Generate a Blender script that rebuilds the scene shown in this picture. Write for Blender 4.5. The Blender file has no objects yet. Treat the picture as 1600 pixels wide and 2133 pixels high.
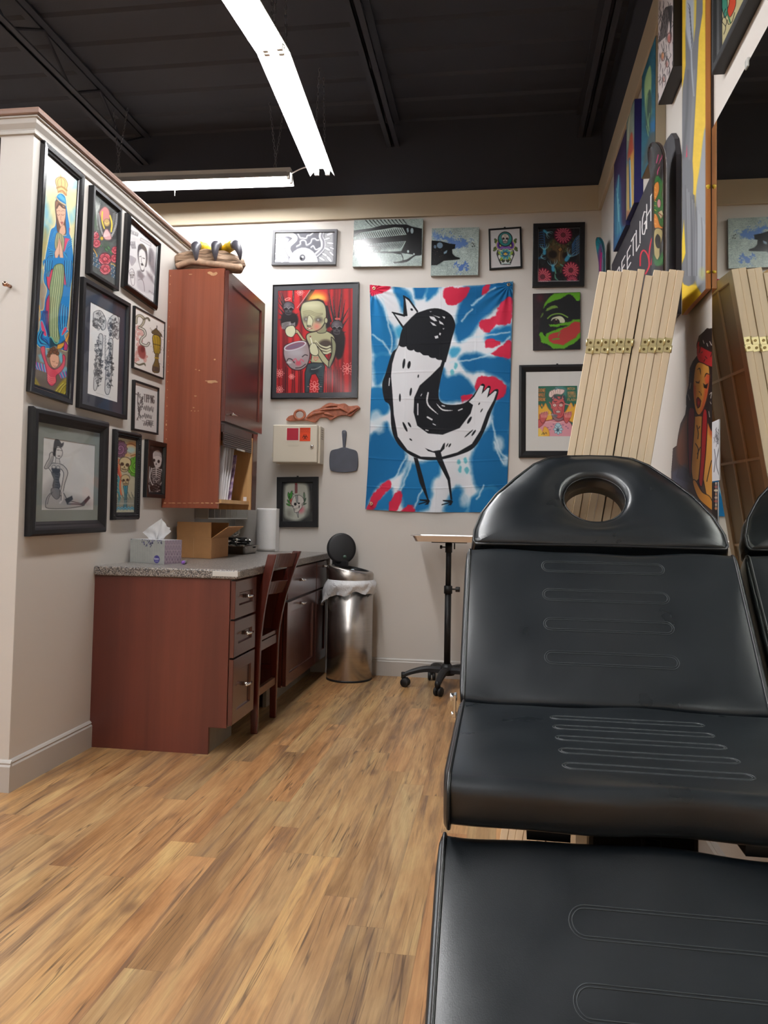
import bpy, math, random
import numpy as np
from mathutils import Vector, Matrix
random.seed(7); RS = np.random.RandomState(11)
scn = bpy.context.scene
COL = scn.collection
# ---------------------------------------------------------------- camera
F_PX, PP_Y = 1643.07, 1002.05            # focal length in pixels of a 1600x2133 frame, principal row
YAW, PITCH, ROLL = 0.14633, 0.0466, 0.018734
CAM = np.array([0.0, 0.0, 1.0])
_cy, _sy = math.cos(YAW), math.sin(YAW)
_f = np.array([-_sy*math.cos(PITCH), _cy*math.cos(PITCH), math.sin(PITCH)])
_r0 = np.array([_cy, _sy, 0.0]); _u0 = np.cross(_r0, _f)
_r = _r0*math.cos(ROLL) + _u0*math.sin(ROLL)
_u = -_r0*math.sin(ROLL) + _u0*math.cos(ROLL)
cam_data = bpy.data.cameras.new('camera'); cam = bpy.data.objects.new('camera', cam_data); COL.objects.link(cam)
M = Matrix.Identity(4)
for i in range(3):
    M[i][0], M[i][1], M[i][2], M[i][3] = _r[i], _u[i], -_f[i], CAM[i]
cam.matrix_world = M
cam_data.sensor_fit = 'VERTICAL'; cam_data.sensor_height = 36.0
cam_data.lens = 36.0*F_PX/2133.0
cam_data.shift_y = (PP_Y-1066.5)/2133.0
cam_data.clip_start = 0.05; cam_data.clip_end = 60
scn.camera = cam
# ---------------------------------------------------------------- look
scn.view_settings.view_transform = 'Standard'; scn.view_settings.look = 'None'
scn.view_settings.gamma = 1.0; scn.view_settings.use_curve_mapping = False
scn.view_settings.exposure = 0.0
scn.cycles.max_bounces = 8; scn.cycles.diffuse_bounces = 4; scn.cycles.glossy_bounces = 4
scn.cycles.transparent_max_bounces = 12; scn.cycles.caustics_reflective = False; scn.cycles.caustics_refractive = False
scn.cycles.sample_clamp_indirect = 4.0
TUBE = 90.0                               # brightness of the fluorescent tubes
w = bpy.data.worlds.new('world'); scn.world = w; w.use_nodes = True
w.node_tree.nodes['Background'].inputs[0].default_value = (0.8, 0.85, 1, 1)
w.node_tree.nodes['Background'].inputs[1].default_value = 0.02

# ---------------------------------------------------------------- measuring helpers (plane intersections)
def ray(x, y): return _f + _r*(x-800)/F_PX - _u*(y-PP_Y)/F_PX
def on(ax, v, x, y):
    d = ray(x, y); t = (v-CAM[ax])/d[ax]; return CAM + d*t
def proj(P):
    q = np.asarray(P, float)-CAM; z = q@_f
    return 800+F_PX*(q@_r)/z, PP_Y-F_PX*(q@_u)/z
def Z(x0, y0, s, *pp): return [(x0+a/s, y0+b/s) for a, b in pp]

# ---------------------------------------------------------------- room constants
XL, XR, YB = -1.724, 0.61, 5.016
# ---------------------------------------------------------------- materials
def s2l(c):
    c = np.asarray(c, float)/255.0
    return np.where(c <= 0.04045, c/12.92, ((c+0.055)/1.055)**2.4)
MATS = {}
def new_mat(name):
    m = bpy.data.materials.new(name); m.use_nodes = True
    nt = m.node_tree; b = nt.nodes['Principled BSDF']
    return m, nt, b
def N(nt, typ, **kw):
    n = nt.nodes.new(typ)
    for k, v in kw.items():
        if k.startswith('i_'):
            key = k[2:]
            key = int(key) if key.isdigit() else key.replace('_', ' ')
            n.inputs[key].default_value = v
        else: setattr(n, k, v)
    return n
def L(nt, a, b): nt.links.new(a, b)
def math_n(nt, op, a, b=None, clamp=False):
    n = nt.nodes.new('ShaderNodeMath'); n.operation = op; n.use_clamp = clamp
    for i, v in enumerate((a, b)):
        if v is None: continue
        if isinstance(v, (int, float)): n.inputs[i].default_value = v
        else: nt.links.new(v, n.inputs[i])
    return n.outputs[0]
def mixc(nt, fac, a, b, blend='MIX'):
    n = nt.nodes.new('ShaderNodeMix'); n.data_type = 'RGBA'; n.blend_type = blend
    for s, v in ((n.inputs[0], fac), (n.inputs[6], a), (n.inputs[7], b)):
        if isinstance(v, (int, float)): s.default_value = v
        elif isinstance(v, tuple): s.default_value = v
        else: nt.links.new(v, s)
    return n.outputs[2]
def ramp(nt, fac, stops, interp='LINEAR'):
    n = nt.nodes.new('ShaderNodeValToRGB'); n.color_ramp.interpolation = interp
    e = n.color_ramp.elements
    while len(e) < len(stops): e.new(0.5)
    for el, (p, c) in zip(e, stops):
        el.position = p
        el.color = (*c, 1) if len(c) == 3 else c
    if fac is not None: nt.links.new(fac, n.inputs[0])
    return n.outputs[0]
def coords(nt, scale=(1, 1, 1), kind='Object'):
    t = nt.nodes.new('ShaderNodeTexCoord'); mp = nt.nodes.new('ShaderNodeMapping')
    mp.inputs['Scale'].default_value = scale
    nt.links.new(t.outputs[kind], mp.inputs[0]); return mp.outputs[0]
def bump(nt, b, height, strength=0.2, dist=0.002):
    n = nt.nodes.new('ShaderNodeBump'); n.inputs['Strength'].default_value = strength
    n.inputs['Distance'].default_value = dist
    nt.links.new(height, n.inputs['Height']); nt.links.new(n.outputs[0], b.inputs['Normal'])
def lin(c): return tuple(float(v) for v in s2l(c))
def simple(name, rgb, rough=0.5, metal=0.0, var=0.0, scale=20, bmp=0.0, bscale=200, spec=None, coat=0.0, alpha=None, lin_in=False):
    if name in MATS: return MATS[name]
    m, nt, b = new_mat(name)
    c = rgb if lin_in else lin(rgb)
    b.inputs['Base Color'].default_value = (*c, 1)
    b.inputs['Roughness'].default_value = rough; b.inputs['Metallic'].default_value = metal
    if spec is not None: b.inputs['Specular IOR Level'].default_value = spec
    if coat: b.inputs['Coat Weight'].default_value = coat; b.inputs['Coat Roughness'].default_value = 0.08
    v = coords(nt)
    n = N(nt, 'ShaderNodeTexNoise', i_Scale=scale, i_Detail=4.0); L(nt, v, n.inputs[0])
    lo = tuple(x*(1-var) for x in c); hi = tuple(min(1, x*(1+var)) for x in c)
    L(nt, ramp(nt, n.outputs[0], [(0.3, lo), (0.7, hi)]), b.inputs['Base Color'])
    if bmp:
        n2 = N(nt, 'ShaderNodeTexNoise', i_Scale=bscale, i_Detail=3.0); L(nt, v, n2.inputs[0])
        bump(nt, b, n2.outputs[0], bmp, 0.002)
    if alpha is not None: b.inputs['Alpha'].default_value = alpha
    MATS[name] = m; return m
def wood(name, dark, light, axis=2, scale=1.0, rough=0.4, coat=0.0, chips=0.0, fine=1.0):
    if name in MATS: return MATS[name]
    m, nt, b = new_mat(name)
    sc = [14*scale, 14*scale, 14*scale]; sc[axis] = 0.8*scale
    v = coords(nt, tuple(sc))
    n = N(nt, 'ShaderNodeTexNoise', i_Scale=1.0, i_Detail=6.0, i_Roughness=0.6, i_Distortion=0.6); L(nt, v, n.inputs[0])
    sf = [s*9 for s in sc]; sf[axis] = sc[axis]*4
    v2 = coords(nt, tuple(sf)); n2 = N(nt, 'ShaderNodeTexNoise', i_Scale=1.0, i_Detail=3.0); L(nt, v2, n2.inputs[0])
    c1 = ramp(nt, n.outputs[0], [(0.3, lin(dark)), (0.72, lin(light))])
    g = ramp(nt, n2.outputs[0], [(0.3, (1-.28*fine,)*3), (0.6, (1, 1, 1))])
    col = mixc(nt, 1.0, c1, g, 'MULTIPLY')
    if chips:
        v3 = coords(nt, (3, 3, 7)); n3 = N(nt, 'ShaderNodeTexNoise', i_Scale=3.0, i_Detail=8.0, i_Roughness=0.75); L(nt, v3, n3.inputs[0])
        k = ramp(nt, n3.outputs[0], [(0.745-chips, (0, 0, 0)), (0.755-chips, (1, 1, 1))])
        col = mixc(nt, k, col, (*lin((226, 190, 150)), 1))
    L(nt, col, b.inputs['Base Color']); b.inputs['Roughness'].default_value = rough
    if coat: b.inputs['Coat Weight'].default_value = coat; b.inputs['Coat Roughness'].default_value = 0.15
    bump(nt, b, n2.outputs[0], 0.08, 0.001)
    MATS[name] = m; return m

# ---------------------------------------------------------------- mesh helpers
class MB:
    def __init__(s): s.v = []; s.f = []; s.m = []; s.sm = []
    def add(s, verts, faces, mi=0, smooth=False):
        o = len(s.v); s.v += [tuple(map(float, p)) for p in verts]
        for fc in faces: s.f.append([o+i for i in fc]); s.m.append(mi); s.sm.append(smooth)
        return s
    def box(s, x0, x1, y0, y1, z0, z1, mi=0):
        v = [(x, y, z) for z in (z0, z1) for y in (y0, y1) for x in (x0, x1)]
        return s.add(v, [(0, 2, 3, 1), (4, 5, 7, 6), (0, 1, 5, 4), (2, 6, 7, 3), (0, 4, 6, 2), (1, 3, 7, 5)], mi)
    def obox(s, c, ax, ay, az, mi=0):
        """box with centre c and half-axis vectors"""
        c, ax, ay, az = map(np.asarray, (c, ax, ay, az))
        v = [c+i*ax+j*ay+k*az for k in (-1, 1) for j in (-1, 1) for i in (-1, 1)]
        return s.add(v, [(0, 2, 3, 1), (4, 5, 7, 6), (0, 1, 5, 4), (2, 6, 7, 3), (0, 4, 6, 2), (1, 3, 7, 5)], mi)
    def tube(s, path, r, n=10, mi=0, closed=False, cap=True, smooth=True, flat=None):
        P = [np.asarray(p, float) for p in path]; m = len(P)
        rr = r if hasattr(r, '__len__') else [r]*m
        verts = []; prev = None
        for i in range(m):
            a = P[(i-1) % m] if (closed or i > 0) else P[i]; b = P[(i+1) % m] if (closed or i < m-1) else P[i]
            t = b-a; t = t/(np.linalg.norm(t)+1e-12)
            if prev is None:
                h = np.array([0, 0, 1.0]) if abs(t[2]) < .9 else np.array([1.0, 0, 0])
                nn = np.cross(t, h)
            else: nn = prev-t*(prev@t)
            nn = nn/(np.linalg.norm(nn)+1e-12); prev = nn; bb = np.cross(t, nn)
            for k in range(n):
                an = 2*math.pi*k/n
                verts.append(P[i]+rr[i]*(nn*math.cos(an)+bb*math.sin(an)*(flat or 1)))
        faces = []
        for i in range(m if closed else m-1):
            j = (i+1) % m
            for k in range(n): faces.append((i*n+k, i*n+(k+1) % n, j*n+(k+1) % n, j*n+k))
        if cap and not closed:
            faces.append(tuple(range(n))[::-1]); faces.append(tuple((m-1)*n+k for k in range(n)))
        return s.add(verts, faces, mi, smooth)
    def lathe(s, prof, c=(0, 0, 0), n=32, mi=0, smooth=True, sx=1, sy=1, wob=None):
        verts = []
        for i, (r, z) in enumerate(prof):
            for k in range(n):
                an = 2*math.pi*k/n; q = r; zz = z
                if wob: q, zz = wob(i, an, r, z)
                verts.append((c[0]+q*math.cos(an)*sx, c[1]+q*math.sin(an)*sy, c[2]+zz))
        faces = []
        for i in range(len(prof)-1):
            for k in range(n): faces.append((i*n+k, i*n+(k+1) % n, (i+1)*n+(k+1) % n, (i+1)*n+k))
        return s.add(verts, faces, mi, smooth)
    def prism(s, pts, fn, t0, t1, mi=0, smooth=False):
        """outline pts (2D) mapped by fn(a,b,t); extruded t0..t1"""
        n = len(pts); v = [fn(a, b, t0) for a, b in pts]+[fn(a, b, t1) for a, b in pts]
        f = [tuple(range(n))[::-1], tuple(range(n, 2*n))]
        s.add(v, f, mi, smooth)
        o = len(s.v)-2*n
        for i in range(n): s.f.append([o+i, o+(i+1) % n, o+n+(i+1) % n, o+n+i]); s.m.append(mi); s.sm.append(smooth)
        return s
    def sphere(s, c, r, n=12, mi=0, sc=(1, 1, 1)):
        prof = [(max(1e-5, math.sin(math.pi*i/n)), -math.cos(math.pi*i/n)) for i in range(n+1)]
        v = []
        for a, z in prof:
            for k in range(n):
                an = 2*math.pi*k/n
                v.append((c[0]+r*a*math.cos(an)*sc[0], c[1]+r*a*math.sin(an)*sc[1], c[2]+r*z*sc[2]))
        f = [(i*n+k, i*n+(k+1) % n, (i+1)*n+(k+1) % n, (i+1)*n+k) for i in range(n) for k in range(n)]
        return s.add(v, f, mi, True)
    def rot(s, c, M3):
        c = np.asarray(c, float); s.v = [tuple(c+M3@(np.asarray(p)-c)) for p in s.v]; return s
def rotm(axis, ang):
    return np.array(Matrix.Rotation(ang, 3, axis))
def catmull(P, n=6, closed=False):
    P = [np.asarray(p, float) for p in P]; m = len(P); out = []
    for i in range(m if closed else m-1):
        if closed: p0, p1, p2, p3 = P[(i-1) % m], P[i], P[(i+1) % m], P[(i+2) % m]
        else: p0, p1, p2, p3 = P[max(i-1, 0)], P[i], P[i+1], P[min(i+2, m-1)]
        for k in range(n):
            t = k/n
            out.append(0.5*((2*p1)+(-p0+p2)*t+(2*p0-5*p1+4*p2-p3)*t*t+(-p0+3*p1-3*p2+p3)*t**3))
    if not closed: out.append(P[-1])
    return out
def tag(o, label, cat, group=None, kind=None):
    if label: o['label'] = label
    if cat: o['category'] = cat
    if group: o['group'] = group
    if kind: o['kind'] = kind
    return o
def thing(name, label, cat, loc=(0, 0, 0), group=None):
    o = bpy.data.objects.new(name, None); COL.objects.link(o); o.location = tuple(map(float, loc))
    o.empty_display_size = 0.05
    return tag(o, label, cat, group)
def root_of(p):
    while p.parent is not None: p = p.parent
    return p
def obj(name, mb, mats, parent=None, bevel=0, seg=2, label=None, cat=None, group=None, kind=None, loc=None, subsurf=0):
    me = bpy.data.meshes.new(name)
    off = np.zeros(3)
    if parent is not None: off = np.array(root_of(parent).location)
    elif loc is not None: off = np.array(loc, float)
    me.from_pydata([tuple(np.asarray(p)-off) for p in mb.v], [], mb.f)
    if not isinstance(mats, (list, tuple)): mats = [mats]
    for m in mats: me.materials.append(m)
    me.polygons.foreach_set('material_index', mb.m); me.polygons.foreach_set('use_smooth', mb.sm)
    me.validate(); me.update()
    o = bpy.data.objects.new(name, me); COL.objects.link(o)
    if parent is not None: o.parent = parent
    elif loc is not None: o.location = tuple(off)
    if bevel:
        bv = o.modifiers.new('bevel', 'BEVEL'); bv.width = bevel; bv.segments = seg; bv.limit_method = 'ANGLE'; bv.angle_limit = math.radians(40)
    if subsurf:
        ss = o.modifiers.new('sub', 'SUBSURF'); ss.levels = subsurf; ss.render_levels = subsurf
    tag(o, label, cat, group, kind)
    return o
def struct(name, mb, mat, bevel=0, parent=None): return obj(name, mb, mat, parent, bevel=bevel, kind='structure')
# ================================================================= ROOM
def paint(name, rgb, rough=0.55, var=0.02):
    m, nt, b = new_mat(name); c = lin(rgb)
    v = coords(nt); n = N(nt, 'ShaderNodeTexNoise', i_Scale=1.3, i_Detail=3.0); L(nt, v, n.inputs[0])
    L(nt, ramp(nt, n.outputs[0], [(0.3, tuple(x*(1-var) for x in c)), (0.7, tuple(x*(1+var) for x in c))]), b.inputs['Base Color'])
    b.inputs['Roughness'].default_value = rough; b.inputs['Specular IOR Level'].default_value = 0.3
    n2 = N(nt, 'ShaderNodeTexNoise', i_Scale=260.0, i_Detail=3.0); L(nt, v, n2.inputs[0]); bump(nt, b, n2.outputs[0], 0.12, 0.001)
    return m
WALL = paint('wall_paint', (205, 199, 192)); BLACKP = paint('black_ceiling_paint', (60, 62, 70), 0.75, 0.06)
BAND = paint('band_paint', (196, 182, 158)); TRIMP = paint('trim_paint', (186, 181, 175), 0.35)
CAPW = simple('cap_brown', (132, 106, 94), 0.35, var=0.12, scale=6)
def floor_mat():
    m, nt, b = new_mat('laminate_floor')
    tc = nt.nodes.new('ShaderNodeTexCoord'); sep = nt.nodes.new('ShaderNodeSeparateXYZ'); L(nt, tc.outputs['Object'], sep.inputs[0])
    X, Y = sep.outputs[0], sep.outputs[1]
    W = 0.0895
    xi = math_n(nt, 'DIVIDE', X, W); row = math_n(nt, 'FLOOR', xi); fx = math_n(nt, 'FRACT', xi)
    wn = N(nt, 'ShaderNodeTexWhiteNoise', noise_dimensions='1D'); L(nt, row, wn.inputs['W'])
    yi = math_n(nt, 'ADD', math_n(nt, 'DIVIDE', Y, 1.05), math_n(nt, 'MULTIPLY', wn.outputs[0], 7.3))
    cell = math_n(nt, 'FLOOR', yi); fy = math_n(nt, 'FRACT', yi)
    cmb = nt.nodes.new('ShaderNodeCombineXYZ'); L(nt, row, cmb.inputs[0]); L(nt, cell, cmb.inputs[1])
    wn2 = N(nt, 'ShaderNodeTexWhiteNoise', noise_dimensions='2D'); L(nt, cmb.outputs[0], wn2.inputs['Vector'])
    r1 = wn2.outputs[0]; sc2 = nt.nodes.new('ShaderNodeSeparateColor'); L(nt, wn2.outputs[1], sc2.inputs[0])
    off = math_n(nt, 'MULTIPLY', r1, 37.0)
    def vec(sx, sy, add=0.0):
        c = nt.nodes.new('ShaderNodeCombineXYZ')
        L(nt, math_n(nt, 'ADD', math_n(nt, 'MULTIPLY', X, sx), off), c.inputs[0])
        L(nt, math_n(nt, 'ADD', math_n(nt, 'MULTIPLY', Y, sy), math_n(nt, 'ADD', off, add)), c.inputs[1]); L(nt, off, c.inputs[2])
        return c.outputs[0]
    # broad tone inside a board, stretched along it
    n1 = N(nt, 'ShaderNodeTexNoise', i_Scale=1.0, i_Detail=4.0, i_Roughness=0.55, i_Distortion=1.2); L(nt, vec(11, 1.6), n1.inputs[0])
    tone = ramp(nt, n1.outputs[0], [(0.26, lin((150, 116, 82))), (0.42, lin((186, 150, 112))), (0.56, lin((203, 170, 131))), (0.74, lin((214, 190, 148)))])
    hue = ramp(nt, sc2.outputs[0], [(0.0, lin((250, 222, 194))), (0.35, lin((246, 230, 206))), (0.65, lin((232, 228, 212))), (1.0, lin((255, 236, 202)))])
    col = mixc(nt, 1.0, tone, hue, 'MULTIPLY')
    val = math_n(nt, 'ADD', math_n(nt, 'MULTIPLY', sc2.outputs[1], 0.28), 0.79)
    vc = nt.nodes.new('ShaderNodeCombineColor'); [L(nt, val, vc.inputs[i]) for i in range(3)]
    col = mixc(nt, 1.0, col, vc.outputs[0], 'MULTIPLY')
    # fine grain
    n2 = N(nt, 'ShaderNodeTexNoise', i_Scale=1.0, i_Detail=5.0, i_Roughness=0.7); L(nt, vec(160, 7), n2.inputs[0])
    col = mixc(nt, 1.0, col, ramp(nt, n2.outputs[0], [(0.3, (.74, .72, .70)), (0.62, (1, 1, 1))]), 'MULTIPLY')
    # dark brown smears
    n3 = N(nt, 'ShaderNodeTexNoise', i_Scale=1.0, i_Detail=5.0, i_Roughness=0.65, i_Distortion=0.4); L(nt, vec(24, 1.5, 5.0), n3.inputs[0])
    col = mixc(nt, ramp(nt, n3.outputs[0], [(0.50, (0, 0, 0)), (0.68, (.85, .85, .85))]), col, (*lin((104, 78, 62)), 1))
    # cracks: thin long dark lines, gated
    n4 = N(nt, 'ShaderNodeTexNoise', i_Scale=1.0, i_Detail=2.0, i_Roughness=0.5, i_Distortion=0.15); L(nt, vec(34, 0.9, 11.0), n4.inputs[0])
    d = math_n(nt, 'ABSOLUTE', math_n(nt, 'SUBTRACT', n4.outputs[0], 0.5))
    line = ramp(nt, d, [(0.0, (1, 1, 1)), (0.016, (0, 0, 0))])
    n5 = N(nt, 'ShaderNodeTexNoise', i_Scale=1.0, i_Detail=3.0); L(nt, vec(9, 3.0, 3.0), n5.inputs[0])
    gate = ramp(nt, n5.outputs[0], [(0.46, (0, 0, 0)), (0.54, (1, 1, 1))])
    crack = mixc(nt, 1.0, line, gate, 'MULTIPLY')
    col = mixc(nt, mixc(nt, 1.0, crack, (.8, .8, .8, 1), 'MULTIPLY'), col, (*lin((66, 46, 34)), 1))
    # knots
    vo = N(nt, 'ShaderNodeTexVoronoi', i_Scale=1.0); L(nt, vec(5.5, 2.6, 2.0), vo.inputs[0])
    col = mixc(nt, ramp(nt, vo.outputs['Distance'], [(0.05, (.75, .75, .75)), (0.14, (0, 0, 0))]), col, (*lin((104, 74, 54)), 1))
    # seams
    ex = math_n(nt, 'MINIMUM', fx, math_n(nt, 'SUBTRACT', 1.0, fx)); ey = math_n(nt, 'MULTIPLY', math_n(nt, 'MINIMUM', fy, math_n(nt, 'SUBTRACT', 1.0, fy)), 11.7)
    e = math_n(nt, 'MINIMUM', ex, ey)
    seam = ramp(nt, e, [(0.0, (1, 1, 1)), (0.016, (0, 0, 0))])
    col = mixc(nt, mixc(nt, 1.0, seam, (.42, .42, .42, 1), 'MULTIPLY'), col, (*lin((90, 62, 42)), 1))
    L(nt, col, b.inputs['Base Color'])
    rr = ramp(nt, n2.outputs[0], [(0.2, (.42, .42, .42)), (0.8, (.30, .30, .30))]); L(nt, rr, b.inputs['Roughness'])
    b.inputs['Specular IOR Level'].default_value = 0.42
    h = math_n(nt, 'SUBTRACT', n2.outputs[0], math_n(nt, 'MULTIPLY', e, -2.0, True)); bump(nt, b, n2.outputs[0], 0.10, 0.001)
    return m
FLOOR = floor_mat()
X0, Y0, HC = -6.2, -3.2, 3.59
struct('floor', MB().box(X0-.1, XR+.14, Y0-.1, YB+.1, -0.08, 0.0), FLOOR)
def two_tone(name, bx, zsplit):
    x0, x1, y0, y1 = bx; mb = MB(); mb.box(x0, x1, y0, y1, 0, zsplit, 0); mb.box(x0, x1, y0, y1, zsplit, HC+.05, 1)
    return obj(name, mb, [WALL, BLACKP], kind='structure')
two_tone('wall_back', (X0-.1, XR+.12, YB, YB+.12), 3.08)
two_tone('wall_right', (XR, XR+.12, Y0-.1, YB), 3.08)
two_tone('wall_front', (X0-.1, XR, Y0-.12, Y0), 3.08)
two_tone('wall_far_left', (X0-.12, X0, Y0, YB), 3.08)
struct('trim_1', MB().box(X0, XR, YB-.022, YB, 2.955, 3.112), BAND, 0.003)
struct('trim_2', MB().box(XR-.022, XR, Y0, YB-.022, 2.955, 3.112), BAND, 0.003)
# half-height partition on the left
XO, YE, HP = -1.858, 2.638, 2.455
struct('wall_left', MB().box(XO, XL, YE, YB, 0, HP), WALL, 0.002)
def ring_profile(prof, mi=0):
    """crown profile (offset, z) carried round the free end of the partition"""
    mb = MB(); rows = []
    for o, z in prof: rows.append([(XL+o, YB, z), (XL+o, YE-o, z), (XO-o, YE-o, z), (XO-o, YB, z)])
    n = len(rows); v = [p for r in rows for p in r]; f = []
    for i in range(n-1):
        for k in range(3): f.append((i*4+k, i*4+k+1, (i+1)*4+k+1, (i+1)*4+k))
    mb.add(v, f, mi)
    o = len(mb.v)-4; mb.f.append([o, o+1, o+2, o+3]); mb.m.append(mi); mb.sm.append(False)
    return mb
struct('trim_3', ring_profile([(0, 2.394), (.009, 2.396), (.010, 2.404), (.006, 2.408), (.008, 2.414), (.020, 2.430), (.024, 2.446), (.030, 2.448), (.030, 2.455)]), TRIMP)
struct('trim_4', ring_profile([(0.0, 2.4545), (.036, 2.4545), (.040, 2.458), (.042, 2.468), (.038, 2.478), (.034, 2.480)]), CAPW)
# baseboards
def baseboard(name, a, b, nrm, h=0.112):
    a, b, nrm = map(np.asarray, (a, b, nrm)); mb = MB()
    prof = [(0.013, 0), (0.013, h*.80), (0.008, h*.86), (0.010, h*.91), (0.005, h*.97), (0, h)]
    v = []; 
    for o, z in prof: v += [(*(a+nrm*o), z), (*(b+nrm*o), z)]
    v += [(*a, 0), (*b, 0)]
    n = len(prof); f = [(2*i, 2*i+1, 2*i+3, 2*i+2) for i in range(n-1)]
    mb.add(v, f); mb.f.append([2*i for i in range(n)]+[2*n]); mb.m.append(0); mb.sm.append(False)
    mb.f.append([2*i+1 for i in range(n)]+[2*n+1]); mb.m.append(0); mb.sm.append(False)
    return struct(name, mb, TRIMP)
baseboard('baseboard_back', (-1.05, YB), (XR, YB), (0, -1))
baseboard('baseboard_left', (XL, YE), (XL, 3.2), (1, 0))
baseboard('baseboard_partition', (XO, YE), (XL+.013, YE), (0, -1))
baseboard('baseboard_right', (XR, Y0), (XR, YB), (-1, 0))
# corrugated deck
mb = MB(); ys = []; y = Y0-.1; k = 0
while y < YB+.1:
    ys += [(y, 0), (y+.14, 0), (y+.16, .014), (y+.24, .014)]; y += .26
v = []
for yy, dz in ys: v += [(X0-.1, yy, HC+dz), (XR+.12, yy, HC+dz)]
mb.add(v, [(2*i, 2*i+1, 2*i+3, 2*i+2) for i in range(len(ys)-1)])
mb.box(X0-.1, XR+.12, Y0-.1, YB+.12, HC+.05, HC+.1)
struct('ceiling', mb, BLACKP)
# open-web joists under the deck, running front to back
def joist(name, x, depth=.30, y1=YB-.002):
    mb = MB()
    for s in (-1, 1):
        mb.box(x+s*.006 if s > 0 else x-.045, x+.045 if s > 0 else x-.006, Y0+.02, y1, HC-.012, HC-.002)
        mb.box(x+s*.006 if s > 0 else x-.04, x+.04 if s > 0 else x-.006, Y0+.02, y1, HC-depth, HC-depth+.008)
        mb.box(x+(.006 if s > 0 else -.010), x+(.010 if s > 0 else -.006), Y0+.02, y1, HC-depth, HC-depth+.04)
    yy = Y0+.1; up = True
    while yy+.3 < y1:
        a, b = (HC-depth+.01, HC-.01) if up else (HC-.01, HC-depth+.01)
        mb.tube([(x, yy, a), (x, yy+.3, b)], .009, 6, smooth=False); yy += .3; up = not up
    return struct(name, mb, BLACKP)
joist('trim_5', -0.72, .16); joist('trim_6', -2.45, .20); joist('trim_7', -4.2, .20); joist('trim_8', 0.50, .16)

# ================================================================= LAMPS
ENAMEL = simple('white_enamel', (238, 236, 232), 0.3)
def emis(name, col, k):
    m, nt, b = new_mat(name)
    b.inputs['Base Color'].default_value = (.9, .9, .9, 1); b.inputs['Emission Color'].default_value = (*col, 1); b.inputs['Emission Strength'].default_value = k
    return m
TUBEM = emis('tube_glow', (0.985, 0.99, 1.0), TUBE)
CHROME = simple('chrome', (225, 222, 218), 0.12, 1.0); STEELW = simple('chain_steel', (150, 150, 155), 0.35, 0.9)
BLKPL = simple('black_plastic', (20, 20, 22), 0.5, var=0.1, bmp=.1, bscale=400, spec=.3)
def fixture(p, q, z, label, chain=True, pull=False, split=True):
    """open-bottom two-tube strip light hung on chains; p,q = (x,y) ends"""
    p = np.array([*p, z]); q = np.array([*q, z]); d = q-p; Ln = np.linalg.norm(d); d /= Ln; s = np.cross(d, (0, 0, 1))
    t = thing('fluorescent_light', label, 'ceiling light', (p+q)/2, 'hanging fluorescent strip lights')
    up = np.array([0, 0, 1.0])
    P = lambda a, l, h: p+d*l+s*a+up*h
    # reflector hood: thin folded sheet, tapering up
    prof = [(-.072, 0.0), (-.070, .004), (-.036, .045), (.036, .045), (.070, .004), (.072, 0.0)]
    mb = MB(); v = [P(a, l, h) for l in (0, Ln) for a, h in prof]+[P(a*1.02, l, h+.0025) for l in (0, Ln) for a, h in prof]
    n = len(prof); f = [(i, i+1, n+i+1, n+i) for i in range(n-1)]+[(2*n+i, 3*n+i, 3*n+i+1, 2*n+i+1) for i in range(n-1)]
    f += [(0, n, 3*n, 2*n), (n-1, 3*n-1, 4*n-1, 2*n-1)] + [(i, 2*n+i, 2*n+i+1, i+1) for i in range(n-1)] + [(n+i, n+i+1, 3*n+i+1, 3*n+i) for i in range(n-1)]
    mb.add(v, f); obj('reflector', mb, ENAMEL, t)
    mb = MB().obox(P(0, Ln/2, .061), d*(Ln/2), s*.03, up*.0165); obj('ballast_housing', mb, ENAMEL, t, bevel=.003)
    for a in (-.032, .032):
        tb = obj('lamp_tube', MB().tube([P(a, .02, .018), P(a, Ln-.02, .018)], .0135, 8), TUBEM, t)
        for l0, l1 in ((.002, .02), (Ln-.02, Ln-.002)):
            obj('tube_socket', MB().obox(P(a, (l0+l1)/2, .025), d*.008, s*.012, up*.022), ENAMEL, t)
    if chain:
        for l in (.10, Ln-.10):
            for sgn in (-1, 1):
                mb = MB(); a0 = P(sgn*.03, l, .078); top = P(sgn*.003, l+sgn*.05, HC-.03-z)
                m = int(np.linalg.norm(top-a0)/.022); dv = (top-a0)/m; e = dv/np.linalg.norm(dv)
                for i in range(m):
                    c = a0+dv*(i+.5); w_ = s if i % 2 else d
                    ring = [c+e*.0135*math.cos(x)+w_*.006*math.sin(x) for x in np.linspace(0, 2*math.pi, 8, endpoint=False)]
                    mb.tube(ring, .0016, 4, closed=True)
                obj('chain', mb, STEELW, t)
    if pull:
        obj('pull_cord', MB().tube([P(.03, Ln*.62, .0), P(.031, Ln*.62, -.055)], .0022, 6), ENAMEL, t)
    return t
fixture((-1.053, 4.437), (-0.991, 3.215), 2.995, 'lit white fluorescent strip light above the floor, its end nearest the back wall')
fixture((-0.990, 3.205), (-1.085, 1.99), 2.995, 'lit white fluorescent strip light running out of the top of the photo')
for k in range(3):  # extra row added out of view to lift the light on the back wall
    fixture((-2.45, 1.25-1.5*k), (-2.45, .03-1.5*k), 2.995, 'added unseen fluorescent fill light, %s in the row left of the camera' % ('first', 'second', 'third')[k])
lt3 = fixture((-1.292, 4.62), (-2.51, 4.585), 3.055, 'lit white fluorescent strip light hung crosswise behind the partition top', pull=True)
fixture((-3.085, 4.40), (-4.30, 4.40), 2.99, 'lit fluorescent strip light at the left edge, beyond the partition')
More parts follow.
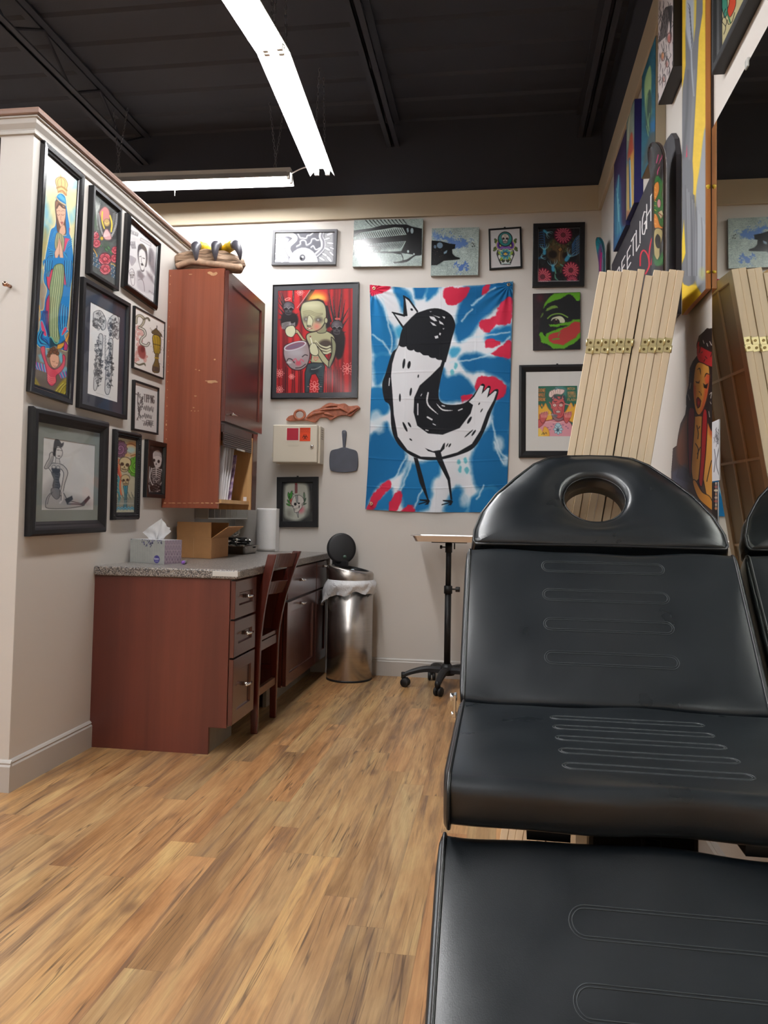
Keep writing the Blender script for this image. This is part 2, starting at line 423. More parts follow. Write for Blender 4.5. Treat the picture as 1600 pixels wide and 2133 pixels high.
for k in range(3):
    fixture((-1.02, 1.93-1.3*k), (-1.02, .71-1.3*k), 2.995, 'lit fluorescent strip light, %s in the row over the front of the room' % ('first', 'second', 'third')[k])
for k in range(3):
    fixture((-3.6, 3.0-1.9*k), (-3.6, 1.78-1.9*k), 2.995, 'lit fluorescent strip light, %s in the row beyond the partition' % ('first', 'second', 'third')[k])
mb = MB().tube(catmull([(-1.292, 4.61, 3.10), (-1.20, 4.58, 3.12), (-1.13, 4.54, 3.09), (-1.075, 4.45, 3.075)], 8), .004, 6)
obj('power_cord', mb, ENAMEL, lt3, label='white power cord looping to the next light')
# ================================================================= DESK AND CABINETS
CHERRY = wood('cherry_panel', (84, 41, 33), (114, 57, 45), 2, 0.35, 0.34, coat=.12, fine=.35)
CHERRYC = wood('cherry_cabinet', (128, 66, 46), (158, 86, 60), 2, 0.5, 0.34, coat=.15, chips=0.012, fine=.5)
CHERRYD = wood('cherry_dark', (64, 32, 27), (92, 46, 38), 2, 0.6, 0.26, coat=.35, fine=.5)
CHAIRW = wood('chair_wood', (58, 20, 16), (92, 34, 24), 2, 0.8, 0.25, coat=.4, fine=.5)
MAPLE = wood('maple_ply', (196, 150, 96), (220, 178, 124), 2, 0.6, 0.45, fine=.4)
EDGE = simple('worn_edge', (196, 150, 110), 0.6, var=.2)
def granite():
    m, nt, b = new_mat('granite_laminate'); v = coords(nt)
    a = N(nt, 'ShaderNodeTexVoronoi', i_Scale=300.0); L(nt, v, a.inputs[0])
    n = N(nt, 'ShaderNodeTexNoise', i_Scale=230.0, i_Detail=4.0, i_Roughness=.7); L(nt, v, n.inputs[0])
    n2 = N(nt, 'ShaderNodeTexNoise', i_Scale=18.0, i_Detail=3.0); L(nt, v, n2.inputs[0])
    sc = nt.nodes.new('ShaderNodeSeparateColor'); L(nt, a.outputs['Color'], sc.inputs[0])
    f = math_n(nt, 'ADD', math_n(nt, 'MULTIPLY', sc.outputs[0], .5), math_n(nt, 'MULTIPLY', n.outputs[0], .5))
    c = ramp(nt, f, [(0.28, lin((58, 56, 58))), (0.40, lin((112, 106, 102))), (0.52, lin((148, 138, 128))), (0.64, lin((176, 170, 164))), (0.74, lin((112, 122, 136)))], 'CONSTANT')
    L(nt, c, b.inputs['Base Color']); b.inputs['Roughness'].default_value = .3
    return m
GRAN = granite()
t = thing('countertop', 'speckled grey granite-look countertop with pale taped front corner', 'countertop', (-1.4, 4.1, .73))
obj('worktop', MB().box(XL+.001, -1.08, 3.186, YB-.001, .731, .771), GRAN, t, bevel=.007, seg=3)
obj('edge_tape', MB().box(-1.19, -1.0785, 3.1845, 3.215, .742, .764), simple('pale_tape', (205, 203, 198), .4), t, bevel=.001, label='pale tape patch at the corner')
def shaker(y0, y1, z0, z1, xf, th=.02, b=.055, rec=.008, slab=False):
    mb = MB()
    R = lambda x, i: [(x, y0+i, z0+i), (x, y1-i, z0+i), (x, y1-i, z1-i), (x, y0+i, z1-i)]
    rings = [R(xf-th, 0), R(xf-.002, 0), R(xf, .002)]
    if not slab: rings += [R(xf, b), R(xf-rec*.6, b+.003), R(xf-rec, b+.006)]
    v = [p for r in rings for p in r]; n = len(rings); f = []
    for i in range(n-1):
        for k in range(4): f.append((i*4+k, i*4+(k+1) % 4, (i+1)*4+(k+1) % 4, (i+1)*4+k))
    f.append(((n-1)*4, (n-1)*4+1, (n-1)*4+2, (n-1)*4+3)); f.append((3, 2, 1, 0))
    return mb.add(v, f)
def pull(y, z, xf, parent, ln=.085):
    mb = MB(); mb.tube([(xf+.026, y-ln/2, z), (xf+.029, y, z), (xf+.026, y+ln/2, z)], [.0035, .006, .0035], 8)
    mb.tube([(xf-.001, y, z), (xf+.012, y, z), (xf+.027, y, z)], [.010, .005, .006], 10)
    return obj('handle', mb, CHROME, parent, label='chrome bar pull')
KICK = simple('vinyl_kick', (128, 122, 112), .4, var=.1)
dc = thing('drawer_cabinet', 'cherry three-drawer base cabinet with a big plain end panel, nearest the camera', 'cabinet', (-1.4, 3.35, 0))
side = [(-1.7235, 0), (-1.193, 0), (-1.193, .112), (-1.116, .112), (-1.116, .7305), (-1.7235, .7305)]
obj('end_panel', MB().prism(side, lambda a, b, t_: (a, t_, b), 3.2, 3.218), CHERRY, dc, bevel=.001)
obj('carcass', MB().box(-1.715, -1.117, 3.219, 3.50, .112, .7305), CHERRYD, dc)
obj('toe_kick', MB().box(-1.215, -1.196, 3.219, 3.50, 0, .111), KICK, dc, label='grey vinyl toe kick')
for z0, z1, hz in ((.563, .722, .648), (.402, .555, .488), (.122, .394, .268)):
    d_ = obj('drawer', shaker(3.206, 3.496, z0, z1, -1.094, b=.052), CHERRYD, dc); pull(3.352, hz, -1.098, d_)
bc = thing('base_cabinet', 'dark cherry base cabinet with one drawer over a shaker door, right of the chair', 'cabinet', (-1.4, 4.35, 0), 'cabinets under the counter')
obj('carcass', MB().box(-1.715, -1.117, 4.03, 4.693, .107, .7305), CHERRYD, bc)
obj('toe_kick', MB().box(-1.215, -1.196, 4.04, 4.693, 0, .106), KICK, bc)
d_ = obj('drawer', shaker(4.045, 4.686, .560, .722, -1.094, slab=True), CHERRYD, bc, bevel=.003); pull(4.30, .648, -1.094, d_)
d_ = obj('door', shaker(4.045, 4.686, .110, .548, -1.094, b=.058), CHERRYD, bc); pull(4.31, .518, -1.094, d_)
bn = thing('base_cabinet', 'narrow dark cherry base cabinet tucked behind the steel trash can', 'cabinet', (-1.4, 4.85, 0), 'cabinets under the counter')
obj('carcass', MB().box(-1.715, -1.117, 4.695, 5.010, .107, .7305), CHERRYD, bn)
obj('toe_kick', MB().box(-1.215, -1.196, 4.695, 5.010, 0, .106), KICK, bn)
d_ = obj('drawer', shaker(4.702, 5.004, .560, .722, -1.094, slab=True), CHERRYD, bn, bevel=.003); pull(4.87, .69, -1.094, d_)
d_ = obj('door', shaker(4.702, 5.004, .110, .548, -1.094, b=.055), CHERRYD, bn)

# wall cabinet with tambour niche
wc = thing('wall_cabinet', 'tall scuffed cherry wall cabinet holding a talon sculpture on top', 'cabinet', (-1.57, 4.15, 1.03))
obj('side_panel', MB().box(-1.7225, -1.421, 3.85, 3.868, 1.031, 2.272), CHERRYC, wc, bevel=.0015)
mb = MB(); rs = np.random.RandomState(21)
def chip(px, py, w_, h_, n_=3):
    for _ in range(n_):
        q = on(1, 3.8497, 330+(px+rs.randn()*w_*.3)/3.5556, 420+(py+rs.randn()*h_*.3)/3.5556); a_ = w_*.0012*(.4+rs.rand()*.5); b_ = h_*.0012*(.4+rs.rand()*.5)
        mb.v += [(q[0]+a_*math.cos(t_)*(.7+.5*rs.rand()), 3.8495-.00003*len(mb.f), q[2]+b_*math.sin(t_)*(.7+.5*rs.rand())) for t_ in np.linspace(0, 2*math.pi, 8, endpoint=False)]; k_ = len(mb.v); mb.f.append(list(range(k_-8, k_))); mb.m.append(0); mb.sm.append(False)
for c_ in ((238, 538, 14, 4, 1), (385, 532, 14, 8, 3), (405, 540, 14, 10, 3), (425, 532, 14, 8, 3), (360, 1326, 16, 5, 1), (392, 1331, 26, 9, 2), (420, 1336, 14, 4, 1), (418, 1174, 7, 6, 1), (276, 1242, 6, 3, 1), (304, 1250, 5, 3, 1), (275, 1440, 7, 3, 2), (244, 1550, 5, 4, 1), (270, 1550, 5, 3, 1), (296, 1551, 5, 3, 1), (264, 1524, 7, 4, 1), (60, 1650, 5, 6, 1)): chip(*c_)
for k in range(26): chip(90-k*1.6, 540+k*60+rs.rand()*30, 2.2, 5*rs.rand()+2, 1)
for k in range(12): chip(50+k*35, 2232, 14, 3, 1)
obj('scuff_marks', mb, EDGE, wc, label='pale chips in the veneer')
obj('carcass', MB().box(-1.7225, -1.421, 3.869, 4.49, 1.466, 2.268), CHERRYD, wc)
obj('door', shaker(3.856, 4.494, 1.480, 2.262, -1.398, b=.062, th=.021), CHERRYD, wc)
hd = [c for c in wc.children if c.name.startswith('door')][0]
mb = MB().tube([(-1.399, 3.935, 1.522), (-1.375, 3.935, 1.522)], [.004, .0045], 8); mb.tube([(-1.373, 3.905, 1.523), (-1.371, 3.965, 1.521)], .0045, 8)
obj('handle', mb, CHROME, hd, label='small chrome door pull')
obj('niche_side', MB().box(-1.7225, -1.400, 4.342, 4.418, 1.031, 1.465), [CHERRYD], wc)
obj('niche_lining', MB().box(-1.715, -1.403, 4.325, 4.341, 1.031, 1.44), MAPLE, wc, label='pale maple lining of the open niche')
obj('niche_back', MB().box(-1.7225, -1.712, 3.869, 4.325, 1.07, 1.44), MAPLE, wc, label='pale maple back of the open niche')
obj('shelf', MB().box(-1.711, -1.41, 3.869, 4.325, 1.060, 1.079), MAPLE, wc, label='pale maple shelf')
mb = MB(); mb.box(-1.70, -1.404, 3.869, 4.325, 1.425, 1.465)
for k in range(7): mb.box(-1.412+.0, -1.403, 3.87, 4.324, 1.352+k*.0105, 1.361+k*.0105)
obj('tambour_shutter', mb, simple('tambour_dark', (52, 34, 30), .35), wc, bevel=.001, label='rolled-up dark slatted shutter')
obj('shutter_catch', MB().box(-1.403, -1.398, 4.05, 4.19, 1.348, 1.358), CHROME, wc)
# papers and box standing in the niche
PAPER = simple('paper_white', (228, 224, 226), .6, var=.02)
def leaning(name, y, ln, h, lean, mat, label, cat, th=.0015, x1=-1.43, w=.24, grp=None):
    mb = MB().obox((x1-w/2, y+ln, 1.0800+h/2), (w/2, 0, 0), (0, th/2, 0), (0, 0, h/2))
    mb.rot((x1-w/2, y+ln, 1.080), rotm('X', -lean))
    mz = min(p[2] for p in mb.v); mb.v = [(a, b, c-mz+1.0795) for a, b, c in mb.v]
    return tag(obj(name, mb, mat), label, cat, grp)
for k, (y, le) in enumerate(((3.93, .16), (3.955, .20), (3.985, .25), (4.02, .30))):
    leaning('paper_sheet', y, .0, .29, le, PAPER, ['white paper sheet nearest the cabinet side in the niche', 'second white paper sheet from the side in the niche', 'white paper sheet leaning in the middle of the niche', 'white paper sheet leaning against the purple booklet'][k], 'paper', grp='papers in the cabinet niche')
def booklet_mat():
    m, nt, b = new_mat('purple_print'); v = coords(nt); n = N(nt, 'ShaderNodeTexNoise', i_Scale=28.0, i_Detail=4.0); L(nt, v, n.inputs[0])
    L(nt, ramp(nt, n.outputs[0], [(0.35, lin((70, 46, 62))), (0.5, lin((150, 120, 158))), (0.65, lin((214, 190, 200)))]), b.inputs['Base Color']); return m
leaning('booklet', 4.075, .0, .26, .30, booklet_mat(), 'purple printed booklet leaning in the cabinet niche', 'booklet', th=.004)
tag(obj('price_tag', MB().box(-1.43, -1.412, 4.28, 4.284, 1.080, 1.103), PAPER), 'tiny white tag standing at the right of the niche shelf', 'tag')

# ---------------------------------------------------------------- chair
ch = thing('wooden_chair', 'dark red wooden chair with slatted back pushed under the counter', 'chair', (-1.3, 3.7, 0))
legA = catmull([(-1.112, 3.545, 0), (-1.112, 3.545, .25), (-1.110, 3.548, .45), (-1.088, 3.555, .64), (-1.050, 3.56, .822)], 6)
legB = catmull([(-1.112, 3.845, 0), (-1.112, 3.845, .25), (-1.108, 3.848, .45), (-1.070, 3.856, .64), (-1.012, 3.862, .826)], 6)
def bar(path, wx, wy, taper=1.0):
    mb = MB(); P = [np.asarray(p, float) for p in path]; n = len(P); v = []
    for i, p in enumerate(P):
        k = taper+(1-taper)*min(1, i/(n*.4)); v += [p+np.array([sx*wx/2*k, sy*wy/2*k, 0]) for sx, sy in ((-1, -1), (1, -1), (1, 1), (-1, 1))]
    f = [(i*4+k, i*4+(k+1) % 4, (i+1)*4+(k+1) % 4, (i+1)*4+k) for i in range(n-1) for k in range(4)]+[(3, 2, 1, 0), tuple((n-1)*4+k for k in range(4))]
    return mb.add(v, f)
obj('leg', bar(legA, .042, .024, .75), CHAIRW, ch, bevel=.004); obj('leg', bar(legB, .042, .024, .75), CHAIRW, ch, bevel=.004)
for y in (3.56, 3.83): obj('leg', bar([(-1.47, y, 0), (-1.46, y, .2), (-1.455, y, .415)], .034, .028, .75), CHAIRW, ch, bevel=.004)
def slat(z0, z1, a0, a1, b0, b1):
    """curved slat between leg A and leg B"""
    mb = MB(); n = 12; v = []
    for i in range(n+1):
        t_ = i/n; y = 3.566+(3.846-3.566)*t_; bow = -.030*math.sin(math.pi*t_)
        for z, xa, xb in ((z0, a0, b0), (z1, a1, b1)):
            x = xa+(xb-xa)*t_+bow; v += [(x-.007, y, z), (x+.007, y, z)]
    f = []
    for i in range(n):
        o = i*4; q = o+4; f += [(o, q, q+1, o+1), (o+2, o+3, q+3, q+2), (o, o+2, q+2, q), (o+1, q+1, q+3, o+3)]
    f += [(0, 1, 3, 2), (n*4, n*4+2, n*4+3, n*4+1)]
    return mb.add(v, f, 0, False)
obj('top_slat', slat(.748, .818, -1.066, -1.052, -1.036, -1.014), CHAIRW, ch, bevel=.003)
obj('lower_slat', slat(.618, .682, -1.094, -1.080, -1.078, -1.056), CHAIRW, ch, bevel=.003)
obj('seat', MB().box(-1.50, -1.10, 3.535, 3.86, .415, .438), CHAIRW, ch, bevel=.006)
obj('seat_rail', MB().box(-1.12, -1.098, 3.557, 3.835, .372, .414), CHAIRW, ch, bevel=.002)
obj('stretcher', MB().box(-1.122, -1.102, 3.556, 3.835, .165, .200), wood('stretcher_wood', (96, 62, 42), (132, 92, 64), 1, .8, .4), ch, bevel=.002, label='paler low stretcher')
for y in (3.545, 3.845): obj('stretcher', MB().box(-1.455, -1.12, y-.009, y+.009, .235, .262), CHAIRW, ch, bevel=.002)

for c_ in ch.children: c_.location.x += .010
# ---------------------------------------------------------------- things on the counter
ZT = .7715
def local_box(o, ax, ay, h, z=ZT):
    o = np.array([*o, z]); ax = np.array([*ax, 0]); ay = np.array([*ay, 0]); up = np.array([0, 0, h])
    return o, ax, ay, up
# tissue box
o, ax, ay, up = local_box((-1.711, 3.497), (.211, -.095), (.034, .112), .108)
tb = thing('tissue_box', 'lavender and silver tissue box with a tissue pulled up', 'tissue box', o)
TISS_FACES = (o, ax, ay, up)
mb = MB(); c = o+(ax+ay+up)/2; mb.obox(c, ax/2, ay/2, up/2*.999)
obj('carton', mb, simple('tissue_carton', (196, 194, 200), .35), tb)
# tissue: two folded sheets
cc = o+ax*.5+ay*.5+up*1.001; ex = ax/np.linalg.norm(ax); ey = ay/np.linalg.norm(ay); ez = np.array([0, 0, 1.])
def sheet(pts, nu=10, nv=8, amp=.004, seed=1):
    A, B, C_, D = [np.asarray(p, float) for p in pts]; rs = np.random.RandomState(seed); ph = rs.rand(4)*6
    v = []
    for j in range(nv+1):
        for i in range(nu+1):
            a, b = i/nu, j/nv; p = (A*(1-a)+B*a)*(1-b)+(D*(1-a)+C_*a)*b
            nn = np.cross(B-A, D-A); nn /= np.linalg.norm(nn)+1e-9
            v.append(p+nn*amp*(math.sin(a*7+ph[0])*math.cos(b*5+ph[1])+.5*math.sin(a*13+b*9+ph[2])))
    f = [(j*(nu+1)+i, j*(nu+1)+i+1, (j+1)*(nu+1)+i+1, (j+1)*(nu+1)+i) for j in range(nv) for i in range(nu)]
    return MB().add(v, f, 0, True)
Q = lambda a, b, h: cc+ex*a+ey*b+ez*h
TISS = simple('tissue_paper', (240, 240, 240), .8)
mb = sheet((Q(-.005, 0, -.002), Q(.035, .004, -.002), Q(.098, .0, .040), Q(.030, .0, .098)), seed=2)
m2 = sheet((Q(-.030, -.004, -.002), Q(.010, -.003, -.002), Q(.030, .0, .098), Q(-.090, -.01, .030)), seed=5); mb.add(m2.v, m2.f, 0, True)
m3 = sheet((Q(-.028, .012, -.002), Q(.034, .012, -.002), Q(.075, .02, .055), Q(-.02, .02, .075)), seed=8); mb.add(m3.v, m3.f, 0, True)
obj('tissue', mb, TISS, tb, label='white tissue standing out of the slot')
# little purple-capped tube
tt = thing('small_tube', 'tiny silver tube with a purple cap beside the tissue box', 'tube', (-1.42, 3.44, ZT))
obj('tube_body', MB().tube([(-1.452, 3.535, ZT+.009), (-1.424, 3.44, ZT+.009)], [.009, .009], 12), simple('silver_tube', (150, 150, 140), .3, .6), tt)
obj('cap', MB().tube([(-1.424, 3.439, ZT+.009), (-1.416, 3.412, ZT+.009)], [.0095, .007], 12), simple('purple_cap', (130, 84, 170), .4), tt, label='purple cap')
# cardboard box
CARD = simple('cardboard', (176, 128, 82), .75, var=.08, scale=14, bmp=.15, bscale=60)
o, ax, ay, up = local_box((-1.690, 3.985), (.213, -.060), (.0, .30), .105)
ay = np.array([-.01, .285, 0])
kb = thing('cardboard_box', 'open brown cardboard box with flaps up on the counter', 'box', o)
mb = MB(); th = .003; c = o+(ax+ay)/2
nx_, ny_ = ax/np.linalg.norm(ax), ay/np.linalg.norm(ay)
mb.obox(c+up*.02, ax/2, ay/2, up*.02)
for base, al in ((o+ax/2, 'x'), (o+ax/2+ay, 'x')): mb.obox(base+up/2, ax/2, ny_*th/2, up/2)
for base in (o+ay/2, o+ay/2+ax): mb.obox(base+up/2, ay/2, nx_*th/2, up/2)
obj('carton', mb, CARD, kb, bevel=.001)
def flap(base, edge, direction, h, name='flap', lab=None):
    d = np.asarray(direction, float); d = d/np.linalg.norm(d); nn = np.cross(edge, d); nn /= np.linalg.norm(nn)
    return obj(name, MB().obox(base+d*h/2, edge/2, d*h/2, nn*.0015), CARD, kb, label=lab)
flap(o+ax/2+up, ax*.98, (0, -.05, 1), .083)
flap(o+ax/2+ay+up, ax*.98, (0, .10, 1), .080)
flap(o+ax+ay/2+up, ay*.98, (1, .05, .72), .105)
flap(o+ay/2+up, ay*.98, (-.08, 0, 1), .060)
obj('tape', MB().obox(o+ax/2-ny_*.0022+up*.5, nx_*.0001+ax*.002, ny_*.0003, up*.49), simple('box_tape', (196, 160, 116), .3), kb)
# steel tray piled with tattoo grips
o3 = (-1.545, 4.56, ZT)
ST = simple('brushed_steel', (150, 144, 138), .3, 1.0, var=.1)
tr = thing('steel_tray', 'small steel instrument tray piled with metal tool parts', 'tray', o3)
def tray(cx, cy, z0, hx, hy, h, lip=.008, th=.0015, taper=.86, cr=.02):
    def rr(sx, sy, r, n=5):
        pts = []
        for q, (mx, my) in enumerate(((1, 1), (-1, 1), (-1, -1), (1, -1))):
            for k in range(n+1):
                an = math.pi/2*(q+k/n); pts.append((cx+mx*(sx-r)+r*math.cos(an), cy+my*(sy-r)+r*math.sin(an)))
        return pts
    rings = [(rr(hx*taper, hy*taper, cr), z0), (rr(hx, hy, cr), z0+h), (rr(hx+lip, hy+lip, cr+.004), z0+h+.001), (rr(hx+lip, hy+lip, cr+.004), z0+h-.003),
             (rr(hx+lip*.4, hy+lip*.4, cr), z0+h-.001), (rr(hx-th, hy-th, cr), z0+h-.002), (rr(hx*taper-th, hy*taper-th, cr), z0+th)]
    order = [0, 3, 2, 1, 5, 6]
    rings = [(rr(hx*taper, hy*taper, cr), z0), (rr(hx, hy, cr), z0+h-.003), (rr(hx+lip, hy+lip, cr+.004), z0+h-.003), (rr(hx+lip, hy+lip, cr+.004), z0+h),
             (rr(hx-th, hy-th, cr), z0+h), (rr(hx*taper-th, hy*taper-th, cr), z0+th)]
    n = len(rings[0][0]); v = [(x, y, z) for pts, z in rings for x, y in pts]
    f = [(i*n+k, i*n+(k+1) % n, (i+1)*n+(k+1) % n, (i+1)*n+k) for i in range(len(rings)-1) for k in range(n)]
    f += [tuple(range(n))[::-1], tuple((len(rings)-1)*n+k for k in range(n))]
    return MB().add(v, f, 0, False)
obj('tray_pan', tray(-1.545, 4.56, ZT, .088, .125, .048), ST, tr)
rs = np.random.RandomState(5)
for k in range(26):
    a = rs.rand()*math.pi; c = np.array([-1.545+(rs.rand()-.5)*.13, 4.56+(rs.rand()-.5)*.20, ZT+.020+.065*rs.rand()**1.0*(1-.3*abs(k-13)/13)])
    d = np.array([math.cos(a), math.sin(a), (rs.rand()-.5)*.35]); ln = .02+.03*rs.rand()
    mb = MB().tube([c-d*ln, c-d*ln*.4, c-d*ln*.38, c+d*ln*.5, c+d*ln*.52, c+d*ln], [.005, .005, .0085, .0085, .004, .004], 8)
    tag(obj('tool_tube', mb, CHROME if k % 3 else BLKPL), 'metal tool piece heaped in the small steel tray', 'tool part', 'metal tool parts heaped in the tray')
# paper towel roll
pr = thing('paper_towel_roll', 'white paper towel roll standing on the counter by the back wall', 'paper towel', (-1.488, 4.945, ZT))
PT = simple('paper_towel', (236, 234, 232), .85, var=.015, bmp=.4, bscale=120)
obj('roll', MB().lathe([(0.018, .004), (.066, .004), (.0675, .02), (.0675, .262), (.066, .276), (.018, .276)], (-1.488, 4.945, ZT), 40), PT, pr, label='white quilted paper')
obj('core', MB().lathe([(.0185, 0), (.0185, .277), (.016, .277), (.016, 0)], (-1.488, 4.945, ZT), 20), CARD, pr)
obj('stand_base', MB().lathe([(0, 0), (.060, 0), (.062, .002), (.060, .004), (0, .004)], (-1.488, 4.945, ZT), 32), simple('clear_plastic_base', (200, 205, 204), .2), pr)
obj('loose_sheet', MB().box(-1.422, -1.4205, 4.915, 5.0, ZT+.001, ZT+.275), PT, pr, label='loose white sheet end')
# clear organiser under the wall cabinet
ACR = simple('acrylic', (190, 190, 184), .12, alpha=.22)
rk = thing('acrylic_rack', 'clear acrylic rack with pouches on the left wall under the cabinet', 'rack', (-1.65, 4.7, .97))
obj('back_plate', MB().box(-1.7225, -1.7205, 4.30, 5.0, .93, 1.13), ACR, rk)
obj('shelf', MB().box(-1.72, -1.64, 4.30, 5.0, .975, .981), simple('white_acrylic', (214, 214, 210), .3), rk, label='white shelf edge')
for y in np.linspace(4.30, 4.995, 8): obj('divider', MB().box(-1.72, -1.642, y, y+.004, .981, 1.12), simple('acrylic_edge', (205, 203, 196), .2, alpha=.75), rk)
for k, (y, c) in enumerate(((4.36, (120, 112, 104)), (4.46, (150, 146, 138)), (4.56, (132, 104, 86)), (4.66, (168, 140, 118)), (4.76, (120, 116, 110)), (4.86, (150, 128, 108)))):
    m2 = sheet(((-1.70, y, .982), (-1.66, y+.06, .982), (-1.665, y+.065, 1.10), (-1.71, y+.0, 1.11)), 5, 5, .004, k)
    tag(obj('sterile_pouch', m2, simple('pouch_%d' % k, c, .4, var=.35, scale=60)), 'crinkled pouch standing in the clear acrylic rack', 'pouch', 'pouches in the acrylic rack')
os_ = thing('power_strip', 'white power strip and plugs against the wall above the counter', 'power strip', (-1.70, 4.9, .88))
WPL = simple('white_plastic', (214, 212, 206), .4)
obj('strip_body', MB().box(-1.7225, -1.700, 4.62, 4.98, .875, .915), WPL, os_, bevel=.003)
obj('plug', MB().box(-1.699, -1.662, 4.74, 4.80, .872, .925), WPL, os_, bevel=.004)
for y in (4.86, 4.93): obj('plug', MB().box(-1.699, -1.672, y, y+.03, .880, .910), WPL, os_, bevel=.003)
obj('cable', MB().tube(catmull([(-1.67, 4.77, .885), (-1.66, 4.80, .866), (-1.655, 4.86, .875), (-1.665, 4.90, .868), (-1.68, 4.945, .88)], 8), .0035, 6), WPL, os_)
bb = thing('black_machine', 'black power supply box standing behind the instrument tray', 'power supply', (-1.62, 4.82, ZT))
obj('case', MB().box(-1.715, -1.59, 4.74, 4.86, ZT, .858), BLKPL, bb, bevel=.004)
obj('dial', MB().tube([(-1.64, 4.739, .83), (-1.64, 4.727, .83)], .010, 14), CHROME, bb)
# ---------------------------------------------------------------- talon sculpture on the wall cabinet
WZ = 2.2725
sc_ = thing('talon_sculpture', 'carved log gripped by three yellow and black bird talons, on the cabinet top', 'sculpture', (-1.53, 4.02, WZ))
def bark():
    m, nt, b = new_mat('bark_clay'); v = coords(nt, (3, 14, 20)); n = N(nt, 'ShaderNodeTexNoise', i_Scale=2.2, i_Detail=6.0, i_Distortion=1.0); L(nt, v, n.inputs[0])
    L(nt, ramp(nt, n.outputs[0], [(0.32, lin((84, 66, 50))), (0.5, lin((148, 118, 94))), (0.68, lin((196, 166, 140)))]), b.inputs['Base Color']); b.inputs['Roughness'].default_value = .6
    bump(nt, b, n.outputs[0], .9, .012); return m
BARK = bark()
def blob(path, radii, n=18, amp=.1, seed=0, flat=1.0):
    mb = MB(); mb.tube(path, radii, n, flat=flat); rs = np.random.RandomState(seed); a = rs.rand(6)*6
    mid = np.mean(mb.v, 0)
    mb.v = [tuple(np.asarray(p)+(np.asarray(p)-mid)*amp*.25*(math.sin(p[0]*60+a[0])*math.cos(p[2]*70+a[1])+.6*math.sin(p[1]*90+p[0]*50+a[2]))) for p in mb.v]
    return mb
LY = 3.935
lp = catmull([(-1.712, LY+.03, WZ+.055), (-1.68, LY+.02, WZ+.062), (-1.60, LY+.01, WZ+.068), (-1.50, LY, WZ+.062), (-1.42, LY, WZ+.050), (-1.352, LY, WZ+.034)], 5)
mb = blob(lp, list(np.interp(np.linspace(0, 1, len(lp)), [0, .04, .15, .4, .7, .9, .97, 1], [.012, .04, .058, .066, .060, .044, .034, .008])), amp=.22)
zz = [p[2] for p in mb.v]; mb.v = [(x, LY+(y-LY)*.8, max(z, WZ+.0005)) for x, y, z in mb.v]
obj('log', mb, BARK, sc_, label='brown bark log')
lp = catmull([(-1.70, LY-.035, WZ+.030), (-1.62, LY-.045, WZ+.052), (-1.52, LY-.050, WZ+.038), (-1.42, LY-.050, WZ+.022), (-1.345, LY-.045, WZ+.014)], 5)
mb = blob(lp, .016, amp=.1, seed=4)
mb.v = [(x, y, max(z, WZ+.0005)) for x, y, z in mb.v]
obj('torn_bark', mb, simple('pale_bark', (190, 158, 132), .7, var=.25, scale=30, bmp=.5), sc_, label='pale torn strip of bark')
YT = simple('talon_yellow', (214, 180, 44), .45, var=.35, scale=30, bmp=.4); BT = simple('talon_black', (74, 72, 80), .35, var=.2, scale=60, bmp=.3)
for cxp, bx, tipx in ((409, 440, 409), (451, 452, 449), (488, 462, 500)):
    x = on(1, LY-.03, cxp, 520)[0]; xb = on(1, LY+.05, bx, 510)[0]; xt = on(1, LY-.06, tipx, 545)[0]
    toeP = catmull([(xb, LY+.06, WZ+.118), ((x+xb)/2, LY+.02, WZ+.146), (x, LY-.025, WZ+.142)], 6)
    toe = obj('toe', MB().tube(toeP, [.018+.010*math.sin(math.pi*min(1, k/(len(toeP)-1)*.8+.1))+.002*math.sin(k*2.2) for k in range(len(toeP))], 16), YT, sc_, label='yellow scaly toe')
    P = catmull([(x+(x-xb)*.0, LY-.022, WZ+.143), (x+(xt-x)*.45, LY-.056, WZ+.128), (x+(xt-x)*.95, LY-.068, WZ+.088), (xt, LY-.058, WZ+.048)], 6)
    obj('claw', MB().tube(P, list(np.interp(np.linspace(0, 1, len(P)), [0, .3, .7, 1], [.026, .025, .015, .003])), 16), BT, toe, label='black curved claw')

# ================================================================= MASSAGE TABLE
def leather():
    m, nt, b = new_mat('black_leather'); v = coords(nt)
    n = N(nt, 'ShaderNodeTexNoise', i_Scale=9.0, i_Detail=4.0); L(nt, v, n.inputs[0])
    L(nt, ramp(nt, n.outputs[0], [(0.3, (.007, .0098, .0125)), (0.7, (.009, .0122, .0155))]), b.inputs['Base Color'])
    L(nt, ramp(nt, n.outputs[0], [(0.3, (.27, .27, .27)), (0.7, (.33, .33, .33))]), b.inputs['Roughness'])
    b.inputs['Specular IOR Level'].default_value = .72
    n2 = N(nt, 'ShaderNodeTexVoronoi', i_Scale=520.0); L(nt, v, n2.inputs[0])
    n3 = N(nt, 'ShaderNodeTexNoise', i_Scale=16.0, i_Detail=4.0); L(nt, v, n3.inputs[0])
    bump(nt, b, n2.outputs['Distance'], .06, .001); return m
LEA = leather(); PIP = simple('leather_piping', (22, 23, 25), .32, spec=.6); STI = simple('stitch_groove', (46, 51, 54), .5)
def smooth_noise(x, y, s): return math.sin(x*13+s)*math.cos(y*11+s*1.7)+.35*math.sin(x*29+y*23+s*3.1)
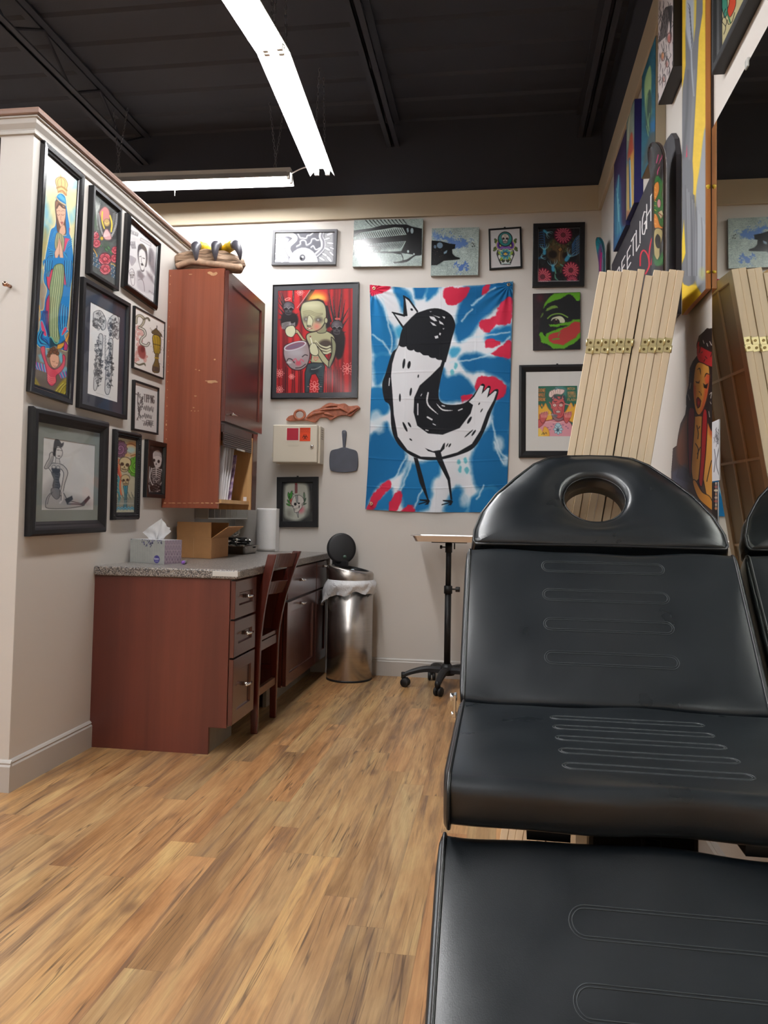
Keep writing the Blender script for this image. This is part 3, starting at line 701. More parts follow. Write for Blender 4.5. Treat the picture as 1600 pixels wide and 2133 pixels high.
def cushion(name, parent, o, a, nrm, Ln, T, x0, x1, r=.026, puff=.006, seed=0, dent=.004, rake=0):
    """upholstered pad: profile in the Y-Z plane swept across X; o = far-surface corner where the top face starts"""
    o = np.array([0, *o]); a = np.array([0, *a]); a = a/np.linalg.norm(a); nrm = np.array([0, *nrm]); nrm = nrm/np.linalg.norm(nrm)
    prof = []  # (s, h, w) s along, h height (0 top, -T bottom), w = top-surface weight
    def arc(cs, chh, a0, a1, n=6):
        for k in range(n+1):
            an = a0+(a1-a0)*k/n; prof.append((cs+r*math.cos(an), chh+r*math.sin(an), .5))
    arc(r, -r, math.pi, math.pi/2)
    for k in range(1, 24): prof.append((r+(Ln-2*r)*k/24, 0, 1))
    arc(Ln-r, -r, math.pi/2, 0)
    arc(Ln-r, -T+r, 0, -math.pi/2)
    for k in range(1, 8): prof.append((Ln-r-(Ln-2*r)*k/8, -T, 0))
    arc(r, -T+r, -math.pi/2, -math.pi)
    nx = 44; n = len(prof); v = []
    def surf(x, s_, wt=1):
        e = min(x-x0, x1-x)/(x1-x0); edge = math.exp(-e*22); t_ = s_/Ln
        dome = puff*math.sin(math.pi*min(1, max(0, t_)))*(1-edge)*(1 if wt == 1 else 0)
        nz = smooth_noise(x*.9, t_*Ln, seed)*dent*(.35 if wt == 1 else .7)*(math.exp(-min(t_, 1-t_)*9)+.12)*(1-edge*.8)
        return dome+nz, nz
    xs = [x0+(x1-x0)*(.5-.5*math.cos(math.pi*i/nx))*1.0 for i in range(nx+1)]
    for x in xs:
        e = min(x-x0, x1-x)/(x1-x0); edge = math.exp(-e*22)
        for s_, h, wt in prof:
            sh_, nz = surf(x, s_, wt)
            hh = h+(sh_ if wt >= .5 else 0)
            ss = s_+(nz*.8 if wt == .5 else 0)+(rake*(-h/T) if s_ < Ln*.5 else 0)
            v.append(o+a*ss+nrm*hh+np.array([x, 0, 0]))
    f = [(i*n+k, i*n+(k+1) % n, (i+1)*n+(k+1) % n, (i+1)*n+k) for i in range(nx) for k in range(n)]
    mb = MB().add(v, f, 0, True)
    # bulging end caps
    mid = o+a*Ln/2-nrm*T/2
    for xe, sg in ((x0, -1), (x1, 1)):
        rings = []
        for q, bl in ((1, 0), (.985, .004), (.95, .007), (.8, .010), (.5, .011), (.15, .011)):
            rings.append([mid+(o+a*s_+nrm*h-mid)*(q if q > .6 else q)+np.array([xe+sg*bl, 0, 0]) for s_, h, wt in prof])
        vv = [p for rg in rings for p in rg]; m = len(rings)
        ff = [(i*n+k, i*n+(k+1) % n, (i+1)*n+(k+1) % n, (i+1)*n+k) for i in range(m-1) for k in range(n)]; ff.append(tuple((m-1)*n+k for k in range(n)))
        mb.add(vv, ff, 0, True)
    c = obj(name, mb, LEA, parent)
    for xe in (x0+.001, x1-.001):
        obj('piping', MB().tube([o+a*(s_)+nrm*(h)+np.array([xe, 0, 0])+(nrm*.001) for s_, h, wt in prof], .0035, 8, closed=True), PIP, c)
    SURF[0] = surf
    return c, o, a, nrm
SURF = [None]
def ovals(parent, o, a, nrm, xs, ss, hw=.017, lift=.0):
    for s_ in ss:
        for dr in (0, -.0045):
            R_ = hw+dr; pts = []
            xa, xb = xs[0]+hw, xs[1]-hw
            for k in range(13): an = math.pi/2+math.pi*k/12; pts.append((xa+R_*math.cos(an), R_*math.sin(an)))
            for k in range(13): an = -math.pi/2+math.pi*k/12; pts.append((xb+R_*math.cos(an), R_*math.sin(an)))
            P = []
            for i in range(len(pts)):
                p, q = pts[i], pts[(i+1) % len(pts)]; m = 12 if abs(p[0]-q[0]) > .1 else 1
                for k in range(m): P.append((p[0]+(q[0]-p[0])*k/m, p[1]+(q[1]-p[1])*k/m))
            obj('stitching', MB().tube([o+a*(s_+q)+nrm*(SURF[0](x, s_+q)[0]+.0001)+np.array([x, 0, 0]) for x, q in P], .0011, 5, closed=True), STI, parent, label='oval seam stitched in the leather')
mt = thing('tattoo_chair', 'black leather tattoo chair with raised back, face hole and dropped leg rest', 'tattoo chair', (.255, 1.6, 0))
XA, XB = -.078, .586
d = np.array([.275, .338]); d /= np.linalg.norm(d)
bk, o_, a_, n_ = cushion('back_cushion', mt, (1.828, .584), d, (-d[1], d[0]), .445, .080, XA, XB, r=.024, puff=.005, seed=1.3, dent=.0055)
LIFT = .0042
ovals(bk, o_, a_, n_, (.108, .411), (.122, .212, .297, .385), hw=.0175, lift=LIFT)
st, o_, a_, n_ = cushion('seat_cushion', mt, (1.262, .592), (1, 0.0), (0, 1), .565, .086, XA+.002, XB-.002, r=.030, rake=.022, puff=.005, seed=4.1, dent=.006)
ovals(st, o_, a_, n_, (.108, .411), (.10, .18, .26, .34, .42), hw=.0165, lift=LIFT)
d2 = np.array([.745, .667]); d2 /= np.linalg.norm(d2)
lg, o_, a_, n_ = cushion('leg_cushion', mt, (1.318-d2[0]*.56, .494-d2[1]*.56), d2, (-d2[1], d2[0]), .56, .080, XA-.006, XB, r=.024, puff=.005, seed=2.2, dent=.0055)
ovals(lg, o_, a_, n_, (.108, .411), (.56-.127, .56-.232, .56-.337, .56-.442), hw=.024, lift=LIFT)
# face piece: shaped pad with an oval hole
dh = np.array([0, d[0], d[1]]); nh = np.array([0, -d[1], d[0]]); oh = np.array([0, 2.105, .921])+dh*.020
outl = [(.000, .004), (-.066, .004), (-.072, .015), (-.071, .049), (-.054, .109), (-.015, .179), (.038, .243), (.093, .300), (.134, .325), (.189, .334), (.255, .336),
        (.321, .334), (.376, .325), (.417, .300), (.472, .243), (.525, .179), (.564, .109), (.582, .049), (.583, .015), (.577, .004), (.51, .004), (.385, .004), (.255, .004), (.125, .004)]
hc = (.258, .172); hr = (.080, .078)
# resample outline by angle around the hole centre
def ray_outline(an):
    dx, dy = math.cos(an), math.sin(an); best = 9
    for i in range(len(outl)):
        (x1, y1), (x2, y2) = outl[i], outl[(i+1) % len(outl)]; x1 -= hc[0]; x2 -= hc[0]; y1 -= hc[1]; y2 -= hc[1]
        ex_, ey_ = x2-x1, y2-y1; den = dx*ey_-dy*ex_
        if abs(den) < 1e-9: continue
        t_ = (x1*ey_-y1*ex_)/den; u_ = (x1*dy-y1*dx)/den
        if t_ > 0 and -1e-6 <= u_ <= 1+1e-6: best = min(best, t_)
    return best
NA = 144; angs = []
for k in range(NA): angs.append(2*math.pi*k/NA)
for (x, y) in outl: angs.append(math.atan2(y-hc[1], x-hc[0]) % (2*math.pi))
angs = sorted(set(round(a, 4) for a in angs)); NA = len(angs)
TT = .075
rad = [ray_outline(a) for a in angs]
def smooth_list(r_): return [(r_[i-1]+2*r_[i]+r_[(i+1) % len(r_)])/4 for i in range(len(r_))]
cols = []
for an, R_ in zip(angs, rad):
    ca, sa = math.cos(an), math.sin(an)
    r0 = hr[0]*hr[1]/math.hypot(hr[1]*ca, hr[0]*sa)
    col = []
    for q, h in ((0, -TT), (0, -TT*.6), (0, -.030), (.003, -.014), (.010, -.004), (.020, .001), (.032, .002)): col.append((r0+q, h))
    for t_ in (.15, .3, .45, .6, .75, .87): col.append((r0+.032+(R_-.02-r0-.032)*t_, .002+.010*math.sin(math.pi*t_)*min(1, (R_-r0)/.15)))
    for q, h in ((.020, 0), (.011, -.003), (.004, -.010), (.0, -.022), (-.004, -.045), (.0, -TT+.01), (.008, -TT)): col.append((R_-q, h))
    cols.append([(hc[0]+r_*ca, hc[1]+r_*sa, h) for r_, h in col])
m = len(cols[0]); v = [oh+dh*s_+nh*(h+smooth_noise(x, s_, 7.7)*.0022*(1 if i > 5 else 0))+np.array([x, 0, 0]) for cl in cols for i, (x, s_, h) in enumerate(cl)]
f = [(i*m+k, ((i+1) % NA)*m+k, ((i+1) % NA)*m+(k+1) % m, i*m+(k+1) % m) for i in range(NA) for k in range(m)]
hp = obj('head_cushion', MB().add(v, f, 0, True), LEA, mt)
obj('piping', MB().tube([oh+dh*c[15][1]+nh*(c[15][2]+.002)+np.array([c[15][0], 0, 0]) for c in cols], .0035, 6, closed=True), PIP, hp)
obj('hole_seam', MB().tube([oh+dh*c[3][1]+nh*(c[3][2]+.001)+np.array([c[3][0], 0, 0]) for c in cols], .002, 6, closed=True), PIP, hp)
BSTEEL = simple('black_steel', (30, 30, 32), .35, .6)
obj('hinge_bracket', MB().obox((-.096, 1.832, .575), (.003, 0, 0), (0, .016, 0), (0, 0, .026)).tube([(-.092, 1.838, .592), (-.108, 1.838, .592)], .009, 12).tube([(-.092, 1.826, .556), (-.104, 1.826, .556)], .006, 12), CHROME, mt, bevel=.001, label='chrome hinge bracket')
obj('hinge_bracket', MB().obox((.600, 1.832, .575), (.002, 0, 0), (0, .016, 0), (0, 0, .026)), CHROME, mt, label='chrome hinge bracket')
obj('seat_frame', MB().box(.05, .12, 1.34, 1.78, .478, .512).box(.39, .46, 1.34, 1.78, .478, .512).box(.12, .39, 1.56, 1.62, .478, .512), BSTEEL, mt)
obj('lift_column', MB().box(.16, .35, 1.46, 1.68, .07, .478), BSTEEL, mt, bevel=.01)
obj('floor_base', MB().box(.02, .49, 1.22, 1.86, .0, .05), BSTEEL, mt, bevel=.015)
obj('back_bar', MB().tube([(.25, 1.76, .49), (.25, 2.0, .66), (.25, 2.24, .92)], .018, 10), BSTEEL, mt)
obj('leg_bar', MB().tube([(.25, 1.36, .485), (.25, 1.34, .40), (.25, 1.10, .19)], .016, 10), BSTEEL, mt)

# ================================================================= TRASH CAN
BX, BY = -.914, 4.864; BR = .1405
def steel_mat():
    m, nt, b = new_mat('can_steel'); v = coords(nt, (1, 1, 260)); n = N(nt, 'ShaderNodeTexNoise', i_Scale=4.0, i_Detail=3.0); L(nt, v, n.inputs[0])
    L(nt, ramp(nt, n.outputs[0], [(0.3, (.40, .36, .33)), (0.7, (.50, .46, .43))]), b.inputs['Base Color'])
    b.inputs['Metallic'].default_value = 1; b.inputs['Roughness'].default_value = .27; b.inputs['Anisotropic'].default_value = .6
    bump(nt, b, n.outputs[0], .03, .0005); return m
CANS = steel_mat()
tc = thing('trash_can', 'round brushed steel trash can with open black lid and white liner', 'trash can', (BX, BY, 0))
obj('can_body', MB().lathe([(0, .004), (BR-.004, .004), (BR, .01), (BR, .60), (BR-.003, .60), (BR-.003, .02), (0, .02)], (BX, BY, 0), 64), CANS, tc)
obj('base_ring', MB().lathe([(0, 0), (BR+.001, 0), (BR+.001, .012), (0, .012)], (BX, BY, 0), 48), BLKPL, tc)
tilt = lambda x: .682-(x-BX)*.17
def rimw(i, an, r, z): return r, (z if z < .62 else tilt(BX+r*math.cos(an))+(z-.682))
obj('steel_collar', MB().lathe([(BR+.002, .612), (BR+.002, .672), (BR-.006, .682), (BR-.026, .684), (BR-.030, .676), (BR-.014, .66), (BR-.010, .612)], (BX, BY, 0), 64, wob=rimw), CANS, tc, label='slanted steel collar')
obj('inner_ring', MB().lathe([(BR-.016, .676), (BR-.030, .6845), (BR-.036, .680), (BR-.036, .62), (BR-.02, .62)], (BX, BY, 0), 48, wob=rimw), BLKPL, tc)
# lid: disc standing open at the left/back
lc = np.array([-.985, 4.90, .803]); ld = np.array([.30, -.93, .16]); ld /= np.linalg.norm(ld)
lu = np.array([0, 0, 1.])-ld*ld[2]; lu /= np.linalg.norm(lu); lr = np.cross(ld, lu)
mb = MB(); prof = [(0, .008), (.080, .008), (.094, .004), (.098, -.004), (.096, -.012), (.085, -.016), (0, -.018)]
v = []; 
for r_, h in prof:
    for k in range(40): an = 2*math.pi*k/40; v.append(lc+lr*r_*.95*math.cos(an)+lu*r_*math.sin(an)+ld*h)
mb.add(v, [(i*40+k, i*40+(k+1) % 40, (i+1)*40+(k+1) % 40, (i+1)*40+k) for i in range(6) for k in range(40)], 0, True)
ldo = obj('lid', mb, BLKPL, tc, label='open black lid')
obj('lid_badge', MB().tube([lc-lr*.02-lu*.055+ld*.0085, lc-lr*.02-lu*.055+ld*.0105], .012, 16), simple('green_badge', (52, 72, 60), .4), ldo)
obj('lid_hinge', MB().obox((-.99, 4.895, .708), (.05, -.012, 0), (.004, .012, 0), (0, 0, .018)), BLKPL, tc, bevel=.003)
def bag_mat():
    m, nt, b = new_mat('bin_liner'); b.inputs['Base Color'].default_value = (*lin((226, 226, 228)), 1); b.inputs['Roughness'].default_value = .35
    b.inputs['Subsurface Weight'].default_value = .0; b.inputs['Alpha'].default_value = .93
    v = coords(nt, (1, 1, .6)); n = N(nt, 'ShaderNodeTexNoise', i_Scale=28.0, i_Detail=5.0, i_Distortion=1.5); L(nt, v, n.inputs[0]); bump(nt, b, n.outputs[0], .9, .01)
    return m
def bagw(i, an, r, z):
    if i == 0: return r, z
    t_ = i/9.0; droop = -.022+.022*math.cos(an+.9)+.008*math.sin(an*5+1)+.006*math.sin(an*9)
    left = math.exp(-((an-math.pi*1.13)/.33)**2); droop -= .055*left
    wv = .0045*math.sin(an*17+i)+.004*math.sin(an*29+i*2.1)+.005*math.sin(an*7+i*.8)
    return r+(wv+.030*left)*t_+.003+.006*math.sin(math.pi*min(1, t_*1.6)), z+droop*t_
obj('liner', MB().lathe([(BR+.001, .616)]+[(BR+.005+.009*math.sin(math.pi*k/10), .612-.0082*k) for k in range(1, 10)], (BX, BY, 0), 96, wob=bagw), bag_mat(), tc, label='white plastic liner folded over the rim')
tag(obj('crumpled_tissue', sheet(((-.935, 4.80, .655), (-.85, 4.79, .650), (-.83, 4.84, .650), (-.92, 4.86, .675)), 8, 8, .008, 3), simple('blue_white_paper', (196, 208, 214), .7)), 'pale blue paper sticking up inside the trash can', 'paper')

# ================================================================= INSTRUMENT STAND
MX, MY = -.300, 4.75
ms = thing('instrument_stand', 'steel-topped instrument stand on a black wheeled base', 'instrument stand', (MX, MY, 0))
obj('tray_top', tray(-.275, 4.74, .866, .228, .155, .036, lip=.012, taper=.93), simple('tray_steel', (240, 236, 234), .36, 1.0), ms, label='shallow steel tray')
obj('tray_frame', MB().box(-.40, -.19, 4.70, 4.78, .858, .8655), BSTEEL, ms)
obj('pole', MB().tube([(MX, MY, .60), (MX, MY, .86)], .0165, 16), BLKPL, ms)
obj('sleeve', MB().tube([(MX, MY, .13), (MX, MY, .575)], .0195, 18), BLKPL, ms)
obj('collar', MB().lathe([(.02, .555), (.025, .555), (.025, .60), (.018, .603)], (MX, MY, 0), 18), BLKPL, ms)
obj('collar', MB().lathe([(.0165, .80), (.021, .80), (.021, .855), (.0165, .856)], (MX, MY, 0), 18), BLKPL, ms)
kn = MB().tube([(MX+.02, MY-.01, .583), (MX+.05, MY-.014, .583)], .005, 8).tube([(MX+.046, MY-.014, .583), (MX+.070, MY-.016, .583)], .017, 6, smooth=False)
obj('knob', kn, BLKPL, ms, bevel=.003)
kn = MB().tube([(MX-.018, MY-.01, .832), (MX-.040, MY-.012, .832)], .004, 8).tube([(MX-.038, MY-.012, .832), (MX-.052, MY-.012, .832)], .012, 6, smooth=False)
obj('knob', kn, BLKPL, ms, bevel=.002)
obj('lever', MB().tube([(MX+.035, MY-.01, .856), (MX+.035, MY-.01, .82)], .004, 8), BLKPL, ms)
obj('hub', MB().lathe([(0, .072), (.045, .075), (.046, .115), (.030, .130), (.024, .140), (0, .140)], (MX, MY, 0), 24), BLKPL, ms)
for an in (118, 188, 262, 334, 46):
    ca, sa = math.cos(math.radians(an)), math.sin(math.radians(an)); Rl = .262 if an != 118 else .235
    P = catmull([(MX+ca*.03, MY+sa*.03, .103), (MX+ca*.12, MY+sa*.12, .108), (MX+ca*.20, MY+sa*.20, .092), (MX+ca*Rl, MY+sa*Rl, .068)], 4)
    mb = MB(); v = []
    for i, p in enumerate(P):
        t_ = i/(len(P)-1); hw = .026-.010*t_; hh = .024-.009*t_
        v += [p+np.array([-sa*a*hw, ca*a*hw, b*hh]) for a, b in ((-1, -.8), (1, -.8), (1, .2), (.6, .8), (-.6, .8), (-1, .2))]
    n6 = len(P); mb.add(v, [(i*6+k, i*6+(k+1) % 6, (i+1)*6+(k+1) % 6, (i+1)*6+k) for i in range(n6-1) for k in range(6)]+[tuple(range(6))[::-1], tuple((n6-1)*6+k for k in range(6))])
    lg_ = obj('leg', mb, BLKPL, ms, bevel=.003)
    cx, cy = MX+ca*(Rl-.004), MY+sa*(Rl-.004); mb = MB()
    mb.tube([(cx, cy, .085), (cx, cy, .050)], .014, 12)
    qx, qy = math.cos(math.radians(an+70)), math.sin(math.radians(an+70)); ox, oy = -qy*.012, qx*.012
    for sg in (-1, 1): mb.tube([(cx+ox+qx*sg*.005, cy+oy+qy*sg*.005, .0265), (cx+ox+qx*sg*.008, cy+oy+qy*sg*.008, .0265), (cx+ox+qx*sg*.020, cy+oy+qy*sg*.020, .0265), (cx+ox+qx*sg*.023, cy+oy+qy*sg*.023, .0265)], [.022, .026, .026, .021], 20)
    mb.obox((cx+ox*.7, cy+oy*.7, .045), (qx*.004, qy*.004, 0), (-qy*.018, qx*.018, 0), (0, 0, .012))
    obj('caster', mb, BLKPL, lg_)

# ================================================================= SHARPS BOX, HAND MIRROR, CARVING, PEG
YF = 4.872
g = lambda x, y: on(1, YF, x, y)
p0, p1 = g(568.7, 884.5), g(659.9, 964)
bxl, bxr, bz1, bz0 = p0[0], p1[0], p0[2], p1[2]
SHB = simple('sharps_beige', (206, 196, 178), .4)
sh = thing('sharps_container', 'beige wall-mounted sharps box with red window and orange biohazard label', 'sharps box', ((bxl+bxr)/2, YB, bz0))
obj('wall_bracket', MB().box(bxl+.01, bxr+.012, YF+.035, YB-.001, bz0-.004, bz1-.004), SHB, sh, bevel=.006)
fr = obj('cover', MB().box(bxl, bxr, YF, YF+.034, bz0, bz1), SHB, sh, bevel=.008, seg=3)
def on_front(y_, pts): return [on(1, y_, *p) for p in pts]
def quad(nm, px, y_, mat, par, label=None, th=.0012, bev=0):
    P = on_front(y_, px); xs_ = [p[0] for p in P]; zs_ = [p[2] for p in P]
    return obj(nm, MB().box(min(xs_), max(xs_), y_-th, y_, min(zs_), max(zs_)), mat, par, label=label, bevel=bev)
s6 = 6.096; zz4 = lambda *pp: Z(540, 850, s6, *pp)
quad('window_rim', zz4((343, 250), (500, 420)), YF, simple('rim_pale', (222, 214, 198), .4), sh, bev=.0005)
quad('red_window', zz4((354, 255), (497, 408)), YF-.0013, simple('red_window', (168, 52, 66), .2), sh, 'red see-through window')
obj('slot_marks', MB().box(bxl+.10, bxl+.175, YF-.0006, YF, bz1-.133, bz1-.131).box(bxl+.105, bxl+.17, YF-.0006, YF, bz1-.139, bz1-.1375), simple('rim_pale2', (180, 170, 152), .5), sh)
lk = g(*Z(540, 850, s6, (672, 490))[0])
obj('lock', MB().tube([(lk[0], YF, lk[2]), (lk[0], YF-.006, lk[2])], .0105, 18).box(lk[0]-.0015, lk[0]+.0015, YF-.0075, YF-.006, lk[2]-.006, lk[2]+.006), CHROME, sh, label='round chrome lock')
obj('hinge_tab', MB().box(bxl-.006, bxl, YF+.008, YF+.03, bz0+.035, bz0+.062), SHB, sh); 
mb = MB()
for k in range(5): mb.box(bxr+.0115, bxr+.0135, YF+.06, YF+.11, bz1-.030-k*.014, bz1-.024-k*.014)
obj('vent_slots', mb, simple('slot_shadow', (150, 140, 124), .6), sh)
# hand mirror (seen from its back)
MBK = simple('slate_plastic', (58, 61, 72), .5, var=.12, bmp=.4, bscale=500)
ptsf = zz4((1050, 500), (1000, 516), (930, 532), (905, 555), (893, 610), (890, 690), (896, 760), (915, 795), (960, 808), (1040, 817), (1120, 816), (1190, 806), (1235, 790), (1250, 750), (1256, 680), (1252, 600), (1240, 556), (1215, 534), (1150, 515), (1098, 500))
P = [on(1, YB-.012, *p) for p in ptsf]; Pm = [(p[0], p[2]) for p in P]
hm = thing('hand_mirror', 'dark slate hand mirror hung with its back to the room', 'hand mirror', (np.mean([p[0] for p in Pm]), YB, min(p[1] for p in Pm)))
sm = [tuple(q) for q in catmull([np.array(p) for p in Pm], 4, True)]
obj('mirror_back', MB().prism(sm, lambda a, b, t_: (a, t_, b), YB-.014, YB-.004), MBK, hm, bevel=.0025)
hp_ = [on(1, YB-.012, *p) for p in zz4((1062, 502), (1058, 420), (1050, 330), (1050, 295), (1060, 283), (1080, 279), (1098, 284), (1110, 300), (1108, 335), (1100, 420), (1090, 502))]
obj('handle', MB().prism([(p[0], p[2]) for p in hp_], lambda a, b, t_: (a, t_, b), YB-.015, YB-.004), MBK, hm, bevel=.003)
c1, c2 = on(1, YB-.0155, *zz4((1079, 300))[0]), on(1, YB-.0155, *zz4((1079, 325))[0])
obj('hanging_hole', MB().tube([c1, c2], .003, 10, flat=.5), simple('pale_hole', (190, 186, 180), .6), hm)
# carved reclining figure
CARV = simple('carved_redwood', (150, 84, 58), .5, var=.35, scale=50, bmp=.8, bscale=90)
z3c = lambda *pp: Z(330, 420, 3.5556, *pp)
bodyc = z3c((950, 1622), (962, 1592), (1000, 1580), (1030, 1600), (1080, 1612), (1110, 1575), (1150, 1545), (1195, 1530), (1240, 1500), (1275, 1490), (1330, 1498), (1380, 1494), (1410, 1512), (1440, 1512), (1475, 1510), (1492, 1528), (1465, 1550), (1425, 1588), (1380, 1582), (1330, 1590), (1275, 1618), (1245, 1600), (1195, 1602), (1160, 1635), (1100, 1622), (1040, 1622))
P = [on(1, YB-.02, *p) for p in bodyc]; pl_ = [tuple(q) for q in catmull([np.array((p[0], p[2])) for p in P], 4, True)]
cv = thing('wood_carving', 'carved reddish wood figure lying on its side above the sharps box', 'wood carving', (np.mean([p[0] for p in P]), YB, min(p[2] for p in P)))
mb = MB(); cen = np.mean([(p[0], p[2]) for p in P], 0)
obj('figure', MB().prism(pl_, lambda a, b, t_: (a, t_, b), YB-.022, YB-.001), CARV, cv, bevel=.006, seg=3)
rc = on(1, YB-.03, *z3c((1046, 1578))[0])
obj('tail_loop', MB().tube([(rc[0]+.034*math.cos(a), YB-.028, rc[2]+.030*math.sin(a)) for a in np.linspace(0, 2*math.pi, 24, endpoint=False)], .0085, 10, closed=True), CARV, cv)
for k, (xa, ya, xb, yb) in enumerate(((1200, 1545, 1380, 1535), (1225, 1570, 1300, 1590), (1320, 1520, 1400, 1560), (1100, 1600, 1190, 1560), (1240, 1520, 1330, 1512), (1400, 1575, 1480, 1525), (1150, 1580, 1230, 1560))):
    A = on(1, YB-.023, *z3c((xa, ya))[0]); B = on(1, YB-.023, *z3c((xb, yb))[0]); mid = (A+B)/2+np.array([0, -.006, .004])
    Pc = catmull([A, mid, B], 6); obj('carved_fold', MB().tube(Pc, list(.0025+.006*np.sin(np.linspace(0, math.pi, len(Pc)))), 8), CARV, cv)
# coat peg on the partition end
pg = on(1, YE, 22, 597)
pt = thing('wall_peg', 'small copper-coloured peg on the end of the partition', 'peg', (pg[0], YE, pg[2]))
COPP = simple('copper_metal', (196, 150, 128), .25, 1.0)
obj('peg_stem', MB().tube([(pg[0], YE, pg[2]), (pg[0], YE-.030, pg[2])], .0065, 12), COPP, pt)
obj('peg_head', MB().tube([(pg[0], YE-.030, pg[2]), (pg[0], YE-.036, pg[2])], .009, 14), COPP, pt)

# ================================================================= MIRROR
def mirror_mat():
    m, nt, b = new_mat('mirror_glass'); b.inputs['Base Color'].default_value = (.80, .82, .76, 1); b.inputs['Metallic'].default_value = 1; b.inputs['Roughness'].default_value = .012
    return m
mr = thing('wall_mirror', 'large frameless mirror on the right wall beside the tattoo chair', 'mirror', (XR, 1.2, .25))
obj('mirror_glass', MB().box(.603, .6085, -.9, 2.377, .30, 2.158), mirror_mat(), mr)
CLR = simple('clear_clip', (210, 212, 208), .15, alpha=.6)
for y in (2.045, .9): obj('mirror_clip', MB().box(.600, .609, y-.012, y+.012, 2.147, 2.172), CLR, mr, bevel=.004, label='clear plastic clip')

# ================================================================= FOLDED SCREENS
PINE = wood('pale_pine', (232, 206, 170), (244, 224, 192), 2, 0.7, .5, fine=.15)
def paper_mat():
    m, nt, b = new_mat('rice_paper'); b.inputs['Base Color'].default_value = (*lin((206, 188, 160)), 1); b.inputs['Roughness'].default_value = .8; b.inputs['Transmission Weight'].default_value = 0
    return m
RICE = paper_mat(); BRASS = simple('brass', (236, 222, 170), .3, .85); SCREW = simple('screw_head', (120, 100, 60), .3, .9)
LEAN = math.atan(.163)
def screen(xs, top, ydep, label, hinges, y0=2.44, first=0):
    """panels standing face to face, leaning to the right; xs = left edge at the floor of each panel"""
    T = .0217; H = top; YAWS = math.radians(6.5); base = thing('folding_screen', label, 'folding screen', (xs[0], y0+ydep/2, 0), 'folded wooden screens')
    Rm = rotm('Y', LEAN)
    def place(mb, x):
        q_ = []
        for p in mb.v:
            w_q = np.array([x, 0, .0])+Rm@np.array(p); dy = w_q[1]-y0; dx = w_q[0]-x; h_x = dx
            q_.append((x+h_x+dy*math.sin(YAWS), y0+dy*math.cos(YAWS)-(x+h_x-xs[0])*math.sin(YAWS)*.35, w_q[2]))
        mb.v = q_; return mb
    for i, x in enumerate(xs):
        dh_ = (.0 if i % 2 else -.004)+(-.012 if i == first-1 else 0)
        hx = T/2; x += hx
        mb = MB(); w_ = .030; lo = .006; yy = y0+(.002 if i % 2 else 0)
        mb.box(-hx*.985, hx*.985, yy, yy+w_, lo, H+dh_); mb.box(-hx*.985, hx*.985, yy+ydep-w_, yy+ydep, lo, H+dh_)
        mb.box(-hx*.92, hx*.92, yy+w_, yy+ydep-w_, H+dh_-w_, H+dh_); mb.box(-hx*.92, hx*.92, yy+w_, yy+ydep-w_, .10, .14)
        fr_ = obj('panel', place(mb, x), PINE, base, bevel=.0012, seg=1)
        obj('paper', place(MB().box(-.001, .001, yy+w_, yy+ydep-w_, .14, H+dh_-w_), x), RICE, fr_)
        mb = MB()
        for k in range(1, 6): mb.box(.002, .007, yy+w_, yy+ydep-w_, .14+(H-.17)*k/6-.004, .14+(H-.17)*k/6+.004)
        for k in (1, 2): mb.box(.002, .0065, yy+w_+(ydep-2*w_)*k/3-.004, yy+w_+(ydep-2*w_)*k/3+.004, .14, H+dh_-w_)
        obj('lattice', place(mb, x), PINE, fr_)
        if hinges[i]:
            for up_, zc in ((1, 1.561), (0, 1.539)):
                s2_ = 0 if (i+up_) % 2 else 1
                zc2 = zc
                obj('hinge', place(MB().box(-hx*.96, hx*.96, yy-.0018, yy, zc2-.0108, zc2+.0108), x), BRASS, fr_, label='brass hinge leaf')
                mb = MB().tube([(hx*(1 if s2_ else -1), yy-.002, zc2-.0108), (hx*(1 if s2_ else -1), yy-.002, zc2+.0108)], .0028, 8)
                obj('hinge_knuckle', place(mb, x), BRASS, fr_)
                mb = MB().tube([(0, yy-.0018, zc2), (0, yy-.003, zc2)], .0042, 10, smooth=False); mb.box(-.003, .003, yy-.0033, yy-.0029, zc2-.0005, zc2+.0005)
                obj('screw', place(mb, x), SCREW, fr_)
    return base
e0 = .004
screen([e0+.0222*i for i in range(6)], 1.785, .37, 'left stack of a folded pale pine screen leaning behind the tattoo chair', [1]*6)
e1 = e0+.0222*6+.0035
screen([e1+.0222*i for i in range(5)], 1.782, .36, 'right stack of a folded pale pine screen, nearest the mirror', [0, 1, 1, 1, 1], first=1)
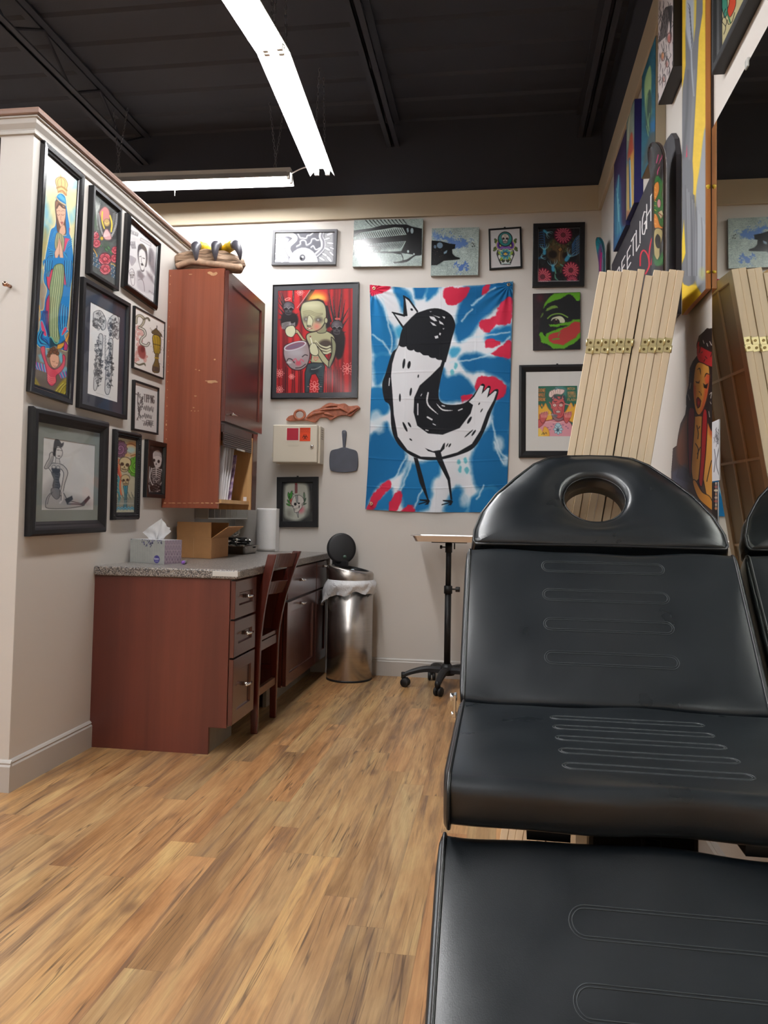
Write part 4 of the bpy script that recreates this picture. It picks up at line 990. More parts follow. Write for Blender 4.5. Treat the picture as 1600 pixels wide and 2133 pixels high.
# ================================================================= ARTWORK (drawn shape by shape into dense colour meshes)
def vn(x, y, seed=0):
    xi, yi = np.floor(x).astype(int), np.floor(y).astype(int); fx, fy = x-xi, y-yi
    fx = fx*fx*(3-2*fx); fy = fy*fy*(3-2*fy)
    def h(a, b):
        n = (a*374761393+b*668265263+seed*1274126177) & 0x7fffffff
        n = ((n ^ (n >> 13))*1103515245) & 0x7fffffff
        return ((n ^ (n >> 16)) & 0xffff)/65535.0
    return (h(xi, yi)*(1-fx)+h(xi+1, yi)*fx)*(1-fy)+(h(xi, yi+1)*(1-fx)+h(xi+1, yi+1)*fx)*fy
def fbm(x, y, seed=0, o=4):
    s = 0; a = .5
    for k in range(o): s = s+a*vn(x*2**k, y*2**k, seed+k*17); a *= .5
    return s/(1-.5**o)
FONT = {'A': ['0,1 .5,0 1,1', '.2,.62 .8,.62'], 'B': ['0,0 0,1 .7,1 .95,.8 .7,.5 0,.5', '.7,.5 .9,.25 .7,0 0,0'], 'C': ['1,.15 .6,0 .15,.15 0,.5 .15,.85 .6,1 1,.85'],
 'D': ['0,0 0,1 .6,1 1,.7 1,.3 .6,0 0,0'], 'E': ['1,0 0,0 0,1 1,1', '0,.5 .8,.5'], 'F': ['1,0 0,0 0,1', '0,.5 .8,.5'], 'G': ['1,.15 .6,0 .15,.15 0,.5 .15,.85 .6,1 1,.85 1,.55 .6,.55'],
 'H': ['0,0 0,1', '1,0 1,1', '0,.5 1,.5'], 'I': ['.5,0 .5,1'], 'K': ['0,0 0,1', '1,0 0,.55 1,1'], 'L': ['0,0 0,1 1,1'], 'M': ['0,1 0,0 .5,.6 1,0 1,1'], 'N': ['0,1 0,0 1,1 1,0'],
 'O': ['.5,0 .1,.15 0,.5 .1,.85 .5,1 .9,.85 1,.5 .9,.15 .5,0'], 'P': ['0,1 0,0 .7,0 1,.25 .7,.5 0,.5'], 'R': ['0,1 0,0 .7,0 1,.25 .7,.5 0,.5', '.5,.5 1,1'], 'S': ['1,.1 .5,0 .05,.2 .2,.45 .8,.55 .95,.8 .5,1 0,.9'],
 'T': ['0,0 1,0', '.5,0 .5,1'], 'U': ['0,0 0,.75 .3,1 .7,1 1,.75 1,0'], 'V': ['0,0 .5,1 1,0'], 'W': ['0,0 .25,1 .5,.4 .75,1 1,0'], 'X': ['0,0 1,1', '1,0 0,1'], 'Y': ['0,0 .5,.5 1,0', '.5,.5 .5,1'], 'Z': ['0,0 1,0 0,1 1,1'],
 'k': ['0,0 0,1', '.8,.35 0,.7 .8,1'], 'l': ['.4,0 .4,1'], 'e': ['0,.65 .9,.65 .8,.4 .4,.32 0,.65 .3,1 .9,.9'], 'n': ['0,.35 0,1', '0,.5 .5,.35 .9,.55 .9,1'], 'x': ['0,.35 .9,1', '.9,.35 0,1'], ' ': []}
class Art:
    """canvas on the rectangle C + s*U*W + t*V*H ; drawing happens in coordinates of the plane as seen"""
    def __init__(s, C, U, V, W, H, step=.85, bg=(255, 255, 255)):
        s.C, s.U, s.V, s.W, s.H = map(lambda q: np.asarray(q, float), (C, U, V, W, H))
        q = [np.array(proj(s.C+s.U*a*s.W+s.V*b*s.H)) for a, b in ((0, 0), (1, 0), (1, 1), (0, 1))]
        s.quad = q
        nw = max(np.linalg.norm(q[1]-q[0]), np.linalg.norm(q[2]-q[3])); nh = max(np.linalg.norm(q[3]-q[0]), np.linalg.norm(q[2]-q[1]))
        s.w = int(max(4, nw/step)); s.h = int(max(4, nh/step))
        a = np.linspace(0, 1, s.w+1); b = np.linspace(0, 1, s.h+1); A, B = np.meshgrid(a, b); s.A, s.B = A, B
        P = s.C[None, None]+A[..., None]*s.U*s.W+B[..., None]*s.V*s.H; s.P = P
        d = P-CAM; z = d@_f; s.GX = 800+F_PX*(d@_r)/z; s.GY = PP_Y-F_PX*(d@_u)/z
        s.img = np.ones((s.h+1, s.w+1, 3))*np.array(bg, float); s.z(0, 0, 1); s.DX = 0; s.DY = 0
    def z(s, x0, y0, k): s.ox, s.oy, s.k = x0, y0, k; return s
    def T(s, pts): p = np.asarray(pts, float).reshape(-1, 2); return np.column_stack([s.ox+p[:, 0]/s.k, s.oy+p[:, 1]/s.k])
    def put(s, m, sl, c, al):
        m = (m*al)[..., None]
        if callable(c): cc = c(s.GX[sl], s.GY[sl])
        else: cc = np.array(c, float)
        s.img[sl] = s.img[sl]*(1-m)+cc*m
    def sl(s, P, r):
        x0, y0 = P.min(0)-r; x1, y1 = P.max(0)+r
        m = (s.GX+s.DX >= x0) & (s.GX+s.DX <= x1) & (s.GY+s.DY >= y0) & (s.GY+s.DY <= y1)
        if not m.any(): return None
        rr = np.where(m.any(1))[0]; cc = np.where(m.any(0))[0]
        return (slice(rr[0], rr[-1]+1), slice(cc[0], cc[-1]+1))
    def warp(s, amp=0, sc=.05, seed=3):
        if not amp: s.DX = s.DY = 0; return s
        s.DX = (fbm(s.GX*sc, s.GY*sc, seed)-.5)*2*amp; s.DY = (fbm(s.GX*sc+31, s.GY*sc, seed+9)-.5)*2*amp; return s
    def segd(s, P, sl, closed):
        gx = (s.GX+s.DX)[sl]; gy = (s.GY+s.DY)[sl]; best = np.full(gx.shape, 1e9); ins = np.zeros(gx.shape, bool); n = len(P)
        for i in range(n if closed else n-1):
            x1, y1 = P[i]; x2, y2 = P[(i+1) % n]; ex, ey = x2-x1, y2-y1; q = ex*ex+ey*ey+1e-12
            t = np.clip(((gx-x1)*ex+(gy-y1)*ey)/q, 0, 1); d = (gx-x1-ex*t)**2+(gy-y1-ey*t)**2; best = np.minimum(best, d)
            if closed:
                c = (y1 > gy) != (y2 > gy)
                if ey != 0: ins ^= c & (gx < ex*(gy-y1)/ey+x1)
        return np.sqrt(best), ins
    def poly(s, pts, c, soft=.55, al=1, sm=False, ol=None, ow=1.0):
        P = s.T(pts)
        if sm: P = np.array(catmull(P, 4, True))
        sl = s.sl(P, soft+1.5)
        if sl is None: return s
        d, ins = s.segd(P, sl, True); sd = np.where(ins, d, -d)
        s.put(np.clip(.5+sd/(2*soft), 0, 1), sl, c, al)
        if ol is not None: s.put(np.clip((ow/s.k*.5-d)/.9+.5, 0, 1), sl, ol, al)
        return s
    def line(s, pts, c, w=1, al=1, sm=True, taper=False, soft=.45):
        P = s.T(pts); w = w/s.k
        if sm and len(P) > 2: P = np.array(catmull(P, 4))
        sl = s.sl(P, w+1.5)
        if sl is None: return s
        if taper:
            gx = (s.GX+s.DX)[sl]; gy = (s.GY+s.DY)[sl]; m = np.zeros(gx.shape); n = len(P)
            for i in range(n-1):
                t0 = (i+.5)/(n-1); ww = w*math.sin(math.pi*min(1, max(0, t0*.92+.04))) if taper is True else w*(1-t0*.9)
                x1, y1 = P[i]; x2, y2 = P[i+1]; ex, ey = x2-x1, y2-y1; q = ex*ex+ey*ey+1e-12
                t = np.clip(((gx-x1)*ex+(gy-y1)*ey)/q, 0, 1); d = np.sqrt((gx-x1-ex*t)**2+(gy-y1-ey*t)**2)
                m = np.maximum(m, np.clip((ww*.5-d)/(2*soft)+.5, 0, 1)*min(1, ww/.6))
        else:
            d, _ = s.segd(P, sl, False); m = np.clip((max(w, .7)*.5-d)/(2*soft)+.5, 0, 1)*min(1, w/.7)
        s.put(m, sl, c, al); return s
    def ell(s, cx, cy, rx, ry, c, soft=.55, al=1, rot=0, ol=None, ow=1.0, n=22, a0=0, a1=360):
        pts = []; cr, sr = math.cos(math.radians(rot)), math.sin(math.radians(rot))
        for k in range(n+1 if a1-a0 < 360 else n):
            a = math.radians(a0+(a1-a0)*k/n); x, y = rx*math.cos(a), ry*math.sin(a); pts.append((cx+x*cr-y*sr, cy+x*sr+y*cr))
        if c is not None: s.poly(pts, c, soft, al, ol=ol, ow=ow)
        elif ol is not None: s.line(pts+([pts[0]] if a1-a0 >= 360 else []), ol, ow, al, sm=False)
        return s
    def text(s, t, o, du, dv, c, w, gap=.35, al=1):
        """o origin, du vector of one letter's width, dv vector of its height (zoom coords)"""
        o = np.array(o, float); du = np.array(du, float); dv = np.array(dv, float)
        for chh in t:
            for st in FONT.get(chh, []):
                pts = [o+du*float(p.split(',')[0])+dv*float(p.split(',')[1]) for p in st.split()]
                s.line(pts, c, w, al, sm=False)
            o = o+du*(1+gap)*(.6 if chh in 'Il ' else 1)
        return s
    def grad(s, c0, c1, axis=1):
        t = (s.B if axis else s.A)[..., None]; s.img = np.array(c0, float)*(1-t)+np.array(c1, float)*t; return s
    def mott(s, amp=20, sc=.08, seed=1, tint=(1, 1, 1)):
        s.img = s.img+((fbm(s.GX*sc, s.GY*sc, seed)-.5)*2*amp)[..., None]*np.array(tint); return s
    def speck(s, n, c, r=(.3, .9), seed=0, box=None):
        rs = np.random.RandomState(seed); x0, x1, y0, y1 = box or (s.GX.min(), s.GX.max(), s.GY.min(), s.GY.max())
        k = (s.ox, s.oy, s.k); s.z(0, 0, 1)
        for _ in range(n): s.ell(x0+rs.rand()*(x1-x0), y0+rs.rand()*(y1-y0), *( [r[0]+rs.rand()*(r[1]-r[0])]*2), c, .4, n=8)
        s.ox, s.oy, s.k = k; return s
    def build(s, name, parent, mat=None, P=None, label=None):
        P = s.P if P is None else P; off = np.array(root_of(parent).location) if parent is not None else np.zeros(3)
        h1, w1 = P.shape[:2]; me = bpy.data.meshes.new(name)
        V_ = (P-off).reshape(-1, 3); idx = np.arange(h1*w1).reshape(h1, w1)
        F_ = np.stack([idx[:-1, :-1], idx[1:, :-1], idx[1:, 1:], idx[:-1, 1:]], -1).reshape(-1, 4); nf = len(F_)
        me.vertices.add(len(V_)); me.vertices.foreach_set('co', V_.ravel().astype(np.float32))
        me.loops.add(nf*4); me.loops.foreach_set('vertex_index', F_.ravel().astype(np.int32))
        me.polygons.add(nf); me.polygons.foreach_set('loop_start', (np.arange(nf)*4).astype(np.int32)); me.polygons.foreach_set('loop_total', np.full(nf, 4, np.int32))
        me.polygons.foreach_set('use_smooth', np.ones(nf, bool))
        me.update(calc_edges=True)
        at = me.color_attributes.new('Col', 'FLOAT_COLOR', 'POINT')
        c = np.ones((len(V_), 4), np.float32); c[:, :3] = s2l(np.clip(s.img, 0, 255)).reshape(-1, 3)*ARTK; at.data.foreach_set('color', c.ravel())
        me.materials.append(mat or ARTM)
        o = bpy.data.objects.new(name, me); COL.objects.link(o)
        if parent is not None: o.parent = parent
        if label: o['label'] = label
        return o
ARTK = 0.92
def art_mat(name, rough, spec=.4):
    m, nt, b = new_mat(name); a = nt.nodes.new('ShaderNodeAttribute'); a.attribute_name = 'Col'; L(nt, a.outputs['Color'], b.inputs['Base Color'])
    b.inputs['Roughness'].default_value = rough; b.inputs['Specular IOR Level'].default_value = spec; return m
ARTM = art_mat('art_print', .55, .3); ARTG = art_mat('art_varnish', .22, .5); CLOTH = art_mat('dyed_cloth', .8, .1)
def glass_mat():
    m = bpy.data.materials.new('picture_glass'); m.use_nodes = True; nt = m.node_tree; nt.nodes.clear()
    o = nt.nodes.new('ShaderNodeOutputMaterial'); mx = nt.nodes.new('ShaderNodeMixShader'); t = nt.nodes.new('ShaderNodeBsdfTransparent'); g_ = nt.nodes.new('ShaderNodeBsdfGlossy'); fr = nt.nodes.new('ShaderNodeLayerWeight')
    g_.inputs['Roughness'].default_value = .03; fr.inputs['Blend'].default_value = .5
    L(nt, math_n(nt, 'ADD', math_n(nt, 'MULTIPLY', math_n(nt, 'POWER', fr.outputs['Facing'], 5.0), .9), .045), mx.inputs[0]); L(nt, t.outputs[0], mx.inputs[1]); L(nt, g_.outputs[0], mx.inputs[2]); L(nt, mx.outputs[0], o.inputs[0]); return m
GLASS = glass_mat(); GLASS2 = glass_mat(); GLASS2.node_tree.nodes['Glossy BSDF'].inputs['Color'].default_value = (.12, .12, .12, 1); GLASS2.node_tree.nodes['Glossy BSDF'].inputs['Roughness'].default_value = .1
FBK = simple('black_frame', (22, 22, 24), .42, var=.1, spec=.3); FGL = simple('gloss_black_frame', (18, 17, 19), .2, spec=.5); FWD = wood('black_wood_frame', (22, 19, 19), (40, 34, 32), 0, 2, .4, fine=.5)
def rect_on(wall, px, dep):
    """fit an upright (slightly turned) rectangle to four seen corners on a plane parallel to a wall"""
    if wall == 'L': ax, v, nn, U = 0, XL+dep, np.array([1., 0, 0]), np.array([0, 1., 0])
    elif wall == 'B': ax, v, nn, U = 1, YB-dep, np.array([0, -1., 0]), np.array([1., 0, 0])
    else: ax, v, nn, U = 0, XR-dep, np.array([-1., 0, 0]), np.array([0, -1., 0])
    Q = [on(ax, v, *p) for p in px]
    if wall == 'L': Q[0] = on(0, XL, *px[0]); Q[3] = on(0, XL, *px[3]); Q[0][0] = Q[3][0] = v
    Zv = np.array([0, 0, -1.])
    du = (Q[1]-Q[0]+Q[2]-Q[3])/2; an = math.atan2(du@Zv, du@U)
    U2 = U*math.cos(an)+Zv*math.sin(an); V2 = -U*math.sin(an)+Zv*math.cos(an)
    c = sum(Q)/4; W = abs(du@U2); H = abs(((Q[3]-Q[0]+Q[2]-Q[1])/2)@V2)
    return c-U2*W/2-V2*H/2, U2, V2, W, H, nn
def picture(wall, px, dep, label, prof, fm, draw, name='framed_picture', mat=None, glass=True, step=.85, amat=None, group='pictures', hook=False, artlabel=None, opx=None):
    """prof: (inset, height below front plane) from the outside in"""
    C, U, V, W, H, nn = rect_on(wall, px, dep)
    loc = C+U*W/2+V*H/2-nn*dep
    t = thing(name, label, 'picture', loc, group)
    rings = [(0, -dep+.0005)]+[(i, -h) for i, h in prof]
    v = []
    for i, h in rings: v += [C+U*i+V*i+nn*h, C+U*(W-i)+V*i+nn*h, C+U*(W-i)+V*(H-i)+nn*h, C+U*i+V*(H-i)+nn*h]
    n = len(rings); f = [(k*4+j, k*4+(j+1) % 4, (k+1)*4+(j+1) % 4, (k+1)*4+j) for k in range(n-1) for j in range(4)]; f.append((0, 3, 2, 1))
    obj('frame', MB().add(v, f), fm, t)
    ins, h = prof[-1]; C2 = C+U*ins+V*ins-nn*(h+.001); W2, H2 = W-2*ins, H-2*ins
    if mat:
        mw, mc = mat
        if opx:
            axq, vq = (1, C2[1]) if wall == 'B' else (0, C2[0])
            E = [on(axq, vq, *q)-C2 for q in opx]; us = [e@U for e in E]; vs = [e@V for e in E]
            mw = ((us[0]+us[3])/2, (vs[0]+vs[1])/2, W2-(us[1]+us[2])/2, H2-(vs[2]+vs[3])/2)
        mw = mw if hasattr(mw, '__len__') else (mw,)*4   # left, top, right, bottom
        Cm = C2; O = [Cm, Cm+U*W2, Cm+U*W2+V*H2, Cm+V*H2]
        I = [Cm+U*mw[0]+V*mw[1], Cm+U*(W2-mw[2])+V*mw[1], Cm+U*(W2-mw[2])+V*(H2-mw[3]), Cm+U*mw[0]+V*(H2-mw[3])]
        I2 = [p-nn*.0015 for p in I]
        obj('mat_board', MB().add(O+I+I2, [(k, (k+1) % 4, 4+(k+1) % 4, 4+k) for k in range(4)]+[(4+k, 4+(k+1) % 4, 8+(k+1) % 4, 8+k) for k in range(4)]), mc, t)
        C2 = I2[0]; W2 -= mw[0]+mw[2]; H2 -= mw[1]+mw[3]
    a = Art(C2, U, V, W2, H2, step); draw(a); a.build('artwork', t, amat, label=artlabel)
    if glass:
        ins0, h0 = prof[-1]; Cg = C+U*ins0+V*ins0-nn*(h0-.0012); Wg, Hg = W-2*ins0, H-2*ins0
        obj('glass_pane', MB().add([Cg, Cg+V*Hg, Cg+V*Hg+U*Wg, Cg+U*Wg], [(0, 1, 2, 3)]), GLASS2 if glass == 2 else GLASS, t)
    if hook: obj('hanger', MB().box(*sum([[q-.004, q+.004] for q in (C+U*W/2-nn*dep*.5)[:0]], []), 0, 0, 0, 0, 0, 0) if False else MB().obox(C+U*W*.5-V*.003-nn*dep*.5, U*.006, V*.004, nn*.003), FBK, t)
    return t
def canvas(wall, px, dep, label, edge, draw, name='canvas_painting', step=.85, amat=None, group='pictures', cat='painting'):
    C, U, V, W, H, nn = rect_on(wall, px, dep); t = thing(name, label, cat, C+U*W/2+V*H/2-nn*dep, group)
    obj('canvas_edge', MB().obox(C+U*W/2+V*H/2-nn*(dep/2+.0006), U*W/2, V*H/2, nn*(dep/2-.0008)), edge, t, bevel=.002)
    a = Art(C, U, V, W, H, step); draw(a); a.build('painted_face', t, amat); return t
K = (18, 16, 20); WHT = (246, 246, 244)

# ---------------- small reusable drawings (absolute coordinates of the current zoom)
def rose(a, cx, cy, r, c=(196, 70, 84), hi=(236, 150, 156), dk=(96, 24, 38)):
    a.ell(cx, cy, r, r*1.05, c, ol=dk, ow=r*.12)
    for k in range(5):
        an = k*72+20; x, y = cx+.55*r*math.cos(math.radians(an)), cy+.55*r*math.sin(math.radians(an))
        a.ell(x, y, r*.52, r*.42, c, rot=an+90, ol=dk, ow=r*.08); a.line([(x+r*.4*math.cos(math.radians(an+d)), y+r*.34*math.sin(math.radians(an+d))) for d in (-60, -20, 20, 60)], hi, r*.08)
    a.ell(cx, cy, r*.42, r*.42, c, ol=dk, ow=r*.1); a.line([(cx+r*.07*k*math.cos(k*1.3), cy+r*.07*k*math.sin(k*1.3)) for k in range(6)], hi, r*.09); a.line([(cx-r*.8, cy+r*.35), (cx-.2*r, cy+.8*r), (cx+r*.6, cy+.65*r)], hi, r*.12)
def skull(a, cx, cy, r, c=(226, 222, 210), dk=K, tilt=0, ol=2.0):
    cr, sr = math.cos(tilt), math.sin(tilt)
    R = lambda x, y: (cx+r*(x*cr-y*sr), cy+r*(x*sr+y*cr))
    a.poly([R(x, y) for x, y in ((-.9, -.1), (-.8, -.75), (-.3, -1.1), (.3, -1.1), (.8, -.75), (.9, -.1), (.62, .3), (.5, .95), (0, 1.15), (-.5, .95), (-.62, .3))], c, sm=True, ol=dk, ow=ol)
    for s_ in (-1, 1): a.poly([R(s_*x, y) for x, y in ((.12, .0), (.3, -.25), (.62, -.2), (.68, .1), (.45, .28), (.2, .2))], dk, sm=True)
    a.poly([R(x, y) for x, y in ((0, .22), (.14, .5), (-.14, .5))], dk)
    a.line([R(-.42, .72), R(0, .80), R(.42, .72)], dk, ol*.8)
    for x in (-.3, -.15, 0, .15, .3): a.line([R(x, .62), R(x, .92)], dk, ol*.6)
def chrysanthemum(a, cx, cy, r, c=(206, 70, 96), dk=(84, 16, 40), hi=(238, 128, 140), n=16, core=(112, 52, 62)):
    a.ell(cx, cy, r, r, dk)
    for q, rr in ((1.0, .95), (.78, .68)):
        for k in range(n):
            an = 2*math.pi*(k+.5*(q < 1))/n; x, y = cx+r*rr*.62*math.cos(an), cy+r*rr*.62*math.sin(an)
            a.ell(x, y, r*.36*q, r*.115*q, c, rot=math.degrees(an), ol=dk, ow=r*.03); a.line([(cx+r*rr*.4*math.cos(an), cy+r*rr*.4*math.sin(an)), (cx+r*rr*.85*math.cos(an), cy+r*rr*.85*math.sin(an))], hi, r*.05)
    a.ell(cx, cy, r*.24, r*.24, core, ol=dk, ow=r*.05)
# ================================================================= LEFT WALL PICTURES
def d_madonna(a):
    a.grad((250, 250, 246), (120, 104, 84)); a.z(0, 280, 7.62)
    a.poly([(700, 1000), (800, 900), (1290, 820), (1290, 2133), (640, 2133)], (232, 224, 160), 14, .8)
    for pts, c in (([(700, 950), (790, 1250), (820, 1420), (700, 1330)], (130, 196, 220)), ([(690, 1380), (790, 1500), (720, 1700), (660, 1650)], (110, 186, 216)), ([(1100, 1250), (1280, 1100), (1280, 1250), (1130, 1420)], (150, 208, 220)),
                   ([(1180, 1650), (1270, 1500), (1260, 1900), (1180, 1800)], (128, 190, 206)), ([(1180, 700), (1290, 720), (1290, 820), (1150, 860)], (150, 206, 226)), ([(690, 1500), (760, 1600), (700, 2100), (640, 2000)], (176, 160, 96))): a.poly(pts, c, 5, .85, sm=True)
    for k in range(14):
        an = math.radians(-170+k*26); a.line([(980+120*math.cos(an), 860+120*math.sin(an)), (980+560*math.cos(an), 860+620*math.sin(an))], (252, 246, 200), 34, .35, taper=False, soft=3)
    a.poly([(740, 380), (990, 300), (1290, 700), (1290, 740), (1000, 640), (740, 640)], (255, 255, 252), 14, .9)  # white top: wash of the nearby lamp painted into the picture
    # background lower half
    a.z(0, 540, 6.667)
    a.poly([(540, 150), (620, 160), (600, 700), (520, 800)], (150, 130, 100), 5, .7); a.poly([(960, 400), (1060, 380), (1050, 1400), (960, 1300)], (138, 118, 92), 6, .8)
    for cx, cy, c in ((560, 230, (120, 190, 200)), (530, 640, (120, 196, 214)), (1030, 420, (130, 190, 200)), (1000, 780, (150, 150, 130)), (500, 1000, (104, 92, 80)), (1000, 1100, (110, 86, 74))): a.ell(cx, cy, 30, 95, c, 5, .8)
    a.poly([(440, 1420), (1010, 1560), (1010, 1960), (430, 1790)], (112, 98, 84), 3, .9)
    for pts in ([(440, 1600), (490, 1640), (560, 1790), (430, 1780)], [(750, 1880), (820, 1740), (900, 1660), (1000, 1620), (1005, 1930), (880, 1900)]): a.poly(pts, (170, 152, 46), 2, .95, sm=True)
    for p in ([(820, 1860), (880, 1760), (990, 1680)], [(880, 1890), (940, 1800), (1000, 1740)], [(450, 1640), (500, 1720), (540, 1790)], [(760, 1860), (820, 1780), (880, 1720)]): a.line(p, (228, 216, 110), 12, .8); a.line([(x+8, y+10) for x, y in p], (70, 62, 20), 7, .8)
    # robe: deep blue mass
    BL, B2, B3, NV = (24, 128, 196), (70, 186, 226), (14, 72, 150), (24, 34, 84)
    a.z(0, 280, 7.62)
    a.poly([(890, 990), (960, 930), (1040, 990), (1062, 1150), (1090, 1330), (1110, 1450), (1105, 1560), (1130, 1640), (1165, 1900), (1160, 2160), (870, 2160), (700, 2160), (715, 1950), (745, 1780), (780, 1600), (810, 1500), (870, 1450), (885, 1300), (880, 1150)], BL, sm=True, ol=(244, 236, 190), ow=12)
    a.poly([(895, 1270), (930, 1260), (920, 1400), (900, 1420)], (226, 90, 120), 2)
    a.poly([(1030, 1640), (1120, 1660), (1060, 1820), (1010, 1870)], (222, 70, 110), 1); a.poly([(1095, 1480), (1110, 1490), (1100, 1600)], (206, 60, 100), 1)
    a.poly([(885, 1050), (940, 1060), (1030, 1140), (1040, 1400), (1050, 1560), (1000, 1600), (930, 1560), (905, 1500), (890, 1300), (875, 1150)], (104, 74, 60), sm=True, ol=(50, 34, 36), ow=6)
    a.poly([(900, 1130), (960, 1120), (1035, 1160), (1040, 1300), (1010, 1420), (980, 1490), (950, 1440), (915, 1330), (895, 1230)], (232, 184, 156), sm=True, ol=(120, 74, 60), ow=5)
    a.poly([(885, 1060), (930, 1070), (900, 1160), (880, 1160)], (150, 104, 78)); a.line([(900, 1170), (940, 1110), (1000, 1160), (1035, 1170)], (96, 66, 52), 26)
    a.line([(888, 1000), (940, 1060), (1040, 1120)], (216, 196, 160), 22); a.line([(890, 1010), (945, 1075), (1040, 1140)], (150, 120, 90), 5); a.poly([(905, 985), (955, 940), (1030, 1010), (1045, 1090)], (96, 190, 222), 1.2, .9)
    for x in (930, 1000): a.line([(x-22, 1270), (x, 1285), (x+22, 1268)], (110, 66, 56), 6); a.line([(x-26, 1222), (x, 1208), (x+26, 1218)], (130, 84, 66), 5)
    a.line([(972, 1270), (962, 1350), (980, 1362)], (170, 112, 92), 5); a.poly([(962, 1392), (985, 1386), (1002, 1396), (985, 1432)], (196, 96, 90), .8, ol=(110, 50, 50), ow=4)
    a.poly([(965, 1470), (1020, 1440), (1040, 1560), (990, 1600), (940, 1560)], (226, 176, 146), sm=True, ol=(130, 84, 66), ow=4); a.line([(930, 1560), (990, 1600), (1050, 1600)], (222, 196, 150), 12)
    # crown
    a.poly([(925, 905), (905, 840), (880, 740), (905, 690), (960, 672), (1030, 700), (1075, 790), (1060, 860), (1050, 970), (1000, 930)], (232, 206, 140), sm=True, ol=(150, 110, 70), ow=7)
    a.line([(905, 850), (980, 830), (1060, 890)], (190, 146, 86), 26); a.line([(925, 915), (990, 895), (1052, 965)], (200, 140, 90), 24)
    for p in ([(925, 830), (915, 740), (960, 680)], [(975, 825), (975, 730), (962, 675)], [(1030, 850), (1030, 740), (965, 675)]): a.line(p, (160, 120, 76), 6)
    a.ell(962, 655, 12, 16, (240, 220, 150)); a.line([(962, 640), (962, 600)], (226, 206, 150), 5)
    # apron and hands
    a.poly([(910, 1560), (1000, 1610), (1020, 1700), (1000, 1860), (900, 1850), (870, 1760), (880, 1650)], (160, 158, 116), sm=True, ol=(90, 84, 60), ow=5)
    for k in range(7): a.line([(905+k*14, 1590), (885+k*20, 1700), (892+k*16, 1850)], (120, 116, 84) if k % 2 else (206, 204, 160), 6)
    a.poly([(935, 1660), (950, 1660), (985, 1800), (1000, 1900), (1010, 2040), (960, 2000), (940, 1900), (905, 1990), (890, 2060), (875, 1960), (870, 1870), (910, 1780)], (234, 186, 158), sm=True, ol=(140, 84, 66), ow=6)
    a.line([(948, 1670), (944, 1800), (938, 1940)], (150, 92, 72), 6)
    for k in range(8):
        a.line([(770+k*4, 1800+k*18), (800+k*8, 1830+k*12), (862, 1850+k*8)], B2 if k % 2 == 0 else NV, 9); a.line([(740+k*16, 2150), (760+k*12, 1960), (850, 1870)], B2 if k % 2 else NV, 8)
        a.line([(1010, 1880), (1060, 1920+k*4), (1080+k*10, 2150)], B2 if k % 2 else NV, 9); a.line([(1030, 1870), (1080, 1800-k*14), (1140, 1760-k*16)], B2 if k % 2 else B3, 8)
        a.line([(790+k*9, 1720-k*14), (800+k*8, 1640-k*10), (850+k*4, 1540)], B2 if k % 2 else B3, 8, .8)
    # lower robe
    a.z(0, 540, 6.667)
    a.poly([(620, 0), (1010, 0), (1015, 200), (990, 360), (975, 540), (960, 760), (935, 960), (960, 1000), (900, 1060), (945, 1200), (930, 1280), (860, 1260), (760, 1200), (680, 1240), (560, 1230), (500, 1160), (490, 1060), (540, 980), (550, 860), (545, 720), (600, 700), (620, 560), (650, 420), (610, 330), (600, 240), (620, 150)], BL, sm=True)
    a.line([(620, 60), (600, 240), (610, 330), (650, 420), (620, 560), (600, 700), (545, 720), (550, 860), (540, 980), (490, 1060), (500, 1160), (560, 1230), (680, 1240)], (236, 214, 150), 9); a.line([(1012, 60), (1015, 200), (990, 360), (975, 540), (960, 760), (935, 960), (960, 1000), (900, 1060), (945, 1200), (930, 1280), (860, 1260)], (236, 214, 150), 9)
    a.poly([(650, 200), (740, 130), (760, 160), (700, 420), (660, 380), (650, 300)], (216, 62, 96), sm=True, ol=NV, ow=10)
    a.poly([(640, 600), (700, 500), (700, 900), (680, 1080), (640, 900)], (190, 56, 96), 1.2, sm=True, ol=NV, ow=8); a.poly([(880, 150), (905, 200), (920, 330), (900, 360), (880, 300)], (206, 70, 110), 1, sm=True)
    a.poly([(760, 90), (870, 70), (890, 200), (870, 460), (830, 640), (800, 900), (830, 1090), (790, 1180), (740, 1120), (690, 1060), (680, 900), (690, 600), (690, 400), (720, 240)], (150, 168, 122), sm=True, ol=(60, 84, 60), ow=8)
    for k in range(9): a.line([(775+k*11, 90), (735+k*14, 380), (700+k*14, 700), (695+k*15, 1080)], (214, 222, 170) if k % 2 else (84, 110, 80), 7, .9)
    for k in range(7):
        a.line([(630+k*16, 20), (640+k*12, 130), (640+k*7, 240)], B2 if k % 2 else NV, 8); a.line([(900+k*15, 20), (900+k*14, 200), (930+k*6, 380)], B2 if k % 2 else NV, 8)
        a.line([(850+k*14, 620+k*8), (830+k*18, 800), (840+k*14, 960)], B2 if k % 2 else NV, 9); a.line([(600+k*10, 720), (580+k*14, 850), (640+k*7, 1050)], B3 if k % 2 else NV, 9)
    a.poly([(560, 880), (590, 860), (640, 1000), (650, 1060), (620, 1070), (580, 1000)], (226, 70, 110), .9, sm=True, ol=B2, ow=10); a.poly([(860, 1020), (890, 950), (925, 940), (930, 980), (880, 1050), (850, 1060)], (226, 70, 100), .9, sm=True, ol=B2, ow=9)
    for k in range(5): a.line([(560+k*12, 990+k*5), (520+k*16, 1090), (560+k*20, 1190-k*18), (680, 1170+k*8)], (B2, NV, (40, 176, 200), NV, B3)[k], 13)
    a.poly([(690, 1080), (760, 1150), (830, 1170), (900, 1120), (880, 1230), (760, 1200), (690, 1230)], (10, 62, 80), 1.5); a.line([(690, 1080), (720, 1090), (760, 1160), (800, 1170), (820, 1120)], (110, 200, 180), 12)
